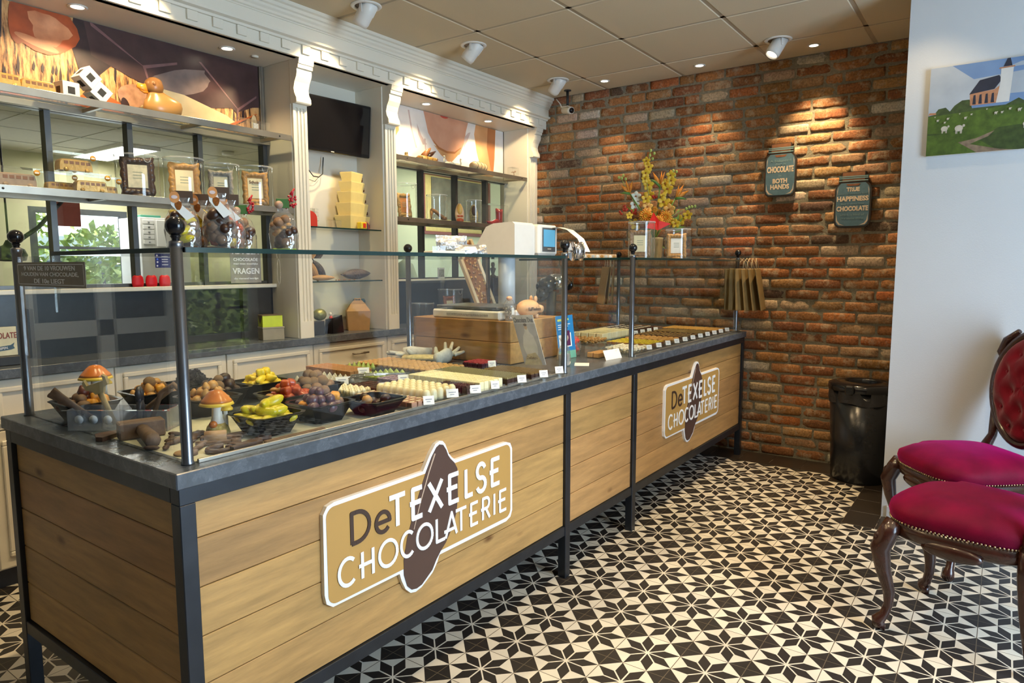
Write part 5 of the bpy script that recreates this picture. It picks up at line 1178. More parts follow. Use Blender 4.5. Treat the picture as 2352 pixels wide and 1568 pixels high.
slipper('cream chocolate shoe with coral red bow, on the shelf without a tub', (3.41, 2.01, S4), mat('shoe_cream', (.80, .55, .35), .35, var=.1), mat('shoe_inner', (.85, .52, .13), .4), mat('shoe_coral', (.62, .12, .04), .35))
slipper('gold and purple patterned chocolate shoe in a clear cylinder', (3.60, 2.02, S4+.003), mat('shoe_pattern', (.62, .42, .14), .3, var=.5, scale=70, tint=(.80, .66, .32)), mat('shoe_inner_dark', (.10, .05, .03), .4), mat('shoe_purple', (.25, .10, .16), .3, var=.5, scale=60, tint=(.6, .45, .25)))
cylinder_tub('clear cylinder round the gold patterned chocolate shoe', (3.60, 2.02, S4), .062, .19, handle=False)
t = thing('chocolate_boot', 'dark red chocolate ankle boot with pointed toe in a wide clear tub', 'chocolate boot', (3.93, 2.02, S4+.002), 0); bm_ = mat('boot_red', (.30, .010, .022), .25, var=.4, scale=25, tint=(.55, .05, .06))
mb = MB(); rings = []
for z, rx, cx in ((.0, .034, .01), (.03, .036, .008), (.07, .032, .012), (.11, .036, .012), (.135, .040, .012)): rings.append([(cx+rx*cos(2*pi*i/20), .028*sin(2*pi*i/20), z+.012*cos(2*pi*i/20)**2*(z > .12)) for i in range(20)])
mb.loft(rings, True, True); mb.tube([(.01, 0, .03), (-.04, 0, .026), (-.09, 0, .016), (-.135, 0, .022), (-.16, 0, .034)], [.032, .030, .022, .013, .003], 14); part('boot_body', mb, bm_, t)
mb = MB(); mb.box(.014, .045, -.02, .02, -.001, .012, .003); part('heel', mb, dark_choc, t)
cylinder_tub('wide clear tub round the dark red chocolate boot', (3.88, 2.02, S4), .088, .165, handle=False) if False else clearbox('wide clear tub round the dark red chocolate boot', (3.87, 2.02, S4), 0, .27, .10, .175, False)

# niche: tower of cream boxes and small things
for k in range(5):
    w0 = .25-.027*k; h = (.088, .082, .072, .066, .060)[k]; z = 1.640+[0, .088, .170, .242, .308][k]
    t = thing('cream_gift_box', ['cream card gift box, lowest and largest of the tower', 'cream card gift box, second from the bottom of the tower', 'cream card gift box, middle of the tower', 'cream card gift box, second from the top of the tower', 'cream card gift box, smallest at the top of the tower'][k], 'gift box', (2.335, 2.035, z), radians(18), 'tower of cream gift boxes in the niche')
    mb = MB(); a = w0/2*.88; b = w0/2; d1, d2 = .055*.9-.004*k, .06-.004*k
    mb.loft([[(-a, -d1, 0), (a, -d1, 0), (a, d1, 0), (-a, d1, 0)], [(-b, -d2, h-.006), (b, -d2, h-.006), (b, d2, h-.006), (-b, d2, h-.006)], [(-b, -d2, h), (b, -d2, h), (b, d2, h), (-b, d2, h)]], True, False); part('box_body', mb, mat('box_cream', (.74, .60, .24), .5, var=.03), t)
    mb = MB(); mb.ell((b+.010, -d2*.4, h*.55), (.016, .018, .010), 10, 6); mb.box(b-.001, b+.004, -d2*.9, d2*.9, h*.15, h*.4); mb.tube([(b+.004, -.03, h*.6), (b+.022, -.01, h*.7), (b+.006, .01, h*.6)], .004, 6); part('ribbon_bow', mb, mat('ribbon_brown', (.09, .035, .02), .35), t)
def archbox(label, x, y, z, r, L_, m1, m2):
    t = thing('arched_tin', label, 'tin', (x, y, z), radians(-35)); mb = MB(); pl = [(-r, 0), (r, 0), (r, r)]+[(r*cos(radians(a)), r+r*sin(radians(a))) for a in range(15, 180, 15)]+[(-r, r)]
    mb.prism(pl, -L_/2, L_/2, 'xz'); part('tin_body', mb, m1, t); mb = MB(); mb.prism([(a*.86, .004+b*.88) for a, b in pl], -L_/2-.001, -L_/2, 'xz'); part('tin_front', mb, m2, t)
redm = mat('tin_red', (.62, .045, .02), .3, var=.03)
archbox('large red arched tin at the left of the upper niche shelf', 1.975, 2.03, 1.640, .05, .08, redm, redm); archbox('small red arched tin with a dark front at the right of the upper niche shelf', 2.440, 2.04, 1.640, .028, .085, redm, mat('tin_dark', (.10, .02, .01), .4))
t = thing('clear_drawer_box', 'clear partitioned acrylic box behind the large red tin', 'clear box', (2.06, 2.125, 1.640)); mb = MB(); mb.box(-.06, .06, -.012, .012, 0, .125); part('shell', mb, acrylic_w, t); mb = MB()
for k in range(4): mb.box(-.06, .06, -.0125, .0125, .028*k+.02, .028*k+.0225)
for x in (-.03, 0, .03): mb.box(x-.001, x+.001, -.0125, .0125, 0, .125)
part('partitions', mb, MATS['lid_rim_acrylic'], t)
clearbox('small clear acrylic box in front of the cream tower', (2.14, 1.99, 1.640), .1, .085, .05, .048, False)
mb = MB(); mb.box(-.030, .030, -.018, .018, 0, .045, .004); mb.box(-.012, .018, -.0195, -.018, .008, .036, mi=1); single('yellow_packet', mb, [yellow_choc, redm], 'small yellow packet with a red picture before the cream tower', 'packet', (2.335, 1.945, 1.640), .2)
# cocoa pods
def pod(label, loc, rot, L_, r, m1):
    mb = MB(); rings = []
    for i in range(13):
        s_ = i/12; x = -L_/2+L_*s_; k = max(.03, sin(pi*(s_*.94+.03))**.75)*(1-.25*s_)
        rings.append([(x, r*k*(1+.07*abs(cos(5*a_)))*cos(a_), r*k*(1+.07*abs(cos(5*a_)))*sin(a_)) for a_ in [2*pi*j/40 for j in range(40)]])
    mb.loft(rings, True, True); mb.tube([(-L_/2, 0, 0), (-L_/2-.02, 0, .004)], .004, 6)
    return single('cocoa_pod', mb, m1, label, 'cocoa pod', loc, rot=rot)
tanp = mat('pod_tan', (.42, .24, .09), .6, var=.3, scale=12, bump=.3); darkpod = mat('pod_dark', (.045, .04, .035), .5, var=.5, scale=25, bump=.8, tint=(.16, .11, .09))
pod('tan cocoa pod leaning upright at the left of the lower niche shelf', (1.99, 2.02, 1.368), (0, radians(50), radians(20)), .17, .027, tanp)
pod('tan cocoa pod lying flat at the left of the lower niche shelf', (2.03, 1.98, 1.325), (0, 0, radians(-15)), .16, .020, tanp)
pod('dark cocoa pod leaning behind the tan pods', (2.08, 2.07, 1.376), (0, radians(48), radians(5)), .15, .028, darkpod)
pod('large dark wrinkled cocoa pod lying at the right of the lower niche shelf', (2.355, 2.03, 1.345), (0, radians(-2), radians(5)), .255, .038, darkpod)
bm1 = MB(); bm1.ell((0, 0, 0), (.006, .0045, .0035), 8, 5); b0 = single('cocoa_bean_loose', bm1, milk_choc, 'loose cocoa bean scattered on the lower niche shelf', 'cocoa bean', (2.12, 1.96, 1.3095), group='loose cocoa beans in the niche')
for k in range(11): dup(b0, (2.135+.0145*k, 1.955+.012*(k % 3), 1.3095), rz=k*1.1)
clearbox('small clear packet of brown sweets at the left edge of the niche, under the glass top line', (1.97, 2.0, 1.305), 0, .03, .03, .03, False) if False else None
# niche worktop things
WZ = .9675
t = thing('kraft_gable_bag', 'brown kraft paper gable box on the worktop in the niche', 'paper box', (2.365, 2.04, WZ), radians(-35)); mb = MB()
mb.loft([[(-.07, -.045, 0), (.07, -.045, 0), (.07, .045, 0), (-.07, .045, 0)], [(-.078, -.05, .13), (.078, -.05, .13), (.078, .05, .13), (-.078, .05, .13)], [(-.05, -.012, .175), (.05, -.012, .175), (.05, .012, .175), (-.05, .012, .175)], [(-.028, -.006, .20), (.028, -.006, .20), (.028, .006, .20), (-.028, .006, .20)]], True, False); part('box_body', mb, kraft, t)
mb = MB(); mb.tube([(-.02, 0, .198), (-.018, 0, .212), (0, 0, .208), (.018, 0, .212), (.02, 0, .198)], .005, 6); part('handle', mb, kraft, t)
mb = MB(); mb.box(-.062, .062, -.012, .012, 0, .205, .012); mb.box(-.048, .048, -.0135, -.012, .03, .18, mi=1); single('blue_tin', mb, [mat('tin_teal', (.02, .10, .13), .35), mat('tin_art', (.18, .22, .20), .5, var=.8, scale=40, tint=(.6, .45, .3))], 'dark blue rounded tin behind the kraft box', 'tin', (2.45, 2.12, WZ))
t = thing('black_gift_box', 'black open gift box with a red and white ornament on the niche worktop', 'gift box', (2.125, 2.0, WZ), radians(12)); mb = MB(); mb.loft([[(-.055, -.035, 0), (.055, -.035, 0), (.055, .035, 0), (-.055, .035, 0)], [(-.048, -.03, .10), (.046, -.03, .115), (.046, .03, .115), (-.048, .03, .09)]], True, False); part('box_body', mb, black_gloss, t)
mb = MB(); mb.ell((-.03, -.0, .10), (.012, .012, .014), 10, 6); part('red_ornament', mb, redm, t); mb = MB(); mb.ell((-.035, 0, .125), (.010, .010, .012), 10, 6); part('white_ornament', mb, paper, t)
mb = MB(); mb.box(-.045, .045, -.03, .03, 0, .085, .003); single('black_gift_box', mb, black_matt, 'plain black gift box behind the white pilaster in the niche', 'gift box', (1.985, 2.0, WZ), .1)
mb = MB(); mb.ell((0, 0, .04), (.046, .04, .038), 18, 12); single('green_easter_egg', mb, mat('foil_green', (.10, .18, .05), .25, metal=.5, var=.4, scale=30, tint=(.5, .5, .15)), 'green foil egg resting on the black gift box', 'chocolate egg', (2.012, 2.0, WZ+.0855))
# lime box on grey box
t = thing('grey_gift_box', 'grey card gift box under the lime green one', 'gift box', (1.655, 2.0, WZ), radians(-18)); mb = MB(); mb.box(-.062, .062, -.048, .048, 0, .068, .001); part('box_body', mb, mat('box_greige', (.30, .27, .20), .6), t); mb = MB(); mb.box(-.064, .064, -.05, .05, .0685, .076, .001); part('lid', mb, mat('box_greige_lid', (.36, .33, .25), .6), t)
t = thing('lime_gift_box', 'lime green gift box with brown pointed flap on the worktop', 'gift box', (1.652, 2.0, WZ+.0765), radians(-18)); mb = MB(); mb.box(-.058, .058, -.045, .045, 0, .066, .001); part('box_body', mb, mat('box_lime', (.55, .68, .01), .5), t)
mb = MB(); mb.prism([(-.040, .066), (.0, .018), (.040, .066)], -.060, -.058, 'yz'); mb.box(-.0595, .0595, -.0465, .0465, .0665, .070, .001); part('brown_flap', mb, mat('flap_brown', (.12, .08, .045), .5, var=.6, scale=50, tint=(.25, .18, .10)), t)
# sill things
hm = mat('heart_red', (.65, .004, .012), .55, var=.05)
for k, x in enumerate((.965, 1.035, 1.105)):
    mb = MB(); mb.loft([[(sx_*(.030*(1-.35*zz)) * cos(a_)*1.0, .016*sin(a_), .052*zz+(.008*abs(cos(a_)) if zz > .7 else 0)) for a_ in [2*pi*i/18 for i in range(18)]] for zz, sx_ in ((0, .85), (.3, 1.12), (.6, 1.25), (.85, 1.2), (1, .8))], True, True)
    single('red_heart_box', mb, hm, ['red heart-shaped box on the window sill, left of three', 'red heart-shaped box on the window sill, middle of three', 'red heart-shaped box on the window sill, right of three'][k], 'heart box', (x-.005, YB-.040, 1.2925), group='red heart boxes on the sill')
mb = MB(); mb.loft([[(-.05, -.01, 0), (.05, -.01, 0), (.05, .01, 0), (-.05, .01, 0)], [(-.035, -.006, .10), (.04, -.006, .11), (.04, .006, .11), (-.035, .006, .10)]], True, False); single('black_card_stand', mb, black_matt, 'small black slanted card stand behind the red hearts', 'stand', (.985, YB+.045-.06+.0, 1.2925)) if False else None
t = thing('blue_notice', 'small dark blue notice with bright dots on the glazing above the hearts', 'notice', (1.115, YB-.0215, 1.39)); mb = MB(); mb.box(-.05, .05, 0, .001, 0, .055); part('card', mb, mat('notice_blue', (.01, .012, .11), .4), t)
mb = MB()
for sx_, sz_, m_ in ((-.038, .045, 0), (.036, .045, 0), (-.038, .03, 1), (.036, .03, 1), (-.04, .01, 1), (.034, .01, 1)): mb.ell((sx_, -.0005, sz_), (.005, .001, .005), 8, 6, mi=m_)
for z in (.042, .03, .014): mb.box(-.015, .018, -.001, 0, z, z+.004, mi=1)
part('dots', mb, [mat('dot_blue', (.05, .15, .9), .4), mat('dot_pale', (.6, .6, .7), .4)], t)
t = thing('questions_sign', 'grey translucent sign reading VRAGEN hanging in front of the glazing by the upright', 'sign', (1.592, YB-.03, 1.375)); mb = MB(); mb.box(-.10, .10, 0, .002, -.075, .075); part('panel', mb, mat('sign_greige', (.30, .28, .26), .5), t)
for s_, z, w_, h_ in (('CHOCOLADE', .062, .16, .018), ('mag geen moeilijke', .036, .16, .014), ('VRAGEN', -.005, .175, .035), ('die niemand begrijpt', -.050, .16, .014)):
    text(s_, .02, white_ink, (0, -.001, z), (1, 0, 0), (0, 0, 1), 'lettering', t, width=w_, height=h_, bold=.0004)
mb = MB(); mb.tube([(1.745+.012*cos(radians(a)), 2.03, 1.365+.075*sin(radians(a))) for a in range(0, 361, 20)], .0016, 6); single('cord_loop', mb, mat('cord_cream', (.62, .58, .48), .7), 'pale cord loop hanging on the white upright beside the VRAGEN sign', 'cord', (1.745, 2.03, 1.29), world=True)
mb = MB(); mb.box(1.55, 1.74, YB-.05, YB-.016, WZ, 1.27, .002); single('black_tall_box', mb, black_matt, 'tall black panel cupboard standing behind the lime box', 'cupboard', (1.645, YB-.03, WZ), world=True)
# vintage sign box at the far left on the worktop
t = thing('vintage_sign', 'vintage cream sign with a blue ribbon at the left edge of the photo', 'sign', (.26, 2.02, WZ+.042)); mb = MB(); mb.box(-.045, .115, -.002, .012, 0, .125); part('plate', mb, mat('vintage_cream', (.60, .58, .42), .6, var=.12, scale=20), t)
text('CHOCOLATE', .03, mat('vintage_red', (.22, .04, .03), .6), (.045, -.003, .088), (1, 0, 0), (0, 0, 1), 'lettering', t, width=.14, height=.026, bold=.0004)
mb = MB(); mb.prism([(-.04, .03), (.09, .045), (.105, .055), (.10, .04), (.105, .03), (.09, .025), (-.04, .012)], -.003, -.002, 'xz'); part('blue_ribbon', mb, mat('vintage_blue', (.04, .09, .14), .5), t); text('PRALINES EN REPEN.', .02, white_ink, (.025, -.0036, .029), (1, .0, .1), (0, 0, 1), 'ribbon_lettering', t, width=.11, height=.010)
mb = MB(); mb.box(.215, .375, 1.985, 2.075, WZ, WZ+.041, .003); single('black_tray_box', mb, black_matt, 'low black box under the vintage cream sign', 'box', (.3, 2.03, WZ), world=True)

# right bay sill pieces
mb = MB(); mb.box(-.055, .055, -.012, .012, 0, .26); single('dark_marble_box', mb, mat('marble_teal', (.02, .05, .055), .3, var=.8, scale=25, tint=(.25, .35, .33)), 'dark green marbled upright panel beside the pilaster in the right bay', 'panel', (2.675, 2.12, WZ))
mb = MB(); mb.box(-.045, .045, -.004, .004, 0, .085); mb.box(-.036, .036, -.0052, -.004, .012, .072, mi=1); single('small_white_card', mb, [paper, mat('card_photo', (.15, .13, .10), .5, var=.8, scale=60, tint=(.7, .7, .6))], 'small white picture card on the right bay sill behind the foil bags', 'card', (3.33, YB-.018, 1.3005), .15)

# ------------------------------------------------------------------ antique velvet chairs
def chair(label, loc, rz, vm):
    t = thing('antique_chair', label, 'chair', loc, rz, 'antique velvet chairs along the white wall')
    SH = .445; n = 48
    def outline(k, z, dz=0, front=1.0):
        P = []
        for i in range(n):
            a = 2*pi*i/n; ca, sa = cos(a), sin(a); e_ = .55
            x = .25*abs(ca)**e_*(1 if ca > 0 else -1); y = .235*abs(sa)**e_*(1 if sa > 0 else -1)
            x *= 1-.10*(y+.235)/.47
            if y < -.15: y -= .018*cos(x/.25*pi/2)
            P.append((x*k, y*k, z))
        return P
    # cushion, local front = -y
    rings = [outline(.99, SH-.012), outline(1.02, SH+.004), outline(1.035, SH+.022), outline(1.02, SH+.042)]
    for k, z in ((.95, .062), (.84, .080), (.68, .093), (.48, .101), (.25, .105), (.06, .106)):
        rings.append([(x, y, SH+z-.008*(y < -.1)*(k > .6)) for x, y, _ in outline(k, 0)])
    mb = MB(); mb.loft(rings, True, True); part('seat_cushion', mb, vm, t)
    mb = MB(); mb.loft([outline(.90, SH-.075), outline(.99, SH-.060), outline(1.0, SH-.010)], True, True)
    # carved swell in the middle of each apron
    for (x, y, r_) in ((0, -.245, 0), (.232, 0, 1), (-.232, 0, 1)): mb.ell((x, y, SH-.068), (.10 if not r_ else .018, .018 if not r_ else .10, .030), 14, 8)
    part('carved_apron', mb, mahogany, t)
    mb = MB()
    pts = outline(1.012, SH-.006); pts.append(pts[0])
    for i in range(len(pts)-1):
        a = Vector(pts[i]); b = Vector(pts[i+1]); m_ = max(1, round((b-a).length/.0125))
        for j in range(m_):
            p = a+(b-a)*j/m_; mb.ell(tuple(p), (.0042, .0042, .0042), 6, 4)
    part('nail_trim', mb, brass, t)
    for sx in (-1, 1):   # cabriole front legs
        mb = MB(); X, Y = sx*.215, -.205
        mb.tube([(X*.96, Y*.96, SH-.015), (X+sx*.008, Y-.010, SH-.06), (X+sx*.026, Y-.028, SH-.12), (X+sx*.016, Y-.018, SH-.20), (X-sx*.002, Y+.002, SH-.29), (X-sx*.004, Y+.002, .10), (X+sx*.006, Y-.008, .06), (X+sx*.020, Y-.024, .038), (X+sx*.018, Y-.022, .022), (X+sx*.010, Y-.012, .012), (X+sx*.010, Y-.012, 0)], [.034, .036, .036, .028, .021, .0165, .017, .024, .024, .015, .013], 12)
        mb.ell((X+sx*.03, Y-.035, SH-.085), (.018, .018, .030), 10, 8); part('leg', mb, mahogany, t)
    for sx in (-1, 1):   # rear legs
        mb = MB(); X = sx*.185; mb.tube([(X, .205, SH+.01), (X, .205, SH-.10), (X*1.02, .215, .22), (X*1.06, .25, 0)], [.022, .021, .018, .015], 8); part('leg', mb, mahogany, t)
    # backrest
    zc, hw, hh = .825, .205, .255
    tilt = Matrix.Translation((0, .215, SH)) @ Matrix.Rotation(radians(-9), 4, 'X') @ Matrix.Translation((0, -.215, -SH))
    def oval(i, m_, k=1.0):
        a = 2*pi*i/m_; x = hw*cos(a); z = hh*sin(a)
        x *= 1+.10*max(0, sin(a))-.10*max(0, -sin(a)); 
        x *= 1+.05*sin(2*a+pi/2)*.6
        return (x*k, z*k)
    mb = MB(); m_ = 44
    ring = [(oval(i, m_, 1.06)[0], .222, zc+oval(i, m_, 1.06)[1]) for i in range(m_+1)]
    mb.tube(ring, [.023+.004*cos(4*pi*i/m_) for i in range(m_+1)], 10)
    mb.xf(tilt); part('back_frame', mb, mahogany, t)
    for sx in (-1, 1):
        mb = MB(); mb.tube([(sx*.185, .21, SH-.01), (sx*.185, .213, SH+.06), (sx*.165, .218, SH+.12), (sx*.175, .222, SH+.17), (sx*.20, .222, SH+.25)], [.024, .026, .020, .022, .014], 10); mb.xf(tilt); part('back_post', mb, mahogany, t)
        mb = MB(); mb.tube([(sx*.20, .222, zc+.10), (sx*.232, .222, zc+.15), (sx*.215, .222, zc+.21), (sx*.15, .222, zc+.262)], [.010, .022, .020, .012], 10); mb.xf(tilt); part('shoulder_carving', mb, mahogany, t)
    mb = MB()
    for x, z, r_ in ((0, .30, .030), (-.045, .287, .022), (.045, .287, .022), (-.085, .272, .016), (.085, .272, .016), (-.02, .325, .016), (.02, .325, .016)): mb.ell((x, .215, zc+z), (r_, .018, r_), 10, 8)
    mb.xf(tilt); part('crest_carving', mb, mahogany, t)
    btn = [(x, z) for x, z in ((-.07, .15), (.07, .15), (-.13, .06), (0, .06), (.13, .06), (-.07, -.03), (.07, -.03), (-.12, -.11), (0, -.11), (.12, -.11), (-.05, -.19), (.05, -.19))]
    mb = MB(); rings = []; K = 16; M_ = 44
    def yb(x, z, k):
        d = .055*(1-k**4)**.5
        for bx_, bz_ in btn: d -= .030*math.exp(-((x-bx_)**2+(z-bz_)**2)/.0010)*(1 if k < .95 else 0)
        d -= .006*(abs(sin((x*1.0+z*.75)*26))*abs(sin((x-z*.75)*26)) < .12)*(k < .9)
        return .215-d
    for k_ in range(K+1):
        k = 1-k_/K*.985; rings.append([(oval(i, M_, k)[0], yb(oval(i, M_, k)[0], oval(i, M_, k)[1], k), zc+oval(i, M_, k)[1]) for i in range(M_)])
    mb.loft([[(oval(i, M_)[0], .235, zc+oval(i, M_)[1]) for i in range(M_)]]+rings, True, True); mb.xf(tilt); cb = part('back_cushion', mb, velvet_dark, t)
    mb0 = MB(); mb0.ell((0, 0, 0), (.008, .005, .008), 10, 6); me = None
    for k, (bx_, bz_) in enumerate(btn):
        p = tilt @ Vector((bx_, yb(bx_, bz_, .5)-.001, zc+bz_))
        if me is None: o = part('button', mb0, velvet_dark, cb); me = o
        else: o = me.copy(); COL.objects.link(o)
        o.location = p
    return t
chair('antique mahogany chair with crimson velvet seat, nearest the camera at the right edge', (2.245, -1.475, 0), radians(165.8), velvet)
chair('antique mahogany chair with crimson seat and tufted back by the white wall, the farther one', (3.02, -1.425, 0), radians(218), velvet)

# ------------------------------------------------------------------ waste bin
t = thing('waste_bin', 'tall black waste bin with a bin liner in the corner by the brick wall', 'waste bin', (4.115, -.805, 0)); mb = MB(); mb.lathe([(.165, 0), (.170, .01), (.196, .60), (.19, .60)], 36); part('bin_body', mb, black_plastic, t)
mb = MB(); n = 48; rings = []
for r, z in ((.197, .595), (.201, .55), (.199, .52)): rings.append([((r+.006*sin(7*a)+.004*sin(11*a+z*30))*cos(a), (r+.006*sin(7*a)+.004*sin(11*a+z*30))*sin(a), z+.008*sin(5*a)*(z < .54)) for a in [2*pi*i/n for i in range(n)]])
mb.loft(rings, False, True); part('bin_liner', mb, mat('bin_liner', (.025, .025, .028), .28, bump=.8, bscale=30), t)
mb = MB(); rings = [[(r*cos(2*pi*i/36), r*sin(2*pi*i/36), z) for i in range(36)] for r, z in ((.206, .595), (.210, .61), (.205, .635), (.17, .648), (.115, .652), (.105, .64), (.105, .60))]; mb.loft(rings, False, True); part('lid_ring', mb, black_gloss, t)
mb = MB(); mb.box(-.235, -.195, .02, .07, .585, .645, .008); part('lid_clip', mb, black_plastic, t)

# ------------------------------------------------------------------ till stand and its things
TX0, TX1, TY0, TY1, TZ = 1.862, 2.33, .40, 1.04, 1.13
mb = MB()
for k in range(2): planks(mb, TX0, TX1, 0, 1, TY0, .018, 'x', [.921+.105*k, .921+.105*(k+1)-.0005]); planks(mb, TX0, TX1, 0, 1, TY1-.018, .018, 'x', [.921+.105*k, .921+.105*(k+1)-.0005]); planks(mb, TY0+.018, TY1-.018, 0, 1, TX0, .018, 'y', [.921+.105*k, .921+.105*(k+1)-.0005]); planks(mb, TY0+.018, TY1-.018, 0, 1, TX1-.018, .018, 'y', [.921+.105*k, .921+.105*(k+1)-.0005])
mb.box(TX0+.018, TX1-.018, TY0+.018, TY1-.018, 1.10, 1.128, col=(.42, .25, .10))
single('till_stand', mb, oak_y, 'raised oak-plank till stand between the two glass cases', 'till stand', (2.1, .72, .9205), world=True)
t = thing('cash_register', 'cream cash register head with blue screen on a tall pole', 'cash register', (2.25, .72, TZ)); mb = MB(); mb.box(-.10, .08, -.09, .09, 0, .03, .006); part('foot', mb, white_plastic, t)
mb = MB(); mb.cyl((-.02, -.03, .03), .046, .295, 28); part('pole', mb, mat('pole_bluegrey', (.50, .58, .66), .35, var=.02), t)
mb = MB(); pr = [(-.14, .325), (-.14, .485), (-.125, .497), (.0, .492), (.05, .475), (.13, .36), (.13, .325)]
mb.prism(pr, -.10, .085, 'yz'); mb.box(.085, .095, -.135, .11, .33, .485); mb.box(.095, .285, -.165, .02, .325, .492, .012); part('housing', mb, white_plastic, t)
mb = MB(); mb.box(.125, .255, -.169, -.165, .345, .475, .003); sc_ = part('screen_bezel', mb, mat('bezel_grey', (.10, .11, .12), .3), t)
mb = MB(); mb.box(.133, .247, -.1705, -.169, .372, .465); part('screen', mb, mat('screen_blue', (.03, .11, .18), .3, emit=(.10, .34, .52), es=.9), t, 'lit blue screen')
mb = MB(); mb.box(.172, .208, -.1705, -.169, .357, .363); part('maker_plate', mb, grey_plastic, t)
mb = MB(); Lp = [(2.53, .66, 1.60), (2.50, .52, 1.61), (2.44, .42, 1.59), (2.40, .33, 1.54), (2.38, .28, 1.47)]
vs = []; 
for p in Lp: vs += [(p[0]-.03, p[1], p[2]), (p[0]+.03, p[1]-.005, p[2])]
vs += [(v[0], v[1], v[2]-.0006) for v in vs]; m_ = len(Lp); fs = []
for i in range(m_-1): fs += [(2*i, 2*i+1, 2*i+3, 2*i+2), (2*m_+2*i, 2*m_+2*i+2, 2*m_+2*i+3, 2*m_+2*i+1)]
mb.add(vs, fs, 0, True); single('receipt_paper', mb, paper, 'white printed receipt strip curling from the register beside the chrome spool', 'receipt', (2.45, .45, 1.5), world=True)
t = thing('shop_scale', 'white shop scale with dark steel tray on the till stand', 'scale', (2.02, .70, TZ)); mb = MB(); mb.box(-.14, .14, -.22, .22, 0, .045, .008); part('scale_body', mb, white_plastic, t); mb = MB(); mb.box(-.13, .13, -.20, .20, .052, .066, .004); mb.box(-.10, .10, -.15, .15, .045, .053); part('weigh_tray', mb, steel_grey, t); mb = MB(); mb.box(-.1415, -.14, -.15, .12, .016, .028); part('printed_strip', mb, mat('strip_grey', (.4, .4, .4), .5, var=.6, scale=200), t)
mb = MB(); rings = [[(r*cos(2*pi*i/20), r*sin(2*pi*i/20), z) for i in range(20)] for r, z in ((.024, 0), (.03, .01), (.031, .075), (.022, .09), (.018, .10))]; mb.loft(rings, True, True); t = thing('sweet_jar', 'small clear bag of silver sweets with an orange cap by the piggy bank', 'sweet jar', (1.93, .455, TZ)); part('clear_jar', mb, cello, t)
mb = MB(); mb.ell((0, 0, .108), (.018, .014, .012), 12, 8); part('cap', mb, mat('cap_peach', (.75, .42, .25), .4), t); mb = MB(); mb.box(-.026, -.008, -.034, -.031, .03, .065, .001); part('label_tag', mb, paper, t)
mb0 = MB(); mb0.ell((0, 0, 0), (.007, .007, .006), 8, 6); s0 = single('silver_sweet', mb0, mat('sweet_silver', (.5, .5, .52), .25, metal=.6), 'small silver sweet in the clear jar by the piggy bank', 'sweet', (1.93, .455, TZ+.01), group='silver sweets in the jar')
rr = random.Random(4)
for k in range(26): a = rr.uniform(0, 6.28); q_ = .021*math.sqrt(rr.random()); dup(s0, (1.93+q_*cos(a), .455+q_*sin(a), TZ+.010+.062*k/26), rz=rr.random()*3)
# piggy bank
t = thing('piggy_bank', 'tan piggy bank lettered Kaffeekass on the till stand', 'piggy bank', (2.10, .46, TZ), radians(-8)); pg = mat('pig_tan', (.72, .43, .22), .4, var=.04); mb = MB(); mb.ell((0, 0, .052), (.072, .05, .044), 24, 14); mb.tube([(.05, -.01, .05), (.085, -.02, .045)], [.024, .018], 14); part('body', mb, pg, t)
for x, y in ((.035, -.025), (.035, .025), (-.035, -.025), (-.035, .025)): mb = MB(); mb.cyl((x, y, 0), .012, .022, 10); part('leg', mb, pg, t)
for y, x in ((-.02, .035), (.02, .045)): mb = MB(); mb.ell((x, y, .098), (.012, .007, .017), 10, 6); part('ear', mb, pg, t)
text('KaFFeekass', .02, ink_brown, (-.005, -.0505, .05), (1, 0, 0), (0, .05, 1), 'lettering', t, width=.092, height=.018, bold=.0003)
# tubs, leaning nut bar, black stand behind the till on the back worktop
cylinder_tub('empty clear round tub on the back worktop behind the scale', (2.98, 2.02, WZ), .085, .155, handle=False)
cylinder_tub('clear round tub with a red-bordered frame on the back worktop behind the scale', (3.30, 2.02, WZ), .098, .25)
frame('red-bordered chocolate frame with cream card in the clear tub behind the scale', (3.30, 2.03, WZ+.08), 0, mat('frame_brick', (.36, .07, .03), .4, var=.4, tint=(.6, .2, .1)), .15, .14, group=None) if False else frame('red-bordered chocolate frame with cream card in the clear tub behind the scale', (3.30, 2.03, WZ+.002), 0, mat('frame_brick', (.36, .07, .03), .4, var=.4, tint=(.6, .2, .1)), .13, .18)
t = thing('nut_chocolate_panel', 'long cream-edged tray of nut-studded chocolate leaning behind the till', 'chocolate panel', (2.50, 1.0, TZ-.06), rot=(radians(-6), radians(-24), 0))
mb = MB(); mb.box(-.078, -.056, -.012, .012, 0, .50, .002); mb.box(.056, .078, -.012, .012, 0, .50, .002); mb.box(-.056, .056, .004, .012, 0, .50); part('cream_tray', mb, mat('tray_cream', (.74, .64, .45), .5, var=.03), t)
mb = MB(); mb.box(-.055, .055, -.006, .004, .01, .49, .003); rr = random.Random(8)
part('chocolate_slab', mb, milk_choc, t)
mb = MB()
for k in range(90): mb.ell((rr.uniform(-.05, .05), -.008, rr.uniform(.02, .48)), (.008, .005, .008), 6, 5, mi=0 if rr.random() < .6 else 1)
part('nut_pieces', mb, [mat('hazelnut', (.55, .33, .12), .5, var=.2), truffle_choc], t)['kind'] = 'stuff'
t = thing('black_stand', 'black speaker box with a small bronze bust on top, in the right bay', 'stand', (3.89, 2.05, WZ)); mb = MB(); mb.box(-.07, .07, -.06, .06, 0, .335, .004); part('box', mb, mat('box_slate', (.03, .045, .06), .4, var=.5, scale=30), t)
mb = MB(); mb.lathe([(.03, .335), (.032, .345), (.012, .36), (.02, .39), (.028, .41), (.012, .42), (.018, .44), (.014, .46), (.002, .465)], 14); part('bust', mb, mat('bronze_grey', (.12, .12, .11), .3, metal=.5, var=.3), t)
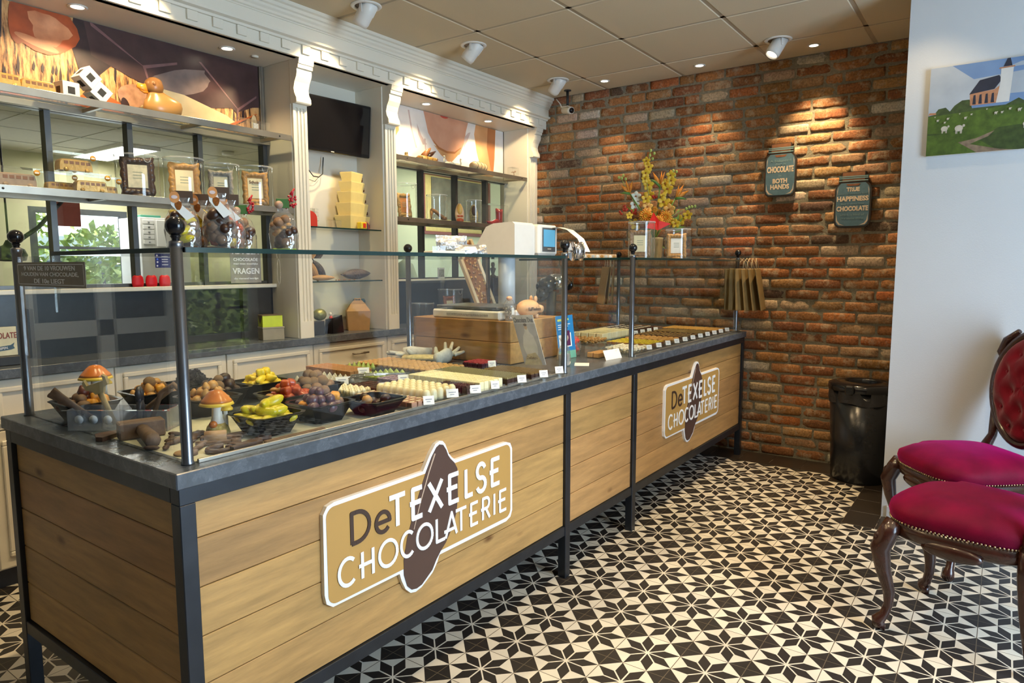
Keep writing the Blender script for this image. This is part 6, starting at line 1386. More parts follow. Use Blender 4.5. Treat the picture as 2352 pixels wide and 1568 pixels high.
t = thing('tape_dispenser', 'black post with a black and chrome rounded head behind the till', 'dispenser', (2.98, .88, .9205)); mb = MB(); mb.cyl((0, 0, 0), .06, .012, 20); mb.cyl((0, 0, .012), .032, .30, 18); part('post', mb, black_matt, t)
mb = MB(); mb.tube([(-.09, .02, .33), (-.05, .01, .35), (.0, 0, .37)], [.045, .055, .05], 16); mb.ell((-.07, .02, .30), (.05, .04, .045), 14, 10); mb.tube([(-.10, 0, .27), (-.13, .0, .26)], [.02, .015], 8); part('black_head', mb, black_plastic, t)
mb = MB(); mb.tube([(0, 0, .37), (.05, -.02, .375), (.10, -.03, .372), (.13, -.04, .365)], [.052, .054, .048, .036], 18); part('chrome_head', mb, chrome, t); mb = MB(); mb.box(.0, .03, -.056, -.054, .35, .39, .001); part('sticker', mb, paper, t); mb = MB(); mb.cyl((.135, -.04, .35), .033, .02, 14, axis='x'); part('end_cap', mb, black_gloss, t)
# magazine and leaflet
mag = (1.845, .301, .934)
L = [(mat('mag_grey', (.58, .58, .68), .4, var=.2, scale=14, tint=(.76, .76, .88)), [(0, 0), (.119, 0), (.119, .242), (0, .242)]), (mat('mag_pale', (.72, .72, .80), .4, var=.1), [(0, .20), (.119, .20), (.119, .242), (0, .242)]),
     (mat('mag_figure', (.80, .78, .82), .4, var=.1, scale=30), [(.03, .04), (.02, .09), (.035, .14), (.05, .16), (.055, .185), (.07, .185), (.075, .16), (.092, .14), (.10, .09), (.09, .04)]), (mat('mag_skin', (.70, .52, .40), .4), blob(.062, .183, .009, .012)), (mat('mag_hair', (.20, .17, .18), .4), blob(.062, .194, .010, .007)),
     (mat('mag_gold', (.75, .62, .42), .4, var=.2, scale=60), [(.03, .0), (.0, .0), (.03, .05), (.08, .06), (.1, .02), (.1, 0)])]
mg = picture('magazine', 'grey-lilac magazine with a figure in white, leaning on the till stand', 'magazine', mag, (0.0, -.99, .06), (0, .32, .947), .119, .242, .004, L)
rv = Vector((0, -.99, .06)).normalized(); uv = Vector((0, .32, .947)).normalized()
text('Chocolate Diva', .02, mat('mag_ink', (.16, .16, .20), .4), Vector(mag)+rv*.06+uv*.219+Vector((-.0052, 0, 0)), rv, uv, 'lettering', mg, width=.108, height=.024, rootloc=mag)
text('Deliciou', .02, mat('mag_ink2', (.35, .25, .15), .4), Vector(mag)+rv*.055+uv*.035+Vector((-.0052, 0, 0)), rv, uv, 'lettering', mg, width=.06, height=.014, rootloc=mag)
lf = (2.145, .30, .9215); blue = mat('leaf_blue', (.02, .22, .50), .4, var=.03)
L = [(blue, [(0, .04), (.155, .04), (.155, .225), (0, .225)]), (mat('leaf_mint', (.20, .50, .35), .4), [(0, 0), (.155, 0), (.155, .04), (0, .04)]), (paper, [(.012, .058), (.125, .062), (.125, .135), (.012, .125)]), (mat('leaf_purple', (.10, .02, .08), .4), [(.065, .065), (.115, .068), (.115, .148), (.065, .14)])]
for k in range(3): L.append((paper, [(.015, .175-.011*k), (.125-.02*k, .178-.011*k), (.125-.02*k, .182-.011*k), (.015, .179-.011*k)]))
L.append((mat('leaf_yellow', (.65, .70, .15), .4), [(.015, .196), (.05, .197), (.05, .208), (.015, .207)])); L.append((mat('leaf_yellow', (.65, .70, .15), .4), [(.075, .198), (.115, .199), (.115, .21), (.075, .209)]))
for k in range(3): L.append((mat('leaf_gold', (.70, .52, .40), .4), blob(.090+.004*(k-1), .100+.006*k, .004, .009)))
picture('leaflet_stand', 'blue leaflet with a purple booklet picture, standing behind the middle case post', 'leaflet', lf, (1, -.05, 0), (-.12, .05, 1), .155, .225, .003, L)
mb = MB(); mb.box(-.05, .05, -.035, .035, 0, .0012); single('loose_card', mb, paper, 'loose white card lying on the counter between the two cases', 'card', (2.08, .13, .9205), .5)
t = thing('clear_gift_bag', 'small clear tied bag on the counter in front of the blue leaflet', 'gift bag', (1.98, .17, .9205)); mb = MB(); mb.loft([[(r*cos(2*pi*i/14)*(1+.08*sin(3*i)), r*.7*sin(2*pi*i/14), z) for i in range(14)] for r, z in ((.035, 0), (.045, .03), (.035, .08), (.012, .11), (.03, .135))], False, True); part('clear_bag', mb, cello, t); mb = MB(); mb.box(-.025, .025, -.018, .018, .002, .06, .004); part('contents', mb, mat('silver_wrap', (.5, .5, .48), .3, metal=.4, var=.4), t)
# chrome ribbon spool hung by the middle post
t = thing('ribbon_spool', 'chrome spool of silver ribbon hanging beside the middle post ball', 'ribbon spool', (1.86, .035, 1.46), radians(-35)); mb = MB(); 
for x in (-.022, .018): mb.cyl((x, 0, 0), .042, .004, 28, axis='x')
part('flange', mb, chrome, t); mb = MB(); mb.cyl((-.018, 0, 0), .034, .036, 24, axis='x'); part('silver_ribbon', mb, mat('ribbon_silver', (.6, .6, .62), .2, metal=.9, var=.3, scale=200), t); mb = MB(); mb.tube([(-.022, 0, 0), (-.055, .005, .005)], .004, 6); part('hook', mb, chrome, t)
# foil bags and box on the first glass top
G = 1.4400
def foil(label, loc, rz, w, h, lean):
    mb = MB(); nu, nv = 9, 7; vs = []
    for s_ in (-1, 1):
        for j in range(nv):
            for i in range(nu):
                u = -1+2*i/(nu-1); v = j/(nv-1); b = (1-u*u)*(1-(2*v-1)**2)
                vs.append((u*w/2, s_*.016*b+lean*v*h*.3+.004*noise.noise(Vector((u*3, v*4, s_*5))), v*h))
    fs = []
    for s_ in range(2):
        for j in range(nv-1):
            for i in range(nu-1): q_ = s_*nu*nv+j*nu+i; fs.append((q_, q_+1, q_+nu+1, q_+nu))
    mb.add(vs, fs, 0, False); return single('silver_foil_bag', mb, silver_foil, label, 'foil bag', loc, rz)
foil('silver foil bag standing at the back of the two on the glass top', (1.70, .62, G), radians(-25), .16, .10, .4)
foil('silver foil bag slumped in front of the taller one on the glass top', (1.70, .50, G), radians(-20), .17, .055, 1.0)
t = thing('white_card_box', 'low white card box with clear lid on the glass top, left of the foil', 'card box', (1.45, .45, G), radians(-20)); mb = MB(); mb.box(-.08, .08, -.04, .04, 0, .02, .002); part('tray', mb, white_plastic, t); mb = MB(); mb.box(-.04, .075, -.035, .035, .0205, .042); part('clear_lid', mb, acrylic_w, t)
# candy box on second glass top
t = thing('sweet_selection_box', 'low patterned box of sweets on the far glass top', 'sweet box', (2.93, .55, G), radians(-4)); mb = MB(); mb.box(-.20, .20, -.05, .05, 0, .028, .002); part('box_body', mb, mat('box_peach', (.72, .50, .32), .5, var=.15, scale=60), t); mb = MB()
for k in range(8): mb.ell((-.165+.048*k, -.0505, .014), (.020, .0015, .010), 10, 6, mi=k % 3)
part('printed_sweets', mb, [paper, light_choc, grey_plastic], t)

# two framed chocolates in clear tubs and the vase
for i, (x, y, r, h, m1, lb) in enumerate(((3.30, .40, .085, .235, mat('frame_umber', (.28, .14, .06), .35, var=.4, scale=30, tint=(.50, .30, .16)), 'left of the flower vase'), (3.90, .40, .088, .215, light_choc, 'right of the flower vase'))):
    frame('ornate chocolate picture frame with an oval cream card, '+lb, (x, y+.01, G+.001), radians(-62), m1, .135, .170, paper if i else None)
    cylinder_tub('clear cylinder tub round the ornate frame '+lb, (x, y, G), r, h, handle=False)
VX, VY = 4.0, .62
t = thing('flower_vase', 'square cream ceramic vase holding the flower arrangement', 'vase', (VX, VY, G)); mb = MB(); mb.loft([[(a*r, b*r, z) for a, b in rr_poly(-1, 1, -1, 1, .35, 4)] for r, z in ((.038, 0), (.042, .02), (.050, .15), (.052, .165), (.046, .165), (.044, .14))], True, True); part('vase_body', mb, mat('vase_cream', (.62, .54, .36), .4, var=.06), t)
LAT = Vector((.585, -.811, 0)); BACK = Vector((.811, .585, 0)); V0 = Vector((VX, VY, 0))
def fpos(zx, zy, d=0):
    u = 1400+zx/5.6; v = 320+zy/5.6; return V0+LAT*((u-1516)/306.0)+BACK*d+Vector((0, 0, 1.393+(596-v)/306.0))
VTOP = Vector((VX, VY, G+.15))
FG = 'flowers of the vase arrangement'
yel = mat('petal_yellow', (.86, .46, .01), .5, var=.2, scale=30, tint=(.95, .66, .05)); ora = mat('petal_orange', (.78, .20, .01), .5, var=.2, scale=40, tint=(.92, .36, .03)); whi = mat('petal_white', (.75, .75, .62), .5, var=.05); rdp = mat('petal_red', (.45, .03, .01), .5, var=.3); apr = mat('petal_apricot', (.88, .48, .12), .5, var=.1); brn = mat('orchid_throat', (.35, .12, .02), .5)
def stem_to(mb, p, mi=0, r=.0022):
    a = VTOP+Vector((R.uniform(-.012, .012), R.uniform(-.012, .012), -.05)); b = p.copy(); m_ = (a+b)/2+Vector((0, 0, .04)); mb.tube([a, m_, b], r, 5, mi=mi)
def orchid(p, r, m1, label, name='orchid_bloom'):
    t = thing(name, label, 'flower', tuple(p), 0, FG)
    f = (Vector((-.79, -1.5, 1.39))-p).normalized()+Vector((R.uniform(-.35, .35), R.uniform(-.35, .35), R.uniform(-.3, .3))); q_ = f.to_track_quat('Z', 'Y').to_matrix().to_4x4()
    mb = MB()
    for k in range(5):
        a = 2*pi*k/5+.3; o = mb.n(); mb.ell((0, 0, 0), (r*.62, r*.42, r*.10), 10, 6); mb.xf(Matrix.Rotation(a, 4, 'Z') @ Matrix.Translation((r*.52, 0, 0)) @ Matrix.Rotation(radians(-18), 4, 'Y'), o)
    mb.xf(q_); part('petals', mb, m1, t); mb = MB(); mb.ell((0, 0, r*.12), (r*.2, r*.2, r*.16), 8, 6); mb.xf(q_); part('throat', mb, brn, t)
    return t
OL = [((520, 230), .020), ((555, 300), .022), ((505, 385), .023), ((510, 450), .021), ((560, 520), .027), ((585, 640), .027), ((520, 700), .024), ((825, 410), .023), ((845, 470), .024), ((770, 500), .022), ((800, 575), .028), ((745, 740), .030), ((830, 750), .026), ((820, 970), .026), ((895, 1010), .022), ((985, 960), .026), ((1065, 900), .024), ((320, 905), .018), ((405, 1010), .028), ((740, 660), .016)]
for i, ((a, b), r) in enumerate(OL): orchid(fpos(a, b, R.uniform(-.04, .05)), r*1.45, yel, 'yellow orchid bloom in the flower arrangement')
for (a, b) in ((405, 660), (390, 765)): orchid(fpos(a, b, .02), .036, whi, 'white orchid bloom at the left of the arrangement')
orchid(fpos(805, 835, -.06), .042, apr, 'apricot rose-like bloom in the middle of the arrangement', 'rose_bloom'); orchid(fpos(540, 800, -.03), .036, apr, 'small apricot bloom left of the apricot rose', 'rose_bloom')
def mum(p, r, label):
    mb = MB(); f = (Vector((-.79, -1.5, 1.5))-p).normalized(); q_ = f.to_track_quat('Z', 'Y').to_matrix().to_4x4()
    for L_, (nn, th, rl) in enumerate(((16, 85, 1.0), (16, 62, .92), (12, 40, .8), (8, 18, .65))):
        for k in range(nn):
            o = mb.n(); mb.ell((0, 0, 0), (r*rl*.5, r*.11, r*.07), 6, 4, mi=L_ % 2); mb.xf(Matrix.Rotation(2*pi*k/nn+L_*.2, 4, 'Z') @ Matrix.Rotation(radians(-(90-th)), 4, 'Y') @ Matrix.Translation((r*rl*.5, 0, 0)), o)
    mb.xf(q_); return single('chrysanthemum', mb, [ora, mat('petal_amber', (.85, .42, .04), .5, var=.2)], label, 'flower', tuple(p), 0, FG)
mum(fpos(510, 920, -.05), .062, 'orange chrysanthemum at the left of the red leaf'); mum(fpos(650, 990, -.08), .052, 'orange chrysanthemum low on the red leaf'); mum(fpos(760, 930, -.05), .056, 'orange chrysanthemum right of the red leaf'); mum(fpos(640, 830, 0), .028, 'small orange chrysanthemum above the red leaf'); mum(fpos(700, 860, 0.02), .026, 'small orange chrysanthemum between the apricot rose and red leaf')
for (a, b, r, lb) in ((265, 805, .026, 'dark red small bloom at the far left of the arrangement'), (390, 850, .026, 'dark red small bloom beside the left chrysanthemum'), (650, 660, .020, 'dark red small bloom above the middle of the arrangement'), (220, 870, .018, 'dark red bud lowest at the far left')):
    mb = MB()
    for k in range(9): mb.ell((R.uniform(-r, r)*.7, R.uniform(-r, r)*.7, R.uniform(-r, r)*.7), (r*.4, r*.4, r*.4), 6, 5)
    single('red_bloom', mb, rdp, lb, 'flower', tuple(fpos(a, b, .03)), 0, FG)
for (pts, beak, base, lb) in ((((205, 530), (265, 450), (355, 470), (290, 500)), (195, 630), (320, 630), 'bird of paradise flower at the left of the arrangement'), (((610, 365), (720, 355), (750, 365), (660, 420)), (570, 450), (700, 540), 'bird of paradise flower at the top centre of the arrangement'), (((940, 530), (1005, 520), (1075, 590), (985, 560)), (1045, 705), (900, 690), 'bird of paradise flower at the right of the arrangement')):
    B = fpos(*base, 0); t = thing('bird_of_paradise', lb, 'flower', tuple(B), 0, FG); mb = MB()
    for k, p in enumerate(pts):
        e_ = fpos(*p, R.uniform(-.02, .02)); m_ = (B+e_)/2; mb.tube([B-B, m_-B, e_-B], [.004, .015, .001], 6, flat=.5)
    part('orange_petals', mb, ora, t); mb = MB(); bk = fpos(*beak, 0); mb.tube([B-B, (bk-B)*.5+Vector((0, 0, .006)), bk-B], [.011, .010, .001], 8); mb.tube([Vector((0, 0, 0)), (VTOP-B)*.5+Vector((0, 0, .02)), VTOP-B], [.005, .004, .004], 7); part('beak_and_stem', mb, stem_green, t)
mb = MB(); A_ = [fpos(490, 1075, -.14), fpos(590, 880, -.11), fpos(650, 985, -.13), fpos(800, 1020, -.13), fpos(640, 1100, -.14)]; off = A_[0]; mb.add([tuple(p-off) for p in A_]+[tuple(p-off+Vector((.004, .004, 0))) for p in A_], [(0, 1, 2, 3, 4), (9, 8, 7, 6, 5), (0, 4, 9, 5), (4, 3, 8, 9), (1, 0, 5, 6), (2, 1, 6, 7), (3, 2, 7, 8)], 0, False); single('red_anthurium', mb, mat('anthurium_red', (.55, .01, .008), .25), 'broad glossy red leaf flower low in the arrangement', 'flower', tuple(off), 0, FG)
budm = mat('bud_green', (.38, .48, .12), .5); mb = MB()
for (a, b) in ((575, 100), (565, 160), (600, 200), (620, 135), (215, 440), (235, 405), (180, 430), (265, 450), (905, 360), (865, 350), (885, 405), (1040, 820), (1075, 800), (1110, 795), (1150, 790)): mb.ell(tuple(fpos(a, b)-V0), (.010, .010, .012), 8, 6)
for ch in ([(575, 100), (560, 200), (530, 330), (540, 500), (560, 620), (600, 800)], [(865, 350), (830, 450), (800, 600), (740, 760)], [(215, 440), (290, 600), (420, 760), (520, 900)], [(1150, 790), (1040, 820), (940, 860), (800, 960)]): mb.tube([fpos(a, b, .01)-V0 for a, b in ch]+[VTOP-V0], .0025, 5)
single('budded_stems', mb, budm, 'green budded orchid sprays rising from the vase', 'flower spray', tuple(V0), 0, FG)
mb = MB(); rr = random.Random(12)
for k in range(52):
    zx, zy = rr.uniform(380, 960), rr.uniform(860, 1120)
    if k < 14: zx, zy = rr.uniform(560, 700), rr.uniform(1060, 1250)
    p = fpos(zx, zy, rr.uniform(-.02, .09)); d = (p-VTOP).normalized()+Vector((rr.uniform(-.5, .5), rr.uniform(-.5, .5), rr.uniform(-.4, .4))); d.normalize(); s_ = d.cross(Vector((rr.uniform(-1, 1), rr.uniform(-1, 1), rr.uniform(-1, 1)))).normalized(); L_ = rr.uniform(.05, .11)
    nrm = d.cross(s_)*.003; a = [p, p+d*L_*.4+s_*L_*.17+nrm, p+d*L_, p+d*L_*.4-s_*L_*.17+nrm]; mb.add([tuple(x-V0) for x in a], [(0, 1, 2), (0, 2, 3)], 0, True)
single('foliage_spray', mb, leaf, 'dark green leaves filling the base of the arrangement', 'foliage', tuple(V0), 0, FG, kind='stuff')

# kraft carrier bags hung from the far posts
def kbag(loc, rz, rx, label, group):
    mb = MB(); mb.box(-.11, .11, -.004, .004, -.30, 0, .003); mb.box(-.11, .11, -.0045, .0045, -.205, -.2035)
    t = thing('kraft_carrier_bag', label, 'paper bag', loc, group=group, rot=(rx, radians(R.uniform(-2, 2)), rz)); part('bag', mb, mat('kraft_olive', (.26, .165, .055), .7, var=.1, scale=20), t)
    mb = MB(); mb.tube([(-.04, 0, -.002), (-.03, 0, .045), (0, 0, .075), (.03, 0, .045), (.04, 0, -.002)], .003, 6); part('handle', mb, mat('handle_cord', (.55, .42, .24), .7), t)
for k in range(6): kbag((4.215+.010*k, .050-.022*k, 1.375), radians(-58+13*k), radians(-2-1.5*k), ['kraft carrier bag hanging from the far front post, in the fanned bunch'][0], 'kraft bags hung on the far front post')
for k in range(3): kbag((4.20-.03*k, 1.06+.02*k, 1.39), radians(24+9*k), radians(2+3*k), 'kraft carrier bag hanging from the far back post', 'kraft bags hung on the far back post')

# ------------------------------------------------------------------ chocolates on trays
NM = {'sq': 'chocolate_square', 'drop': 'chocolate_drop', 'cup': 'praline_cup', 'ridge': 'ridged_chocolate', 'flower': 'chocolate_flower', 'dome': 'chocolate_dome', 'diamond': 'striped_chocolate', 'sqtop': 'topped_chocolate_cube', 'cluster': 'chocolate_cluster'}
TZ0 = CH_+.0005
def tray(name_lb, x0, x1, y0, y1, z=TZ0+.004, cardx=None, wall=.004, group=None):
    t = thing('acrylic_tray', name_lb, 'tray', ((x0+x1)/2, (y0+y1)/2, z), 0, group); hx, hy = (x1-x0)/2+.004, (y1-y0)/2+.006
    mb = MB(); mb.box(-hx, hx, -hy, hy, 0, .002); mb.box(-hx, hx, -hy, -hy+.0015, .002, .014); mb.box(-hx, -hx+.0015, -hy, hy, .002, .010); mb.box(hx-.0015, hx, -hy, hy, .002, .010); part('tray_body', mb, acrylic_w, t)
    for sx in (-1, 1): mb = MB(); mb.box(sx*hx*.9-.004, sx*hx*.9+.004, -hy*.95, hy*.95, -.0042, -.0002); part('foot', mb, acrylic_w, t)
    return t
def card(loc, label, w=.032, h=.020, rz=-35, group='price cards in the first glass case'):
    t = thing('price_card', label, 'price card', loc, radians(rz), group); mb = MB(); mb.box(-w/2, w/2, -.0006, .0006, .012, .012+h); mb.xf(Matrix.Rotation(radians(-18), 4, 'X')); part('card', mb, paper, t)
    mb = MB(); mb.box(-w*.3, w*.3, -.0011, -.0006, .012+h*.55, .012+h*.65); mb.box(-w*.2, w*.15, -.0011, -.0006, .012+h*.3, .012+h*.38); mb.xf(Matrix.Rotation(radians(-18), 4, 'X')); part('printed_line', mb, mat('card_line', (.3, .3, .34), .5), t)
    mb = MB(); mb.box(-.008, .008, -.002, .008, 0, .012, .001); part('card_foot', mb, acrylic_w, t); return t
def shape(kind):
    mb = MB()
    if kind == 'sq': mb.box(-.5, .5, -.5, .5, 0, 1, .07)
    elif kind == 'dome': mb.lathe([(.46, 0), (.50, .1), (.50, .62), (.43, .84), (.26, .97), (.02, 1.0)], 14)
    elif kind == 'cup':
        rings = []
        for r, z in ((.36, 0), (.44, .45), (.50, .62), (.42, .8), (.30, .9), (.12, .82), (.02, .85)): rings.append([(r*(1+.05*cos(8*a))*cos(a), r*(1+.05*cos(8*a))*sin(a), z) for a in [2*pi*i/24 for i in range(24)]])
        mb.loft(rings, True, True)
    elif kind == 'drop': mb.lathe([(.40, 0), (.46, .12), (.38, .42), (.22, .72), (.10, .92), (.01, 1.02)], 14)
    elif kind == 'flower':
        for k in range(6): a = k*pi/3; mb.ell((.24*cos(a), .24*sin(a), .42), (.24, .24, .42), 8, 6)
        mb.ell((0, 0, .7), (.18, .18, .28), 8, 6)
    elif kind == 'sqtop':
        mb.box(-.48, .48, -.48, .48, 0, .78, .06)
        for k in range(9): mb.ell((-.30+.30*(k % 3)+R.uniform(-.05, .05), -.30+.30*(k//3)+R.uniform(-.05, .05), .82), (.18, .14, .15), 6, 4, mi=1)
    elif kind == 'diamond': mb.box(-.47, .47, -.47, .47, 0, .86, .06); mb.prism([(-.45, 0), (0, -.22), (.45, 0), (0, .22)], .861, .93, 'xy', mi=1)
    elif kind == 'ridge':
        mb.box(-.47, .47, -.45, .45, 0, .75, .08)
        for k in range(4): mb.tube([(-.42, -.33+.22*k, .78), (.42, -.28+.22*k, .80)], .07, 5, mi=1)
    elif kind == 'cluster':
        for k in range(6): mb.ell((R.uniform(-.28, .28), R.uniform(-.28, .28), .3+.08*k), (.26, .22, .22), 8, 6)
    return mb
def pieces(name, cat, label, group, kind, mats, x0, x1, y0, y1, nx, ny, h, z=TZ0+.0065, fill=.90, jig=.08, skip=0.0, lay=1):
    dx, dy = (x1-x0)/nx, (y1-y0)/ny; base = None
    for l in range(lay):
        for j in range(ny):
            for i in range(nx):
                if R.random() < skip: continue
                x = x0+dx*(i+.5)+R.uniform(-jig, jig)*dx*.3; y = y0+dy*(j+.5)+R.uniform(-jig, jig)*dy*.3
                if base is None:
                    mb = shape(kind); base = single(name, mb, mats, label, cat, (x, y, z+l*h), 0, group); base.scale = (dx*fill, dy*fill, h)
                else:
                    o = base.copy(); COL.objects.link(o); o.location = (x, y, z+l*h*1.005); o.rotation_euler = (0, 0, R.uniform(-jig, jig)*.5)
ydk = mat('cream_print', (.80, .66, .40), .4)
T = [
 ('milk chocolate square', 'sq', milk_choc if False else mat('milk_light', (.36, .17, .06), .4, var=.1), 1.142, 1.268, .72, 1.02, 5, 10, .024, 'in the slab nearest the drawer handle', 'milk chocolate squares in the back slab'),
 ('swirled white and brown chocolate drop', 'drop', mat('swirl', (.40, .20, .08), .4, var=.7, scale=60, tint=(.92, .84, .66)), .905, 1.075, .60, .80, 5, 6, .030, 'on the tray in front of the milk chocolate slab', 'swirled chocolate drops'),
 ('green marzipan piece with white tips', 'drop', mat('green_tip', (.18, .34, .02), .35, var=.4, scale=80, tint=(.60, .72, .18)), 1.285, 1.372, .80, .92, 3, 4, .030, 'in the small group at the back', 'green marzipan pieces at the back'),
 ('green marzipan leaf piece', 'drop', MATS['green_tip'], 1.165, 1.340, .575, .685, 6, 3, .022, 'in the row in front of the nut cups', 'green marzipan leaves in front of the cups'),
 ('brown nut praline cup', 'cup', mat('nut_cup', (.48, .25, .08), .4, var=.3, scale=30, tint=(.68, .42, .16)), 1.385, 1.600, .46, .96, 7, 15, .024, 'on the long tray behind the white squares', 'brown praline cups on the long tray'),
 ('purple drizzled chocolate square', 'ridge', [purple_choc, mat('drizzle', (.38, .26, .34), .4)], 1.125, 1.245, .44, .545, 5, 3, .020, 'behind the white domes', 'purple drizzled chocolate squares'),
 ('dark red-brown chocolate square', 'ridge', [mat('redbrown', (.12, .025, .015), .35, var=.3), dark_choc], .965, 1.080, .37, .53, 4, 5, .018, 'between the white flowers and domes', 'dark red-brown squares'),
 ('white chocolate flower cluster', 'flower', cream_choc, .848, .948, .37, .53, 4, 5, .026, 'behind the shallow black bowl', 'white chocolate flowers'),
 ('tall white chocolate dome', 'dome', white_choc, .925, 1.095, .08, .34, 5, 8, .042, 'in the block left of the dark squares', 'white chocolate domes'),
 ('milk chocolate with a cream diamond', 'diamond', [mat('milk_pink', (.40, .22, .14), .4, var=.08), ydk], .822, .915, .05, .335, 3, 10, .022, 'at the case front left of the white domes', 'chocolates with cream diamonds'),
 ('tall dark chocolate cube', 'sqtop', [dark_choc, mat('dark_top', (.07, .025, .015), .5, bump=.5)], 1.108, 1.168, .05, .20, 2, 5, .036, 'between the white domes and white squares', 'tall dark chocolate cubes'),
 ('white chocolate square', 'sq', mat('white_sq', (.80, .74, .46), .4, var=.05), 1.185, 1.330, .05, .42, 5, 12, .036, 'in the long pale slab at the case front', 'white chocolate squares in the slab'),
 ('dark chocolate cube topped with green nuts', 'sqtop', [dark_choc, pistachio], 1.350, 1.490, .045, .44, 5, 14, .034, 'right of the pale slab', 'pistachio-topped cubes'),
 ('dark chocolate cube topped with brown nuts', 'sqtop', [dark_choc, nut_top], 1.520, 1.655, .045, .30, 5, 9, .030, 'nearest the middle case post', 'nut-topped cubes'),
 ('dark cube with a dark red top', 'sqtop', [mat('plum', (.05, .015, .03), .35), mat('red_top', (.30, .02, .03), .5, var=.3)], 1.64, 1.76, .40, .52, 4, 4, .030, 'at the back right near the magazine', 'red-topped dark cubes'),
]
for (nm, kd, mt_, x0, x1, y0, y1, nx, ny, h, where, grp) in T:
    tray('clear tray under the '+grp, x0, x1, y0, y1)
    pieces(NM[kd], 'chocolate', nm+' '+where, grp, kd, mt_, x0, x1, y0, y1, nx, ny, h)
for k, (x, y, w_, lb) in enumerate(((.885, .030, .034, 'in front of the cream diamond chocolates'), (1.030, .050, .040, 'in front of the white domes'), (1.140, .034, .038, 'in front of the tall dark cubes'), (1.255, .030, .030, 'in front of the white square slab, low'), (1.43, .028, .034, 'in front of the green nut cubes'), (1.59, .028, .034, 'in front of the brown nut cubes'), (1.72, .032, .034, 'next to the middle case post'),
     (1.70, .385, .034, 'in front of the red-topped cubes'), (1.205, .705, .045, 'at the right end of the milk chocolate slab'), (.985, .585, .045, 'in front of the swirled drops'), (.99, .345, .045, 'in front of the red-brown squares'), (1.165, .425, .040, 'in front of the purple drizzled squares'))):
    card((x, y if y > .07 else .078-.0, TZ0) if False else (x, max(y, .072) if False else y+.045*(y < .07)*0+ (0.0), TZ0+.0), 'white price card '+lb, w_*1.1, .030)
mb = MB(); mb.loft([[(x, .045*sin(2*pi*i/12)*k, .022+.018*cos(2*pi*i/12)*k) for i in range(12)] for x, k in ((-.12, .5), (-.11, .85), (0, 1), (.10, .9), (.115, .7))], True, True)
single('yellow_sweet_bag', mb, mat('bag_yellow', (.70, .52, .12), .3, var=.3, scale=60, tint=(.9, .8, .4)), 'yellow wrapped bar of sweets behind the nut cups', 'sweet bag', (1.70, .80, TZ0), radians(-62))
t = thing('serving_tongs', 'steel serving tongs lying between the swirled drops and red-brown squares', 'tongs', (1.10, .57, TZ0+.03)); mb = MB(); mb.tube([(-.06, .03, 0), (.0, .0, .004), (.12, -.10, .004)], [.004, .003, .003], 6); part('arm', mb, chrome, t); mb = MB(); mb.tube([(-.05, .04, .006), (.0, .01, .010), (.12, -.10, .006)], [.004, .003, .003], 6); part('arm', mb, chrome, t); mb = MB(); mb.ell((-.065, .036, .003), (.018, .012, .003), 12, 6); part('spoon_end', mb, chrome, t)
# pair of pale gloves
glv = mat('glove', (.50, .51, .45), .8, var=.12, scale=60, bump=.3, bscale=300)
def glove(label, loc, rz, fl):
    mb = MB(); mb.tube([(-.10, 0, .010), (-.06, 0, .02), (0, 0, .022), (.04, 0, .02)], [.038, .03, .038, .034], 14, flat=.5)
    for k, (a, L_) in enumerate(((28, .055), (10, .075), (-4, .080), (-18, .070))):
        d = Vector((cos(radians(a)), sin(radians(a)), fl[k])); p = Vector((.045, .024-.016*k, .022)); mb.tube([p, p+d*L_*.5, p+d*L_+Vector((0, 0, fl[k]*.01))], [.011, .010, .007], 8)
    p = Vector((-.01, .034, .022)); mb.tube([p, p+Vector((.03, .03, .01)), p+Vector((.055, .045, .03))], [.013, .012, .008], 8)
    return single('food_glove', mb, glv, label, 'glove', loc, rz)
glove('pale grey food glove lying flat behind the nut cups, left of the pair', (1.72, .92, TZ0+.012), radians(150), (.1, .2, .1, 0))
glove('pale grey food glove with fingers raised, right of the pair', (1.735, .70, TZ0+.016), radians(15), (.8, .6, .3, .1))

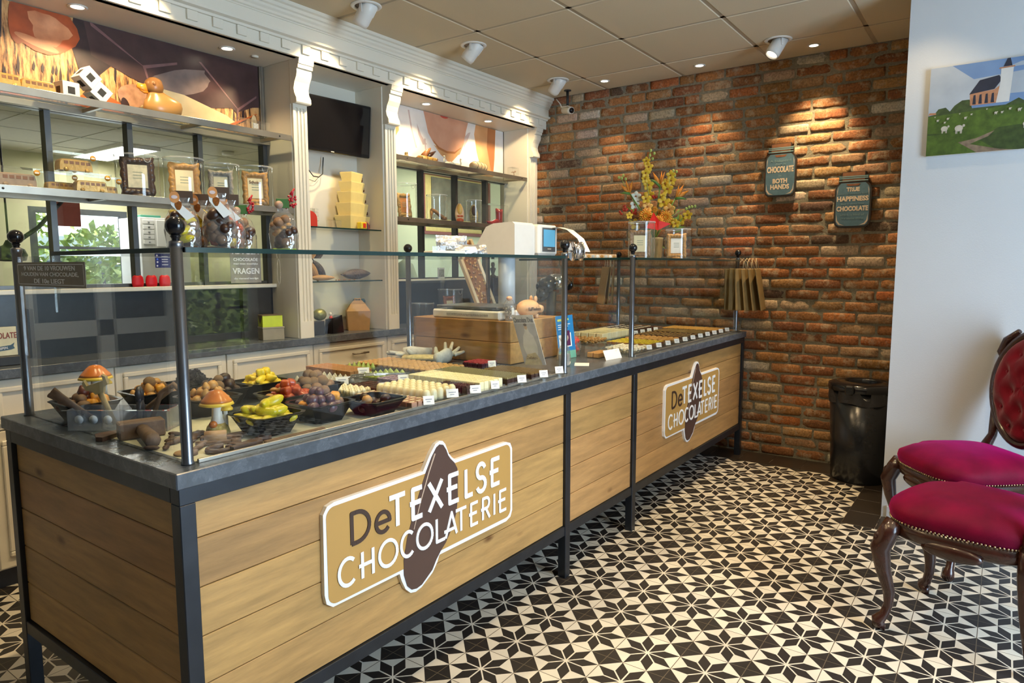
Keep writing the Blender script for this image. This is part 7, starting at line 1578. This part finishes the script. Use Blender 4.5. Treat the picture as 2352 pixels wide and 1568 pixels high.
# ------------------------------------------------------------------ black bowls
BW = .082
def bowl(label, x, y, hw=BW, h=.062, rz=0):
    t = thing('black_bowl', label, 'bowl', (x, y, TZ0), rz, 'square black bowls of marzipan and chocolates')
    oct_ = lambda r, z, c_=.22: [(a*r, b*r, z) for a, b in ((1-c_, -1), (1, -1+c_), (1, 1-c_), (1-c_, 1), (-1+c_, 1), (-1, 1-c_), (-1, -1+c_), (-1+c_, -1))]
    mb = MB(); k = hw/.082
    mb.loft([oct_(.050*k, 0), oct_(.053*k, .006), oct_(.076*k, h-.008), oct_(hw, h-.003), oct_(hw+.002, h), oct_(hw-.008, h), oct_(.072*k, h-.006), oct_(.048*k, .007)], True, False); part('bowl_body', mb, bowl_black, t)
    return t
def ovoid(kind):
    mb = MB()
    if kind == 'banana': mb.tube([(-.85, 0, .03), (-.68, 0, .0), (-.4, 0, -.05), (0, 0, -.09), (.4, 0, -.05), (.68, 0, .0), (.88, 0, .08)], [.10, .26, .36, .40, .36, .24, .07], 12)
    elif kind == 'egg': mb.ell((0, 0, 0), (.62, .5, .5), 14, 10)
    elif kind == 'walnut': mb.ell((0, 0, 0), (.55, .5, .5), 16, 12, nz=.12, sc=60)
    elif kind == 'berry':
        for k in range(26):
            t_ = math.acos(1-2*(k+.5)/26); a = k*2.4; mb.ell((.42*sin(t_)*cos(a), .42*sin(t_)*sin(a), .42*cos(t_)), (.17, .17, .17), 6, 4)
    elif kind == 'pepper':
        rings = []
        for r, z in ((.12, -.5), (.42, -.42), (.52, -.1), (.50, .2), (.36, .42), (.12, .36)): rings.append([(r*(1+.12*cos(4*a))*cos(a), r*(1+.12*cos(4*a))*sin(a), z) for a in [2*pi*i/24 for i in range(24)]])
        mb.loft(rings, True, True)
    elif kind == 'pear': mb.lathe([(.02, -.5), (.3, -.45), (.46, -.2), (.44, .05), (.28, .3), (.16, .5), (.02, .56)], 14)
    elif kind == 'shell': mb.loft([[(.5*k*cos(2*pi*i/20)*(1+.06*cos(10*2*pi*i/20)), .42*k*sin(2*pi*i/20), z) for i in range(20)] for k, z in ((.9, -.15), (1, 0), (.85, .15), (.5, .27), (.1, .32))], True, True)
    return mb
PROTO = {}
def pile(x, y, items, n, r, z0, hgt, label, group, sz=.026, cat='marzipan sweet'):
    pts = []
    for k in range(n):
        lay = 0 if k < n*.55 else (1 if k < n*.88 else 2); kk = k-(0, int(n*.55), int(n*.88))[lay]; m_ = (int(n*.55)+1, int(n*.33)+1, max(1, int(n*.12)+1))[lay]
        rr_ = r*(.95, .62, .25)[lay]*math.sqrt((kk+.6)/m_); a = kk*2.399+lay*.7
        pts.append((x+rr_*cos(a)*1.05, y+rr_*sin(a)*1.05, z0+lay*hgt))
    for k, p in enumerate(pts):
        nm, kd, mt_ = items[k % len(items)]; key = (nm, kd, label)
        s_ = sz*R.uniform(.9, 1.15); rot = (R.uniform(-.28, .28), R.uniform(-.28, .28), R.uniform(0, 6.28) if kd != 'banana' else R.choice((0, 2.6, 3.4))+R.uniform(-.6, .6))
        if key not in PROTO:
            mkey = (kd, mt_.name)
            if mkey in PROTO: o = bpy.data.objects.new(nm, PROTO[mkey]); COL.objects.link(o)
            else:
                o = bpy.data.objects.new(nm, ovoid(kd).mesh(nm, mt_)); COL.objects.link(o); PROTO[mkey] = o.data
            tag(o, None, cat); PROTO[key] = o
        else: o = PROTO[key].copy(); COL.objects.link(o)
        adj = {'banana_bonbon': 'yellow-green', 'walnut': 'brown walnut-shell', 'pepper_marzipan': mt_.name.split('_')[0], 'nut_chocolate': 'brown', 'blackberry': 'dark purple', 'chocolate_egg': mt_.name.split('_')[0]}
        o['label'] = PHR.get((nm, mt_.name), adj.get(nm, 'brown')+' '+nm.replace('_', ' '))+' '+label; o['group'] = PHR.get((nm, mt_.name), nm.replace('_', ' '))+' '+group
        o.location = p; o.rotation_euler = rot; o.scale = (s_,)*3
PHR = {('banana_bonbon', 'banana_marzipan'): 'yellow-green banana-shaped bonbon', ('walnut', 'walnut_shell'): 'walnut-shaped chocolate', ('truffle', 'truffle'): 'round dusted truffle', ('pepper_marzipan', 'red_marzipan'): 'red pepper-shaped marzipan', ('pepper_marzipan', 'orange_marzipan'): 'orange pepper-shaped marzipan', ('pepper_marzipan', 'yellow_marzipan'): 'yellow pepper-shaped marzipan', ('banana_bonbon', 'yellow_marzipan'): 'yellow curved marzipan banana', ('blackberry', 'blackberry'): 'dark blackberry-shaped sweet', ('chocolate_shell', 'caramel_chocolate'): 'tan shell-shaped chocolate', ('chocolate_egg', 'dark_chocolate'): 'dark chocolate egg', ('chocolate_egg', 'milk_chocolate'): 'milk chocolate egg', ('chocolate_egg', 'truffle'): 'speckled brown chocolate egg', ('chocolate_egg', 'purple_praline'): 'speckled plum-coloured chocolate egg', ('chocolate_pear', 'caramel_chocolate'): 'tan pear-shaped chocolate', ('peanut_chocolate', 'gold_chocolate'): 'golden nut-shaped chocolate', ('walnut', 'caramel_chocolate'): 'tan nut-shaped chocolate', ('chocolate_fig', 'redbrown'): 'dark fig-shaped chocolate'}
BN = ('banana_bonbon', 'banana', banana_choc); WN = ('walnut', 'walnut', walnut_choc); TR = ('truffle', 'walnut', truffle_choc); PR_ = ('pepper_marzipan', 'pepper', red_choc); PO = ('pepper_marzipan', 'pepper', orange_choc); PY = ('pepper_marzipan', 'pepper', yellow_choc); BY = ('banana_bonbon', 'banana', yellow_choc); BK = ('blackberry', 'berry', berry_choc); SHL = ('chocolate_shell', 'shell', light_choc); ED = ('chocolate_egg', 'egg', dark_choc); EM = ('chocolate_egg', 'egg', milk_choc); ET = ('chocolate_egg', 'egg', truffle_choc); EP = ('chocolate_egg', 'egg', purple_choc); PE = ('chocolate_pear', 'pear', light_choc); NT = ('walnut', 'walnut', light_choc); FG_ = ('chocolate_fig', 'pear', MATS['redbrown'])
BOWLS = [
 (.365, .178, 'black bowl heaped with yellow-green banana bonbons at the case front', [BN], 17, .034, 'in the front banana bowl'),
 (.360, .262, None, [NT, ET], 0, .026, ''),
 (.560, .185, 'black bowl of mixed dark eggs and orange peppers at the case front', [EP, ET, PO, ED, PY, EM, TR], 22, .028, 'in the mixed bowl right of the bananas'),
 (.730, .130, 'shallow black bowl with only a few dark chocolate eggs', [ED, EM, NT], 8, .028, 'in the shallow sparse bowl'),
 (.590, .395, 'black bowl of red and orange pepper marzipan behind the bananas', [PR_, PR_, PO, PR_, SHL], 18, .028, 'in the red pepper bowl'),
 (.755, .465, 'black bowl heaped with walnut-shaped truffles before the swirled drops', [WN, TR, WN], 20, .033, 'in the walnut bowl'),
 (.690, .680, 'black bowl of yellow bananas and orange peppers at the back', [BY, PY, PO], 16, .028, 'in the yellow back bowl'),
 (.520, .850, 'black bowl of blackberry sweets at the back of the case', [BK], 18, .028, 'in the blackberry bowl'),
 (.410, .560, 'black bowl of round tan nuts beside the mushroom', [NT, PE], 16, .028, 'in the tan nut bowl'),
 (.350, .800, 'black bowl of orange peppers and pears behind the clear tool box', [PO, PE, WN, SHL], 18, .030, 'in the orange back bowl'),
 (.145, .800, 'black bowl of figs and brown eggs at the far left of the case', [FG_, ET, PO], 13, .030, 'in the far left bowl'),
 (.520, .670, 'black bowl of dark curved chocolates behind the red peppers', [ED, WN, EM], 14, .028, 'in the dark chocolate middle bowl'),
]
for (x, y, lb, it, n, sz, wh) in BOWLS:
    if lb is None: continue
    low = 'shallow' in lb
    bowl(lb, x, y, .082, .050 if low else .060)
    pile(x, y, it, n if low else int(n*1.35), .060 if low else .066, TZ0+(.026 if low else .050), .020, wh, wh, sz*1.08)

# ------------------------------------------------------------------ mushrooms
def mushroom(label, loc, sc, rz=0):
    t = thing('marzipan_mushroom', label, 'mushroom figure', loc, rz); cap = mat('mush_orange', (.72, .10, .02), .25, var=.25, scale=22, tint=(.88, .32, .05)); rim = mat('mush_rim', (.90, .58, .06), .35, var=.08); stm = mat('mush_stem', (.80, .78, .70), .4, var=.05); bs = mat('mush_base', (.50, .30, .04), .5, var=.6, scale=60, bump=.8, bscale=80, tint=(.75, .58, .14))
    S = lambda a: [(r*sc, z*sc) for r, z in a]
    mb = MB(); mb.lathe(S([(.026, .028), (.016, .055), (.014, .085), (.018, .098)]), 16); part('stem', mb, stm, t)
    mb = MB(); mb.lathe(S([(.018, .096), (.040, .093), (.050, .096), (.046, .104), (.040, .108)]), 20); part('cap_rim', mb, rim, t)
    mb = MB(); mb.lathe(S([(.046, .1045), (.041, .112), (.034, .120), (.026, .130), (.016, .138), (.002, .141)]), 20); part('cap', mb, cap, t)
    mb = MB(); mb.lathe(S([(.034, 0), (.036, .01), (.030, .03), (.022, .04)]), 16); mb.xf(Matrix.Identity(4)); part('mossy_base', mb, bs, t)
    mb = MB(); mb.lathe(S([(.007, .03), (.006, .075), (.008, .08)]), 10, (.024*sc, .0, 0)); part('stem', mb, stm, t)
    mb = MB(); mb.lathe(S([(.008, .078), (.019, .077), (.018, .083), (.010, .092), (.002, .095)]), 14, (.027*sc, 0, 0)); part('small_cap', mb, rim, t)
    mb = MB(); mb.ell((-.012*sc, -.024*sc, .040*sc), (.012*sc, .010*sc, .011*sc), 10, 8); part('small_cap', mb, cap, t)
    return t
mushroom('orange-capped marzipan mushroom standing at the case front beside the bananas', (.345, .322, TZ0), .95, radians(-40)) if False else mushroom('orange-capped marzipan mushroom standing at the case front beside the bananas', (.262, .262, TZ0), .93, radians(-30))
mushroom('orange-capped marzipan mushroom at the back, behind the clear tool box', (.245, .655, TZ0+.0), .98, radians(-20)) if False else mushroom('orange-capped marzipan mushroom at the back, behind the clear tool box', (.238, .945, TZ0), 1.05, radians(-20))

# ------------------------------------------------------------------ chocolate tools
cocoa = mat('cocoa_dust', (.17, .105, .070), .7, var=.25, scale=40, bump=.15); cocoa2 = mat('cocoa_dark', (.085, .045, .030), .6, var=.3, scale=40, bump=.15); tanc = mat('cocoa_tan', (.40, .24, .12), .6, var=.2, scale=30)
def tool(name, label, mb, mt_, loc, rot=(0, 0, 0), cat='chocolate tool'): return single(name, mb, mt_, label, cat, loc, rot=rot)
# hammer
t = thing('chocolate_hammer', 'big cocoa-dusted chocolate mallet at the front left of the case', 'chocolate tool', (.130, .425, TZ0), radians(-106)); mb = MB(); mb.box(-.024, .024, -.058, .058, 0, .048, .004); part('mallet_head', mb, cocoa, t); mb = MB(); mb.tube([(.020, 0, .024), (.06, 0, .023), (.15, 0, .021), (.165, 0, .021)], [.017, .018, .021, .018], 8); part('mallet_handle', mb, cocoa, t)
# disc coin
mb = MB(); mb.lathe([(.026, 0), (.028, .003), (.026, .006), (.010, .008), (.001, .008)], 24); tool('chocolate_disc', 'round tan chocolate disc in front of the mallet', mb, tanc, (.105, .150, TZ0))
def wrench(L_, w, h=.008):
    mb = MB(); mb.box(-L_/2+w, L_/2-w, -w*.35, w*.35, 0, h, .002)
    for s_ in (-1, 1):
        P_ = [(w*cos(radians(a)), w*sin(radians(a))) for a in range(40, 321, 20)]+[(w*.2, -w*.35), (-w*.1, 0), (w*.2, w*.35)]
        mb.prism([(s_*(L_/2-w)-s_*a*-1, b) for a, b in P_] if s_ > 0 else [(s_*(L_/2-w)-a, b) for a, b in P_], 0, h, 'xy')
    return mb
tool('chocolate_wrench', 'chocolate spanner lying along the front pane right of the corner post', wrench(.15, .018, .012), cocoa2, (.255, .102, TZ0), (0, 0, radians(12)))
tool('chocolate_wrench', 'smaller chocolate spanner lying across the larger one', wrench(.12, .015, .010), cocoa, (.205, .165, TZ0+.002), (0, 0, radians(-30)))
def horseshoe(r):
    mb = MB(); mb.tube([(r*cos(radians(a)), r*1.15*sin(radians(a)), .006) for a in range(-60, 241, 15)], .0075, 8, flat=.8); return mb
tool('chocolate_horseshoe', 'chocolate horseshoe lying by the front pane', horseshoe(.026), cocoa2, (.170, .105, TZ0), (0, 0, radians(100)))
def plier(L_, open_=.16):
    mb = MB()
    for s_ in (-1, 1):
        mb.tube([(0, 0, .007), (-L_*.15, s_*L_*.05, .007), (-L_*.45, s_*L_*open_, .007), (-L_*.62, s_*L_*open_*.8, .007)], [.009, .0085, .008, .006], 8); mb.tube([(0, 0, .007), (L_*.14, -s_*L_*.05, .007), (L_*.26, -s_*L_*.012, .007)], [.010, .010, .005], 8)
    mb.cyl((0, 0, 0), .011, .016, 12); return mb
tool('chocolate_pliers', 'pair of chocolate pliers lying between the mallet and mushroom', plier(.13), cocoa, (.215, .290, TZ0), (0, 0, radians(30)))
mb = MB(); mb.tube([(0, 0, .016), (.055, 0, .016)], .016, 8); tool('chocolate_log', 'short tan faceted chocolate block behind the corner post', mb, tanc, (.195, .215, TZ0), (0, 0, radians(-35)))
mb = MB(); mb.prism([(-.05, 0), (.05, 0), (.05, .02), (.0, .05), (-.02, .05), (-.05, .02)], 0, .012, 'xy'); tool('chocolate_iron_piece', 'flat notched dark chocolate piece under the mallet', mb, cocoa2, (.085, .475, TZ0), (0, 0, radians(25)))
mb = MB(); mb.box(-.055, .055, -.012, .012, 0, .012, .003)
for k in range(9): mb.box(-.05+.012*k, -.045+.012*k, -.016, -.011, .002, .010)
tool('chocolate_chain_saw', 'toothed chocolate bar lying behind the spanners', mb, cocoa, (.290, .170, TZ0) if False else (.245, .215, TZ0), (0, 0, radians(-38)))
mb = MB(); mb.ell((0, 0, .006), (.022, .008, .006), 10, 6); ml = tool('chocolate_bolt', 'small chocolate bolt scattered behind the mallet', mb, cocoa2, (.150, .30, TZ0)); ml['group'] = 'small chocolate bolts'
for (x, y, a) in ((.165, .33, 1), (.19, .36, 2), (.13, .27, .4), (.075, .26, 2.2), (.10, .235, .9)): dup(ml, (x, y, TZ0), rz=a)
mb = MB(); mb.box(-.16, .16, -.010, .010, 0, .006, .002); tool('chocolate_ruler', 'long flat cocoa strip lying along the front pane under the bowls', mb, cocoa, (.42, .072+.012, TZ0), (0, 0, 0)) if False else None
tool('chocolate_pliers', 'dark chocolate pliers lying along the front pane below the banana bowl', plier(.12), cocoa2, (.315, .108, TZ0), (0, 0, radians(-12))) if False else None
mb = MB(); mb.prism([(-.05, 0), (.02, -.004), (.05, .006), (.052, .018), (.0, .020), (-.010, .048), (-.032, .046), (-.026, .018), (-.05, .014)], 0, .014, 'xy'); tool('chocolate_pistol_piece', 'angular dark chocolate piece with a grip, by the front pane', mb, cocoa2, (.235, .070, TZ0), (0, 0, radians(8)))
mb = MB(); mb.tube([(-.045, 0, .007), (.045, 0, .007)], [.007, .007], 8); mb.cyl((-.052, 0, 0), .016, .012, 16); tool('chocolate_key', 'round-headed dark chocolate key lying behind the disc', mb, cocoa, (.150, .165, TZ0), (0, 0, radians(40)))
mb = MB(); mb.box(-.045, .045, -.010, .010, 0, .010, .002); mb.cyl((.03, 0, .010), .006, .004, 10); tool('chocolate_hinge', 'narrow tan chocolate bar under the mushroom', mb, tanc, (.285, .215, TZ0), (0, 0, radians(-8)))
mb = MB(); mb.box(-.10, .10, -.008, .008, 0, .007, .002); tool('chocolate_ruler', 'long flat cocoa strip along the front pane below the banana bowl', mb, cocoa, (.385, .077, TZ0), (0, 0, radians(1)))
# clear box full of tools
bc = Vector((.155, .572, 0)); an = math.atan2(.384-.632, .272-.096); ux_ = Vector((cos(an), sin(an), 0)); ny_ = Vector((-sin(an), cos(an), 0))
t = thing('clear_tool_box', 'clear acrylic box with round holes holding upright chocolate tools', 'clear box', (bc.x, bc.y, TZ0), an); mb = MB()
Lb, Db, Hb = .145, .040, .062
mb.box(-Lb, Lb, -Db, -Db+.002, 0, Hb); mb.box(-Lb, Lb, Db-.002, Db, 0, Hb); mb.box(-Lb, -Lb+.002, -Db, Db, 0, Hb); mb.box(Lb-.002, Lb, -Db, Db, 0, Hb); mb.box(-Lb, Lb, -Db, Db, 0, .002); mb.box(-Lb-.012, Lb+.012, -Db-.006, -Db, Hb-.002, Hb); part('clear_body', mb, glass('tool_box_acrylic', (.90, .92, .95), 2.0, film=.16, filmcol=(.6, .65, .75)), t)
for k in range(3): mb = MB(); mb.cyl((-Lb+.035+.042*k, -Db-.0018, .034), .0125, .001, 20, axis='y'); part('round_hole', mb, mat('hole_pale', (.75, .80, .88), .4), t)
def intool(name, label, mb, mt_, s_, lean, pitch, z=.012):
    p = bc+ux_*s_; o = single(name, mb, mt_, label, 'chocolate tool', (p.x, p.y, TZ0+z), rot=(pitch, lean, an)); return o
mb = MB(); mb.tube([(0, 0, 0), (0, 0, .10)], [.008, .010], 8, flat=.6)
P_ = [(-.012, .10), (.012, .10), (.020, .115), (.034, .120), (.036, .142), (.028, .150), (.026, .132), (-.026, .132), (-.028, .150), (-.036, .142), (-.034, .120), (-.020, .115)]
mb.prism(P_, -.006, .006, 'xz'); intool('chocolate_fork_spanner', 'golden open-ended chocolate spanner standing upright in the clear tool box', mb, mat('gold_dust', (.42, .30, .13), .45, metal=.3, var=.2), -.03, radians(-18), radians(6))
mb = MB(); mb.tube([(0, 0, 0), (0, 0, .12), (.0, 0, .15)], [.008, .012, .015], 8, flat=.5); intool('chocolate_file', 'flat chocolate rasp leaning left in the clear tool box', mb, cocoa, -.085, radians(-52), radians(4), .02)
mb = MB(); mb.tube([(0, 0, 0), (0, 0, .17), (0, 0, .19)], [.0065, .008, .005], 8); intool('chocolate_bar_handle', 'long straight chocolate rod leaning right in the clear tool box', mb, cocoa, -.01, radians(50), radians(-14), .0)
mb = plier(.15, .10); mb.xf(Matrix.Rotation(radians(-90), 4, 'Y')); intool('chocolate_pliers', 'dark chocolate pliers standing handle-down in the clear tool box', mb, mat('pliers_slate', (.045, .04, .045), .4, var=.3), .055, 0, radians(4), .085)
mb = MB(); mb.tube([(-.035, 0, 0), (-.03, 0, .08), (.0, 0, .115), (.03, 0, .10), (.035, 0, .06)], [.008, .008, .009, .008, .006], 8); intool('chocolate_hook', 'curved chocolate hook tool at the right end of the clear tool box', mb, cocoa, .115, radians(18), 0, .02)
mb = MB(); mb.tube([(0, 0, 0), (0, 0, .16)], [.006, .008], 8); intool('chocolate_rod', 'thin chocolate rod leaning far left out of the clear tool box', mb, cocoa, -.09, radians(-66), radians(-8), .03)

# pale lining paper under the front pieces
mb = MB(); mb.box(.075, .80, .068, .52, CH_, CH_+.0004); single('counter_liner', mb, mat('liner_cream', (.62, .60, .47), .5, var=.04), 'pale cream liner sheet under the tools and bowls', 'liner', (.4, .3, CH_), world=True)

# ------------------------------------------------------------------ far glass case
T2 = [
 ('cream coconut cluster', 'cluster', cream_choc, 2.56, 2.78, .09, .27, 5, 4, .030, 'nearest the fourth post of the far case', 'cream clusters by the post'),
 ('golden ridged chocolate finger', 'ridge', [milk_choc, yellow_choc], 2.83, 3.06, .12, .40, 4, 8, .028, 'in the left middle of the far case', 'golden ridged fingers'),
 ('brown ribbed chocolate cup', 'cup', light_choc, 3.10, 3.30, .12, .42, 4, 8, .028, 'right of the golden fingers in the far case', 'brown ribbed cups'),
 ('dark chocolate with a golden stripe', 'diamond', [dark_choc, gold_choc], 3.34, 3.58, .10, .46, 5, 10, .026, 'in the middle of the far case', 'gold-striped dark chocolates'),
 ('dark nut-topped chocolate', 'sqtop', [dark_choc, nut_top], 3.62, 3.84, .10, .46, 5, 10, .026, 'right of the gold-striped ones in the far case', 'dark nut-topped chocolates'),
 ('orange-topped dark chocolate', 'sqtop', [dark_choc, mat('orange_top', (.52, .26, .05), .5, var=.3)], 3.88, 4.11, .10, .50, 5, 10, .026, 'nearest the brick wall in the far case', 'orange-topped dark chocolates'),
 ('tall white chocolate block', 'sq', white_choc, 3.02, 3.42, .52, .74, 6, 4, .046, 'in the raised pale slab of the far case', 'tall white blocks of the far case'),
 ('ginger chocolate clump', 'cluster', light_choc, 2.82, 2.99, .46, .70, 4, 5, .034, 'left of the pale slab in the far case', 'ginger chocolate clumps'),
 ('cream-topped dark slice', 'diamond', [dark_choc, cream_choc], 3.50, 3.90, .56, .84, 7, 4, .034, 'at the back of the far case', 'cream-topped dark slices'),
 ('green-topped chocolate', 'sqtop', [milk_choc, pistachio], 2.60, 2.80, .74, .96, 4, 5, .022, 'at the back left of the far case', 'green-topped chocolates of the far case'),
]
for (nm, kd, mt_, x0, x1, y0, y1, nx, ny, h, where, grp) in T2:
    tray('clear tray under the '+grp, x0, x1, y0, y1, group=None)
    pieces(NM[kd], 'chocolate', nm+' '+where, grp, kd, mt_, x0, x1, y0, y1, nx, ny, h)
for k in range(11): card((2.74+.132*k, .074, TZ0), 'white price card in the row along the far case front', .034, .026, group='price cards of the far case front')
for k in range(4): card((3.46+.11*k, .50, TZ0), 'white price card behind the dark chocolates of the far case', .034, .028, group='price cards at the middle of the far case')
t = thing('folded_card', 'white folded card standing in front of the caramel box between the cases', 'card', (2.36, .11, TZ0), radians(-6)); mb = MB(); mb.add([(-.085, -.02, 0), (.06, -.02, 0), (.08, .014, .045), (-.065, .014, .045), (-.085, -.018, 0), (.06, -.018, 0), (.08, .016, .045), (-.065, .016, .045)], [(0, 1, 2, 3), (7, 6, 5, 4), (0, 4, 5, 1), (1, 5, 6, 2), (2, 6, 7, 3), (3, 7, 4, 0)]); part('card_face', mb, paper, t); mb = MB(); mb.cyl((.045, .0085, .036), .004, .0006, 12); part('gold_dot', mb, gold_choc, t)
clearbox('clear box of caramel pieces behind the folded white card', (2.385, .20, TZ0), .1, .17, .09, .062, False)
mbx = MB(); mbx.box(-.5, .5, -.5, .5, 0, 1, .1); p0 = single('caramel_piece', mbx, light_choc, 'caramel piece in the clear box behind the folded card', 'caramel', (2.33, .18, TZ0+.002), 0, 'caramel pieces in the clear box'); p0.scale = (.034, .032, .026)
for i in range(4):
    for j in range(2):
        if (i, j) != (0, 0): o = dup(p0, (2.33+.036*i, .18+.038*j, TZ0+.002)); o.scale = (.034, .032, .026)
# cello bags of pink almonds and cherries between the cases
def cellobag(label, loc, w, h, rz, items, n, sz, top='open', group=None):
    t = thing('cellophane_bag', label, 'gift bag', loc, rz, group); n_ = 22; mb = MB(); rings = []
    for s_, kx, ky in ((0, .98, .85), (.12, 1.02, 1.0), (.38, 1.06, 1.0), (.60, .96, .75), (.76, .74, .40), (.86, .40, .12), (.93, .42, .06), (1.0, .50, .05)):
        rings.append([(w/2*kx*cos(2*pi*i/n_)*(1+.05*sin(5*2*pi*i/n_+s_*9)), w*.30*ky*sin(2*pi*i/n_)*(1+.07*sin(4*2*pi*i/n_+s_*7)), h*s_) for i in range(n_)])
    mb.loft(rings, False, True); part('cellophane', mb, cello, t); return t
def fill(loc, w, h, items, n, sz, where, rz=0):
    for k in range(n):
        f = k/n; a = k*2.4; r_ = w*.36*math.sqrt(((k*7) % n+.5)/n)*(1-.35*max(0, f-.6)); c_ = Vector((r_*cos(a), r_*.5*sin(a), .016+h*.60*f)); c_.rotate(Matrix.Rotation(rz, 3, 'Z'))
        nm, kd, mt_ = items[k % len(items)]; mkey = (kd, mt_.name)
        if mkey not in PROTO: PROTO[mkey] = ovoid(kd).mesh(nm, mt_)
        o = bpy.data.objects.new(nm, PROTO[mkey]); COL.objects.link(o); o.location = Vector(loc)+c_; s_ = sz*R.uniform(.9, 1.1); o.scale = (s_,)*3; o.rotation_euler = (R.uniform(-1, 1), R.uniform(-1, 1), R.uniform(0, 6))
        tag(o, PHR.get((nm, mt_.name), 'round '+mt_.name.split('_')[0]+' '+nm.replace('_', ' '))+' '+where, 'sweet', PHR.get((nm, mt_.name), mt_.name.split('_')[0]+' '+nm)+' '+where)
alm = mat('rose_almond', (.38, .14, .11), .35, var=.3, scale=40, tint=(.60, .32, .26)); chm = mat('cherry_sweet', (.50, .04, .02), .2, var=.3)
PHR[('sugared_almond', 'rose_almond')] = 'rose-brown sugared almond'; PHR[('red_sweet', 'cherry_sweet')] = 'glossy red round sweet'
for (x, y, it, sz, lb, w_) in ((2.62, .42, ('sugared_almond', 'egg', alm), .026, 'cellophane bag of rose-brown almonds with a square label, behind the clear box', 'in the labelled almond bag'), (2.33, .335, ('red_sweet', 'egg', chm), .026, 'cellophane bag of red sweets right of the blue leaflet', 'in the bag right of the leaflet'), (2.42, .44, ('sugared_almond', 'egg', alm), .024, 'small cellophane bag of almonds behind the red sweets', 'in the small almond bag')):
    if x > 2.47: x = 2.40; y = .56
    cellobag(lb, (x, y, TZ0), .11, .13, radians(-20), None, 0, 0); fill((x, y, TZ0), .11, .13, [it], 22, sz, w_, radians(-20))
mb = MB(); mb.box(-.035, .035, -.001, .001, 0, .035); single('bag_label', mb, [paper], 'square cream label on the almond bag between the cases', 'label', (2.38, .515, TZ0+.07), radians(-20))

# ------------------------------------------------------------------ big cellophane bags on the first glass top
bags = [(.245, .36, .088, .145, ['dark'], 'leftmost cellophane chocolate bag, directly behind the corner post ball', 'in the leftmost tall bag', 0), (.345, .44, .088, .150, ['dark'], 'second cellophane chocolate bag from the left on the glass top', 'in the second tall bag', 0), (.345, .34, .088, .165, ['dark'], 'cellophane chocolate bag with the tallest white tag, third from the left', 'in the third tall bag', 0), (.425, .42, .088, .155, ['dark'], 'cellophane bag with a red bonbon and a yellow one, fourth from the left', 'in the fourth tall bag', 0), (.530, .52, .088, .135, ['green'], 'cellophane bag on a green base with berry sprig, mostly hidden behind the fourth', 'in the green-based hidden bag', 1), (.605, .40, .086, .155, ['green'], 'cellophane bag on a green base with red berry sprig, alone at the right', 'in the lone right bag', 1)]
CH1 = ('truffle', 'walnut', truffle_choc); CH2 = ('chocolate_egg', 'egg', dark_choc); CH3 = ('chocolate_shell', 'shell', light_choc)
for i, (x, y, w_, h_, bs, lb, wh, gr) in enumerate(bags):
    rz = radians(-32); t = cellobag(lb, (x, y, G), w_, h_, rz, None, 0, 0); t['group'] = 'tall cellophane chocolate bags on the glass top'
    mb = MB(); mb.box(-w_*.42, w_*.42, -w_*.22, w_*.22, 0, .012, .001); part('card_base', mb, mat('base_lime', (.35, .55, .02), .5) if gr else kraft if i == 3 else mat('base_brown', (.10, .06, .04), .5), t)
    its = [CH2, CH1, ('banana_bonbon', 'banana', banana_choc), CH1] if i == 0 else [CH1, CH2, ('chocolate_egg', 'egg', milk_choc), PY] if i == 1 else [CH2, PR_, CH1, CH2, CH1] if i == 2 else [CH1, CH2, PY, PR_, CH1] if i == 3 else [CH3, CH2, CH1]
    fill((x, y, G+.010), w_*.9, h_*.9, its, 24, .032, wh, rz)
    if gr:
        mb = MB(); mb.box(-.020, .020, -.004, .004, h_*.92, h_*.92+.030, .001); part('green_tag', mb, mat('tag_green', (.04, .12, .02), .5), t); mb = MB(); mb.cyl((-.012, -.006, h_*.92+.010), .013, .0012, 16, axis='y'); part('round_sticker', mb, mat('sticker_brown', (.35, .22, .15), .5, var=.4, scale=60), t)
        mb = MB(); rr = random.Random(i)
        for k in range(16): mb.ell((.030+rr.uniform(-.011, .011), rr.uniform(-.006, .006), h_*.92+.004+rr.uniform(0, .036)), (.0042, .0042, .0042), 6, 5)
        mb.tube([(.01, 0, h_*.9), (.03, 0, h_+.02), (.036, 0, h_+.05)], .002, 5, mi=0); mb.tube([(.026, 0, h_+.03), (.038, 0, h_+.052)], [.006, .002], 6); part('berry_sprig', mb, mat('berry_red', (.42, .012, .02), .25), t)
    else:
        mb = MB(); mb.box(-.022, .030, .004, .0055, h_*.90, h_*.90+.034, .0005); part('brown_tag', mb, mat('tag_brown', (.075, .042, .022), .6), t)
        mb = MB(); q_ = [(-.024, h_*.97), (-.010, h_*.97), (.030, h_*.60), (.002, h_*.62)]; mb.prism([(-.026, h_*.99), (-.024, h_*.84), (.012, h_*.56), (.034, h_*.64), (.004, h_*.84), (-.004, h_*.99)], -.030, -.0285, 'xz'); lbl = part('white_label', mb, paper, t)
        mb = MB(); mb.prism(blob(-.015, h_*.99, .013, .016, 14), -.0315, -.0300, 'xz'); mb.prism(blob(-.015, h_*.99, .008, .005, 12), -.0322, -.0314, 'xz', mi=1); part('orange_sticker', mb, [mat('sticker_orange', (.70, .30, .10), .4, var=.15), mat('sticker_pink', (.75, .60, .58), .4)], lbl)
        mb = MB(); mb.prism(blob(-.006, h_*.84, .009, .013, 10, wob=.1), -.0312, -.0300, 'xz'); part('printed_bonbons', mb, mat('label_print', (.30, .28, .04), .4, var=.8, scale=120, tint=(.5, .15, .02)), lbl)
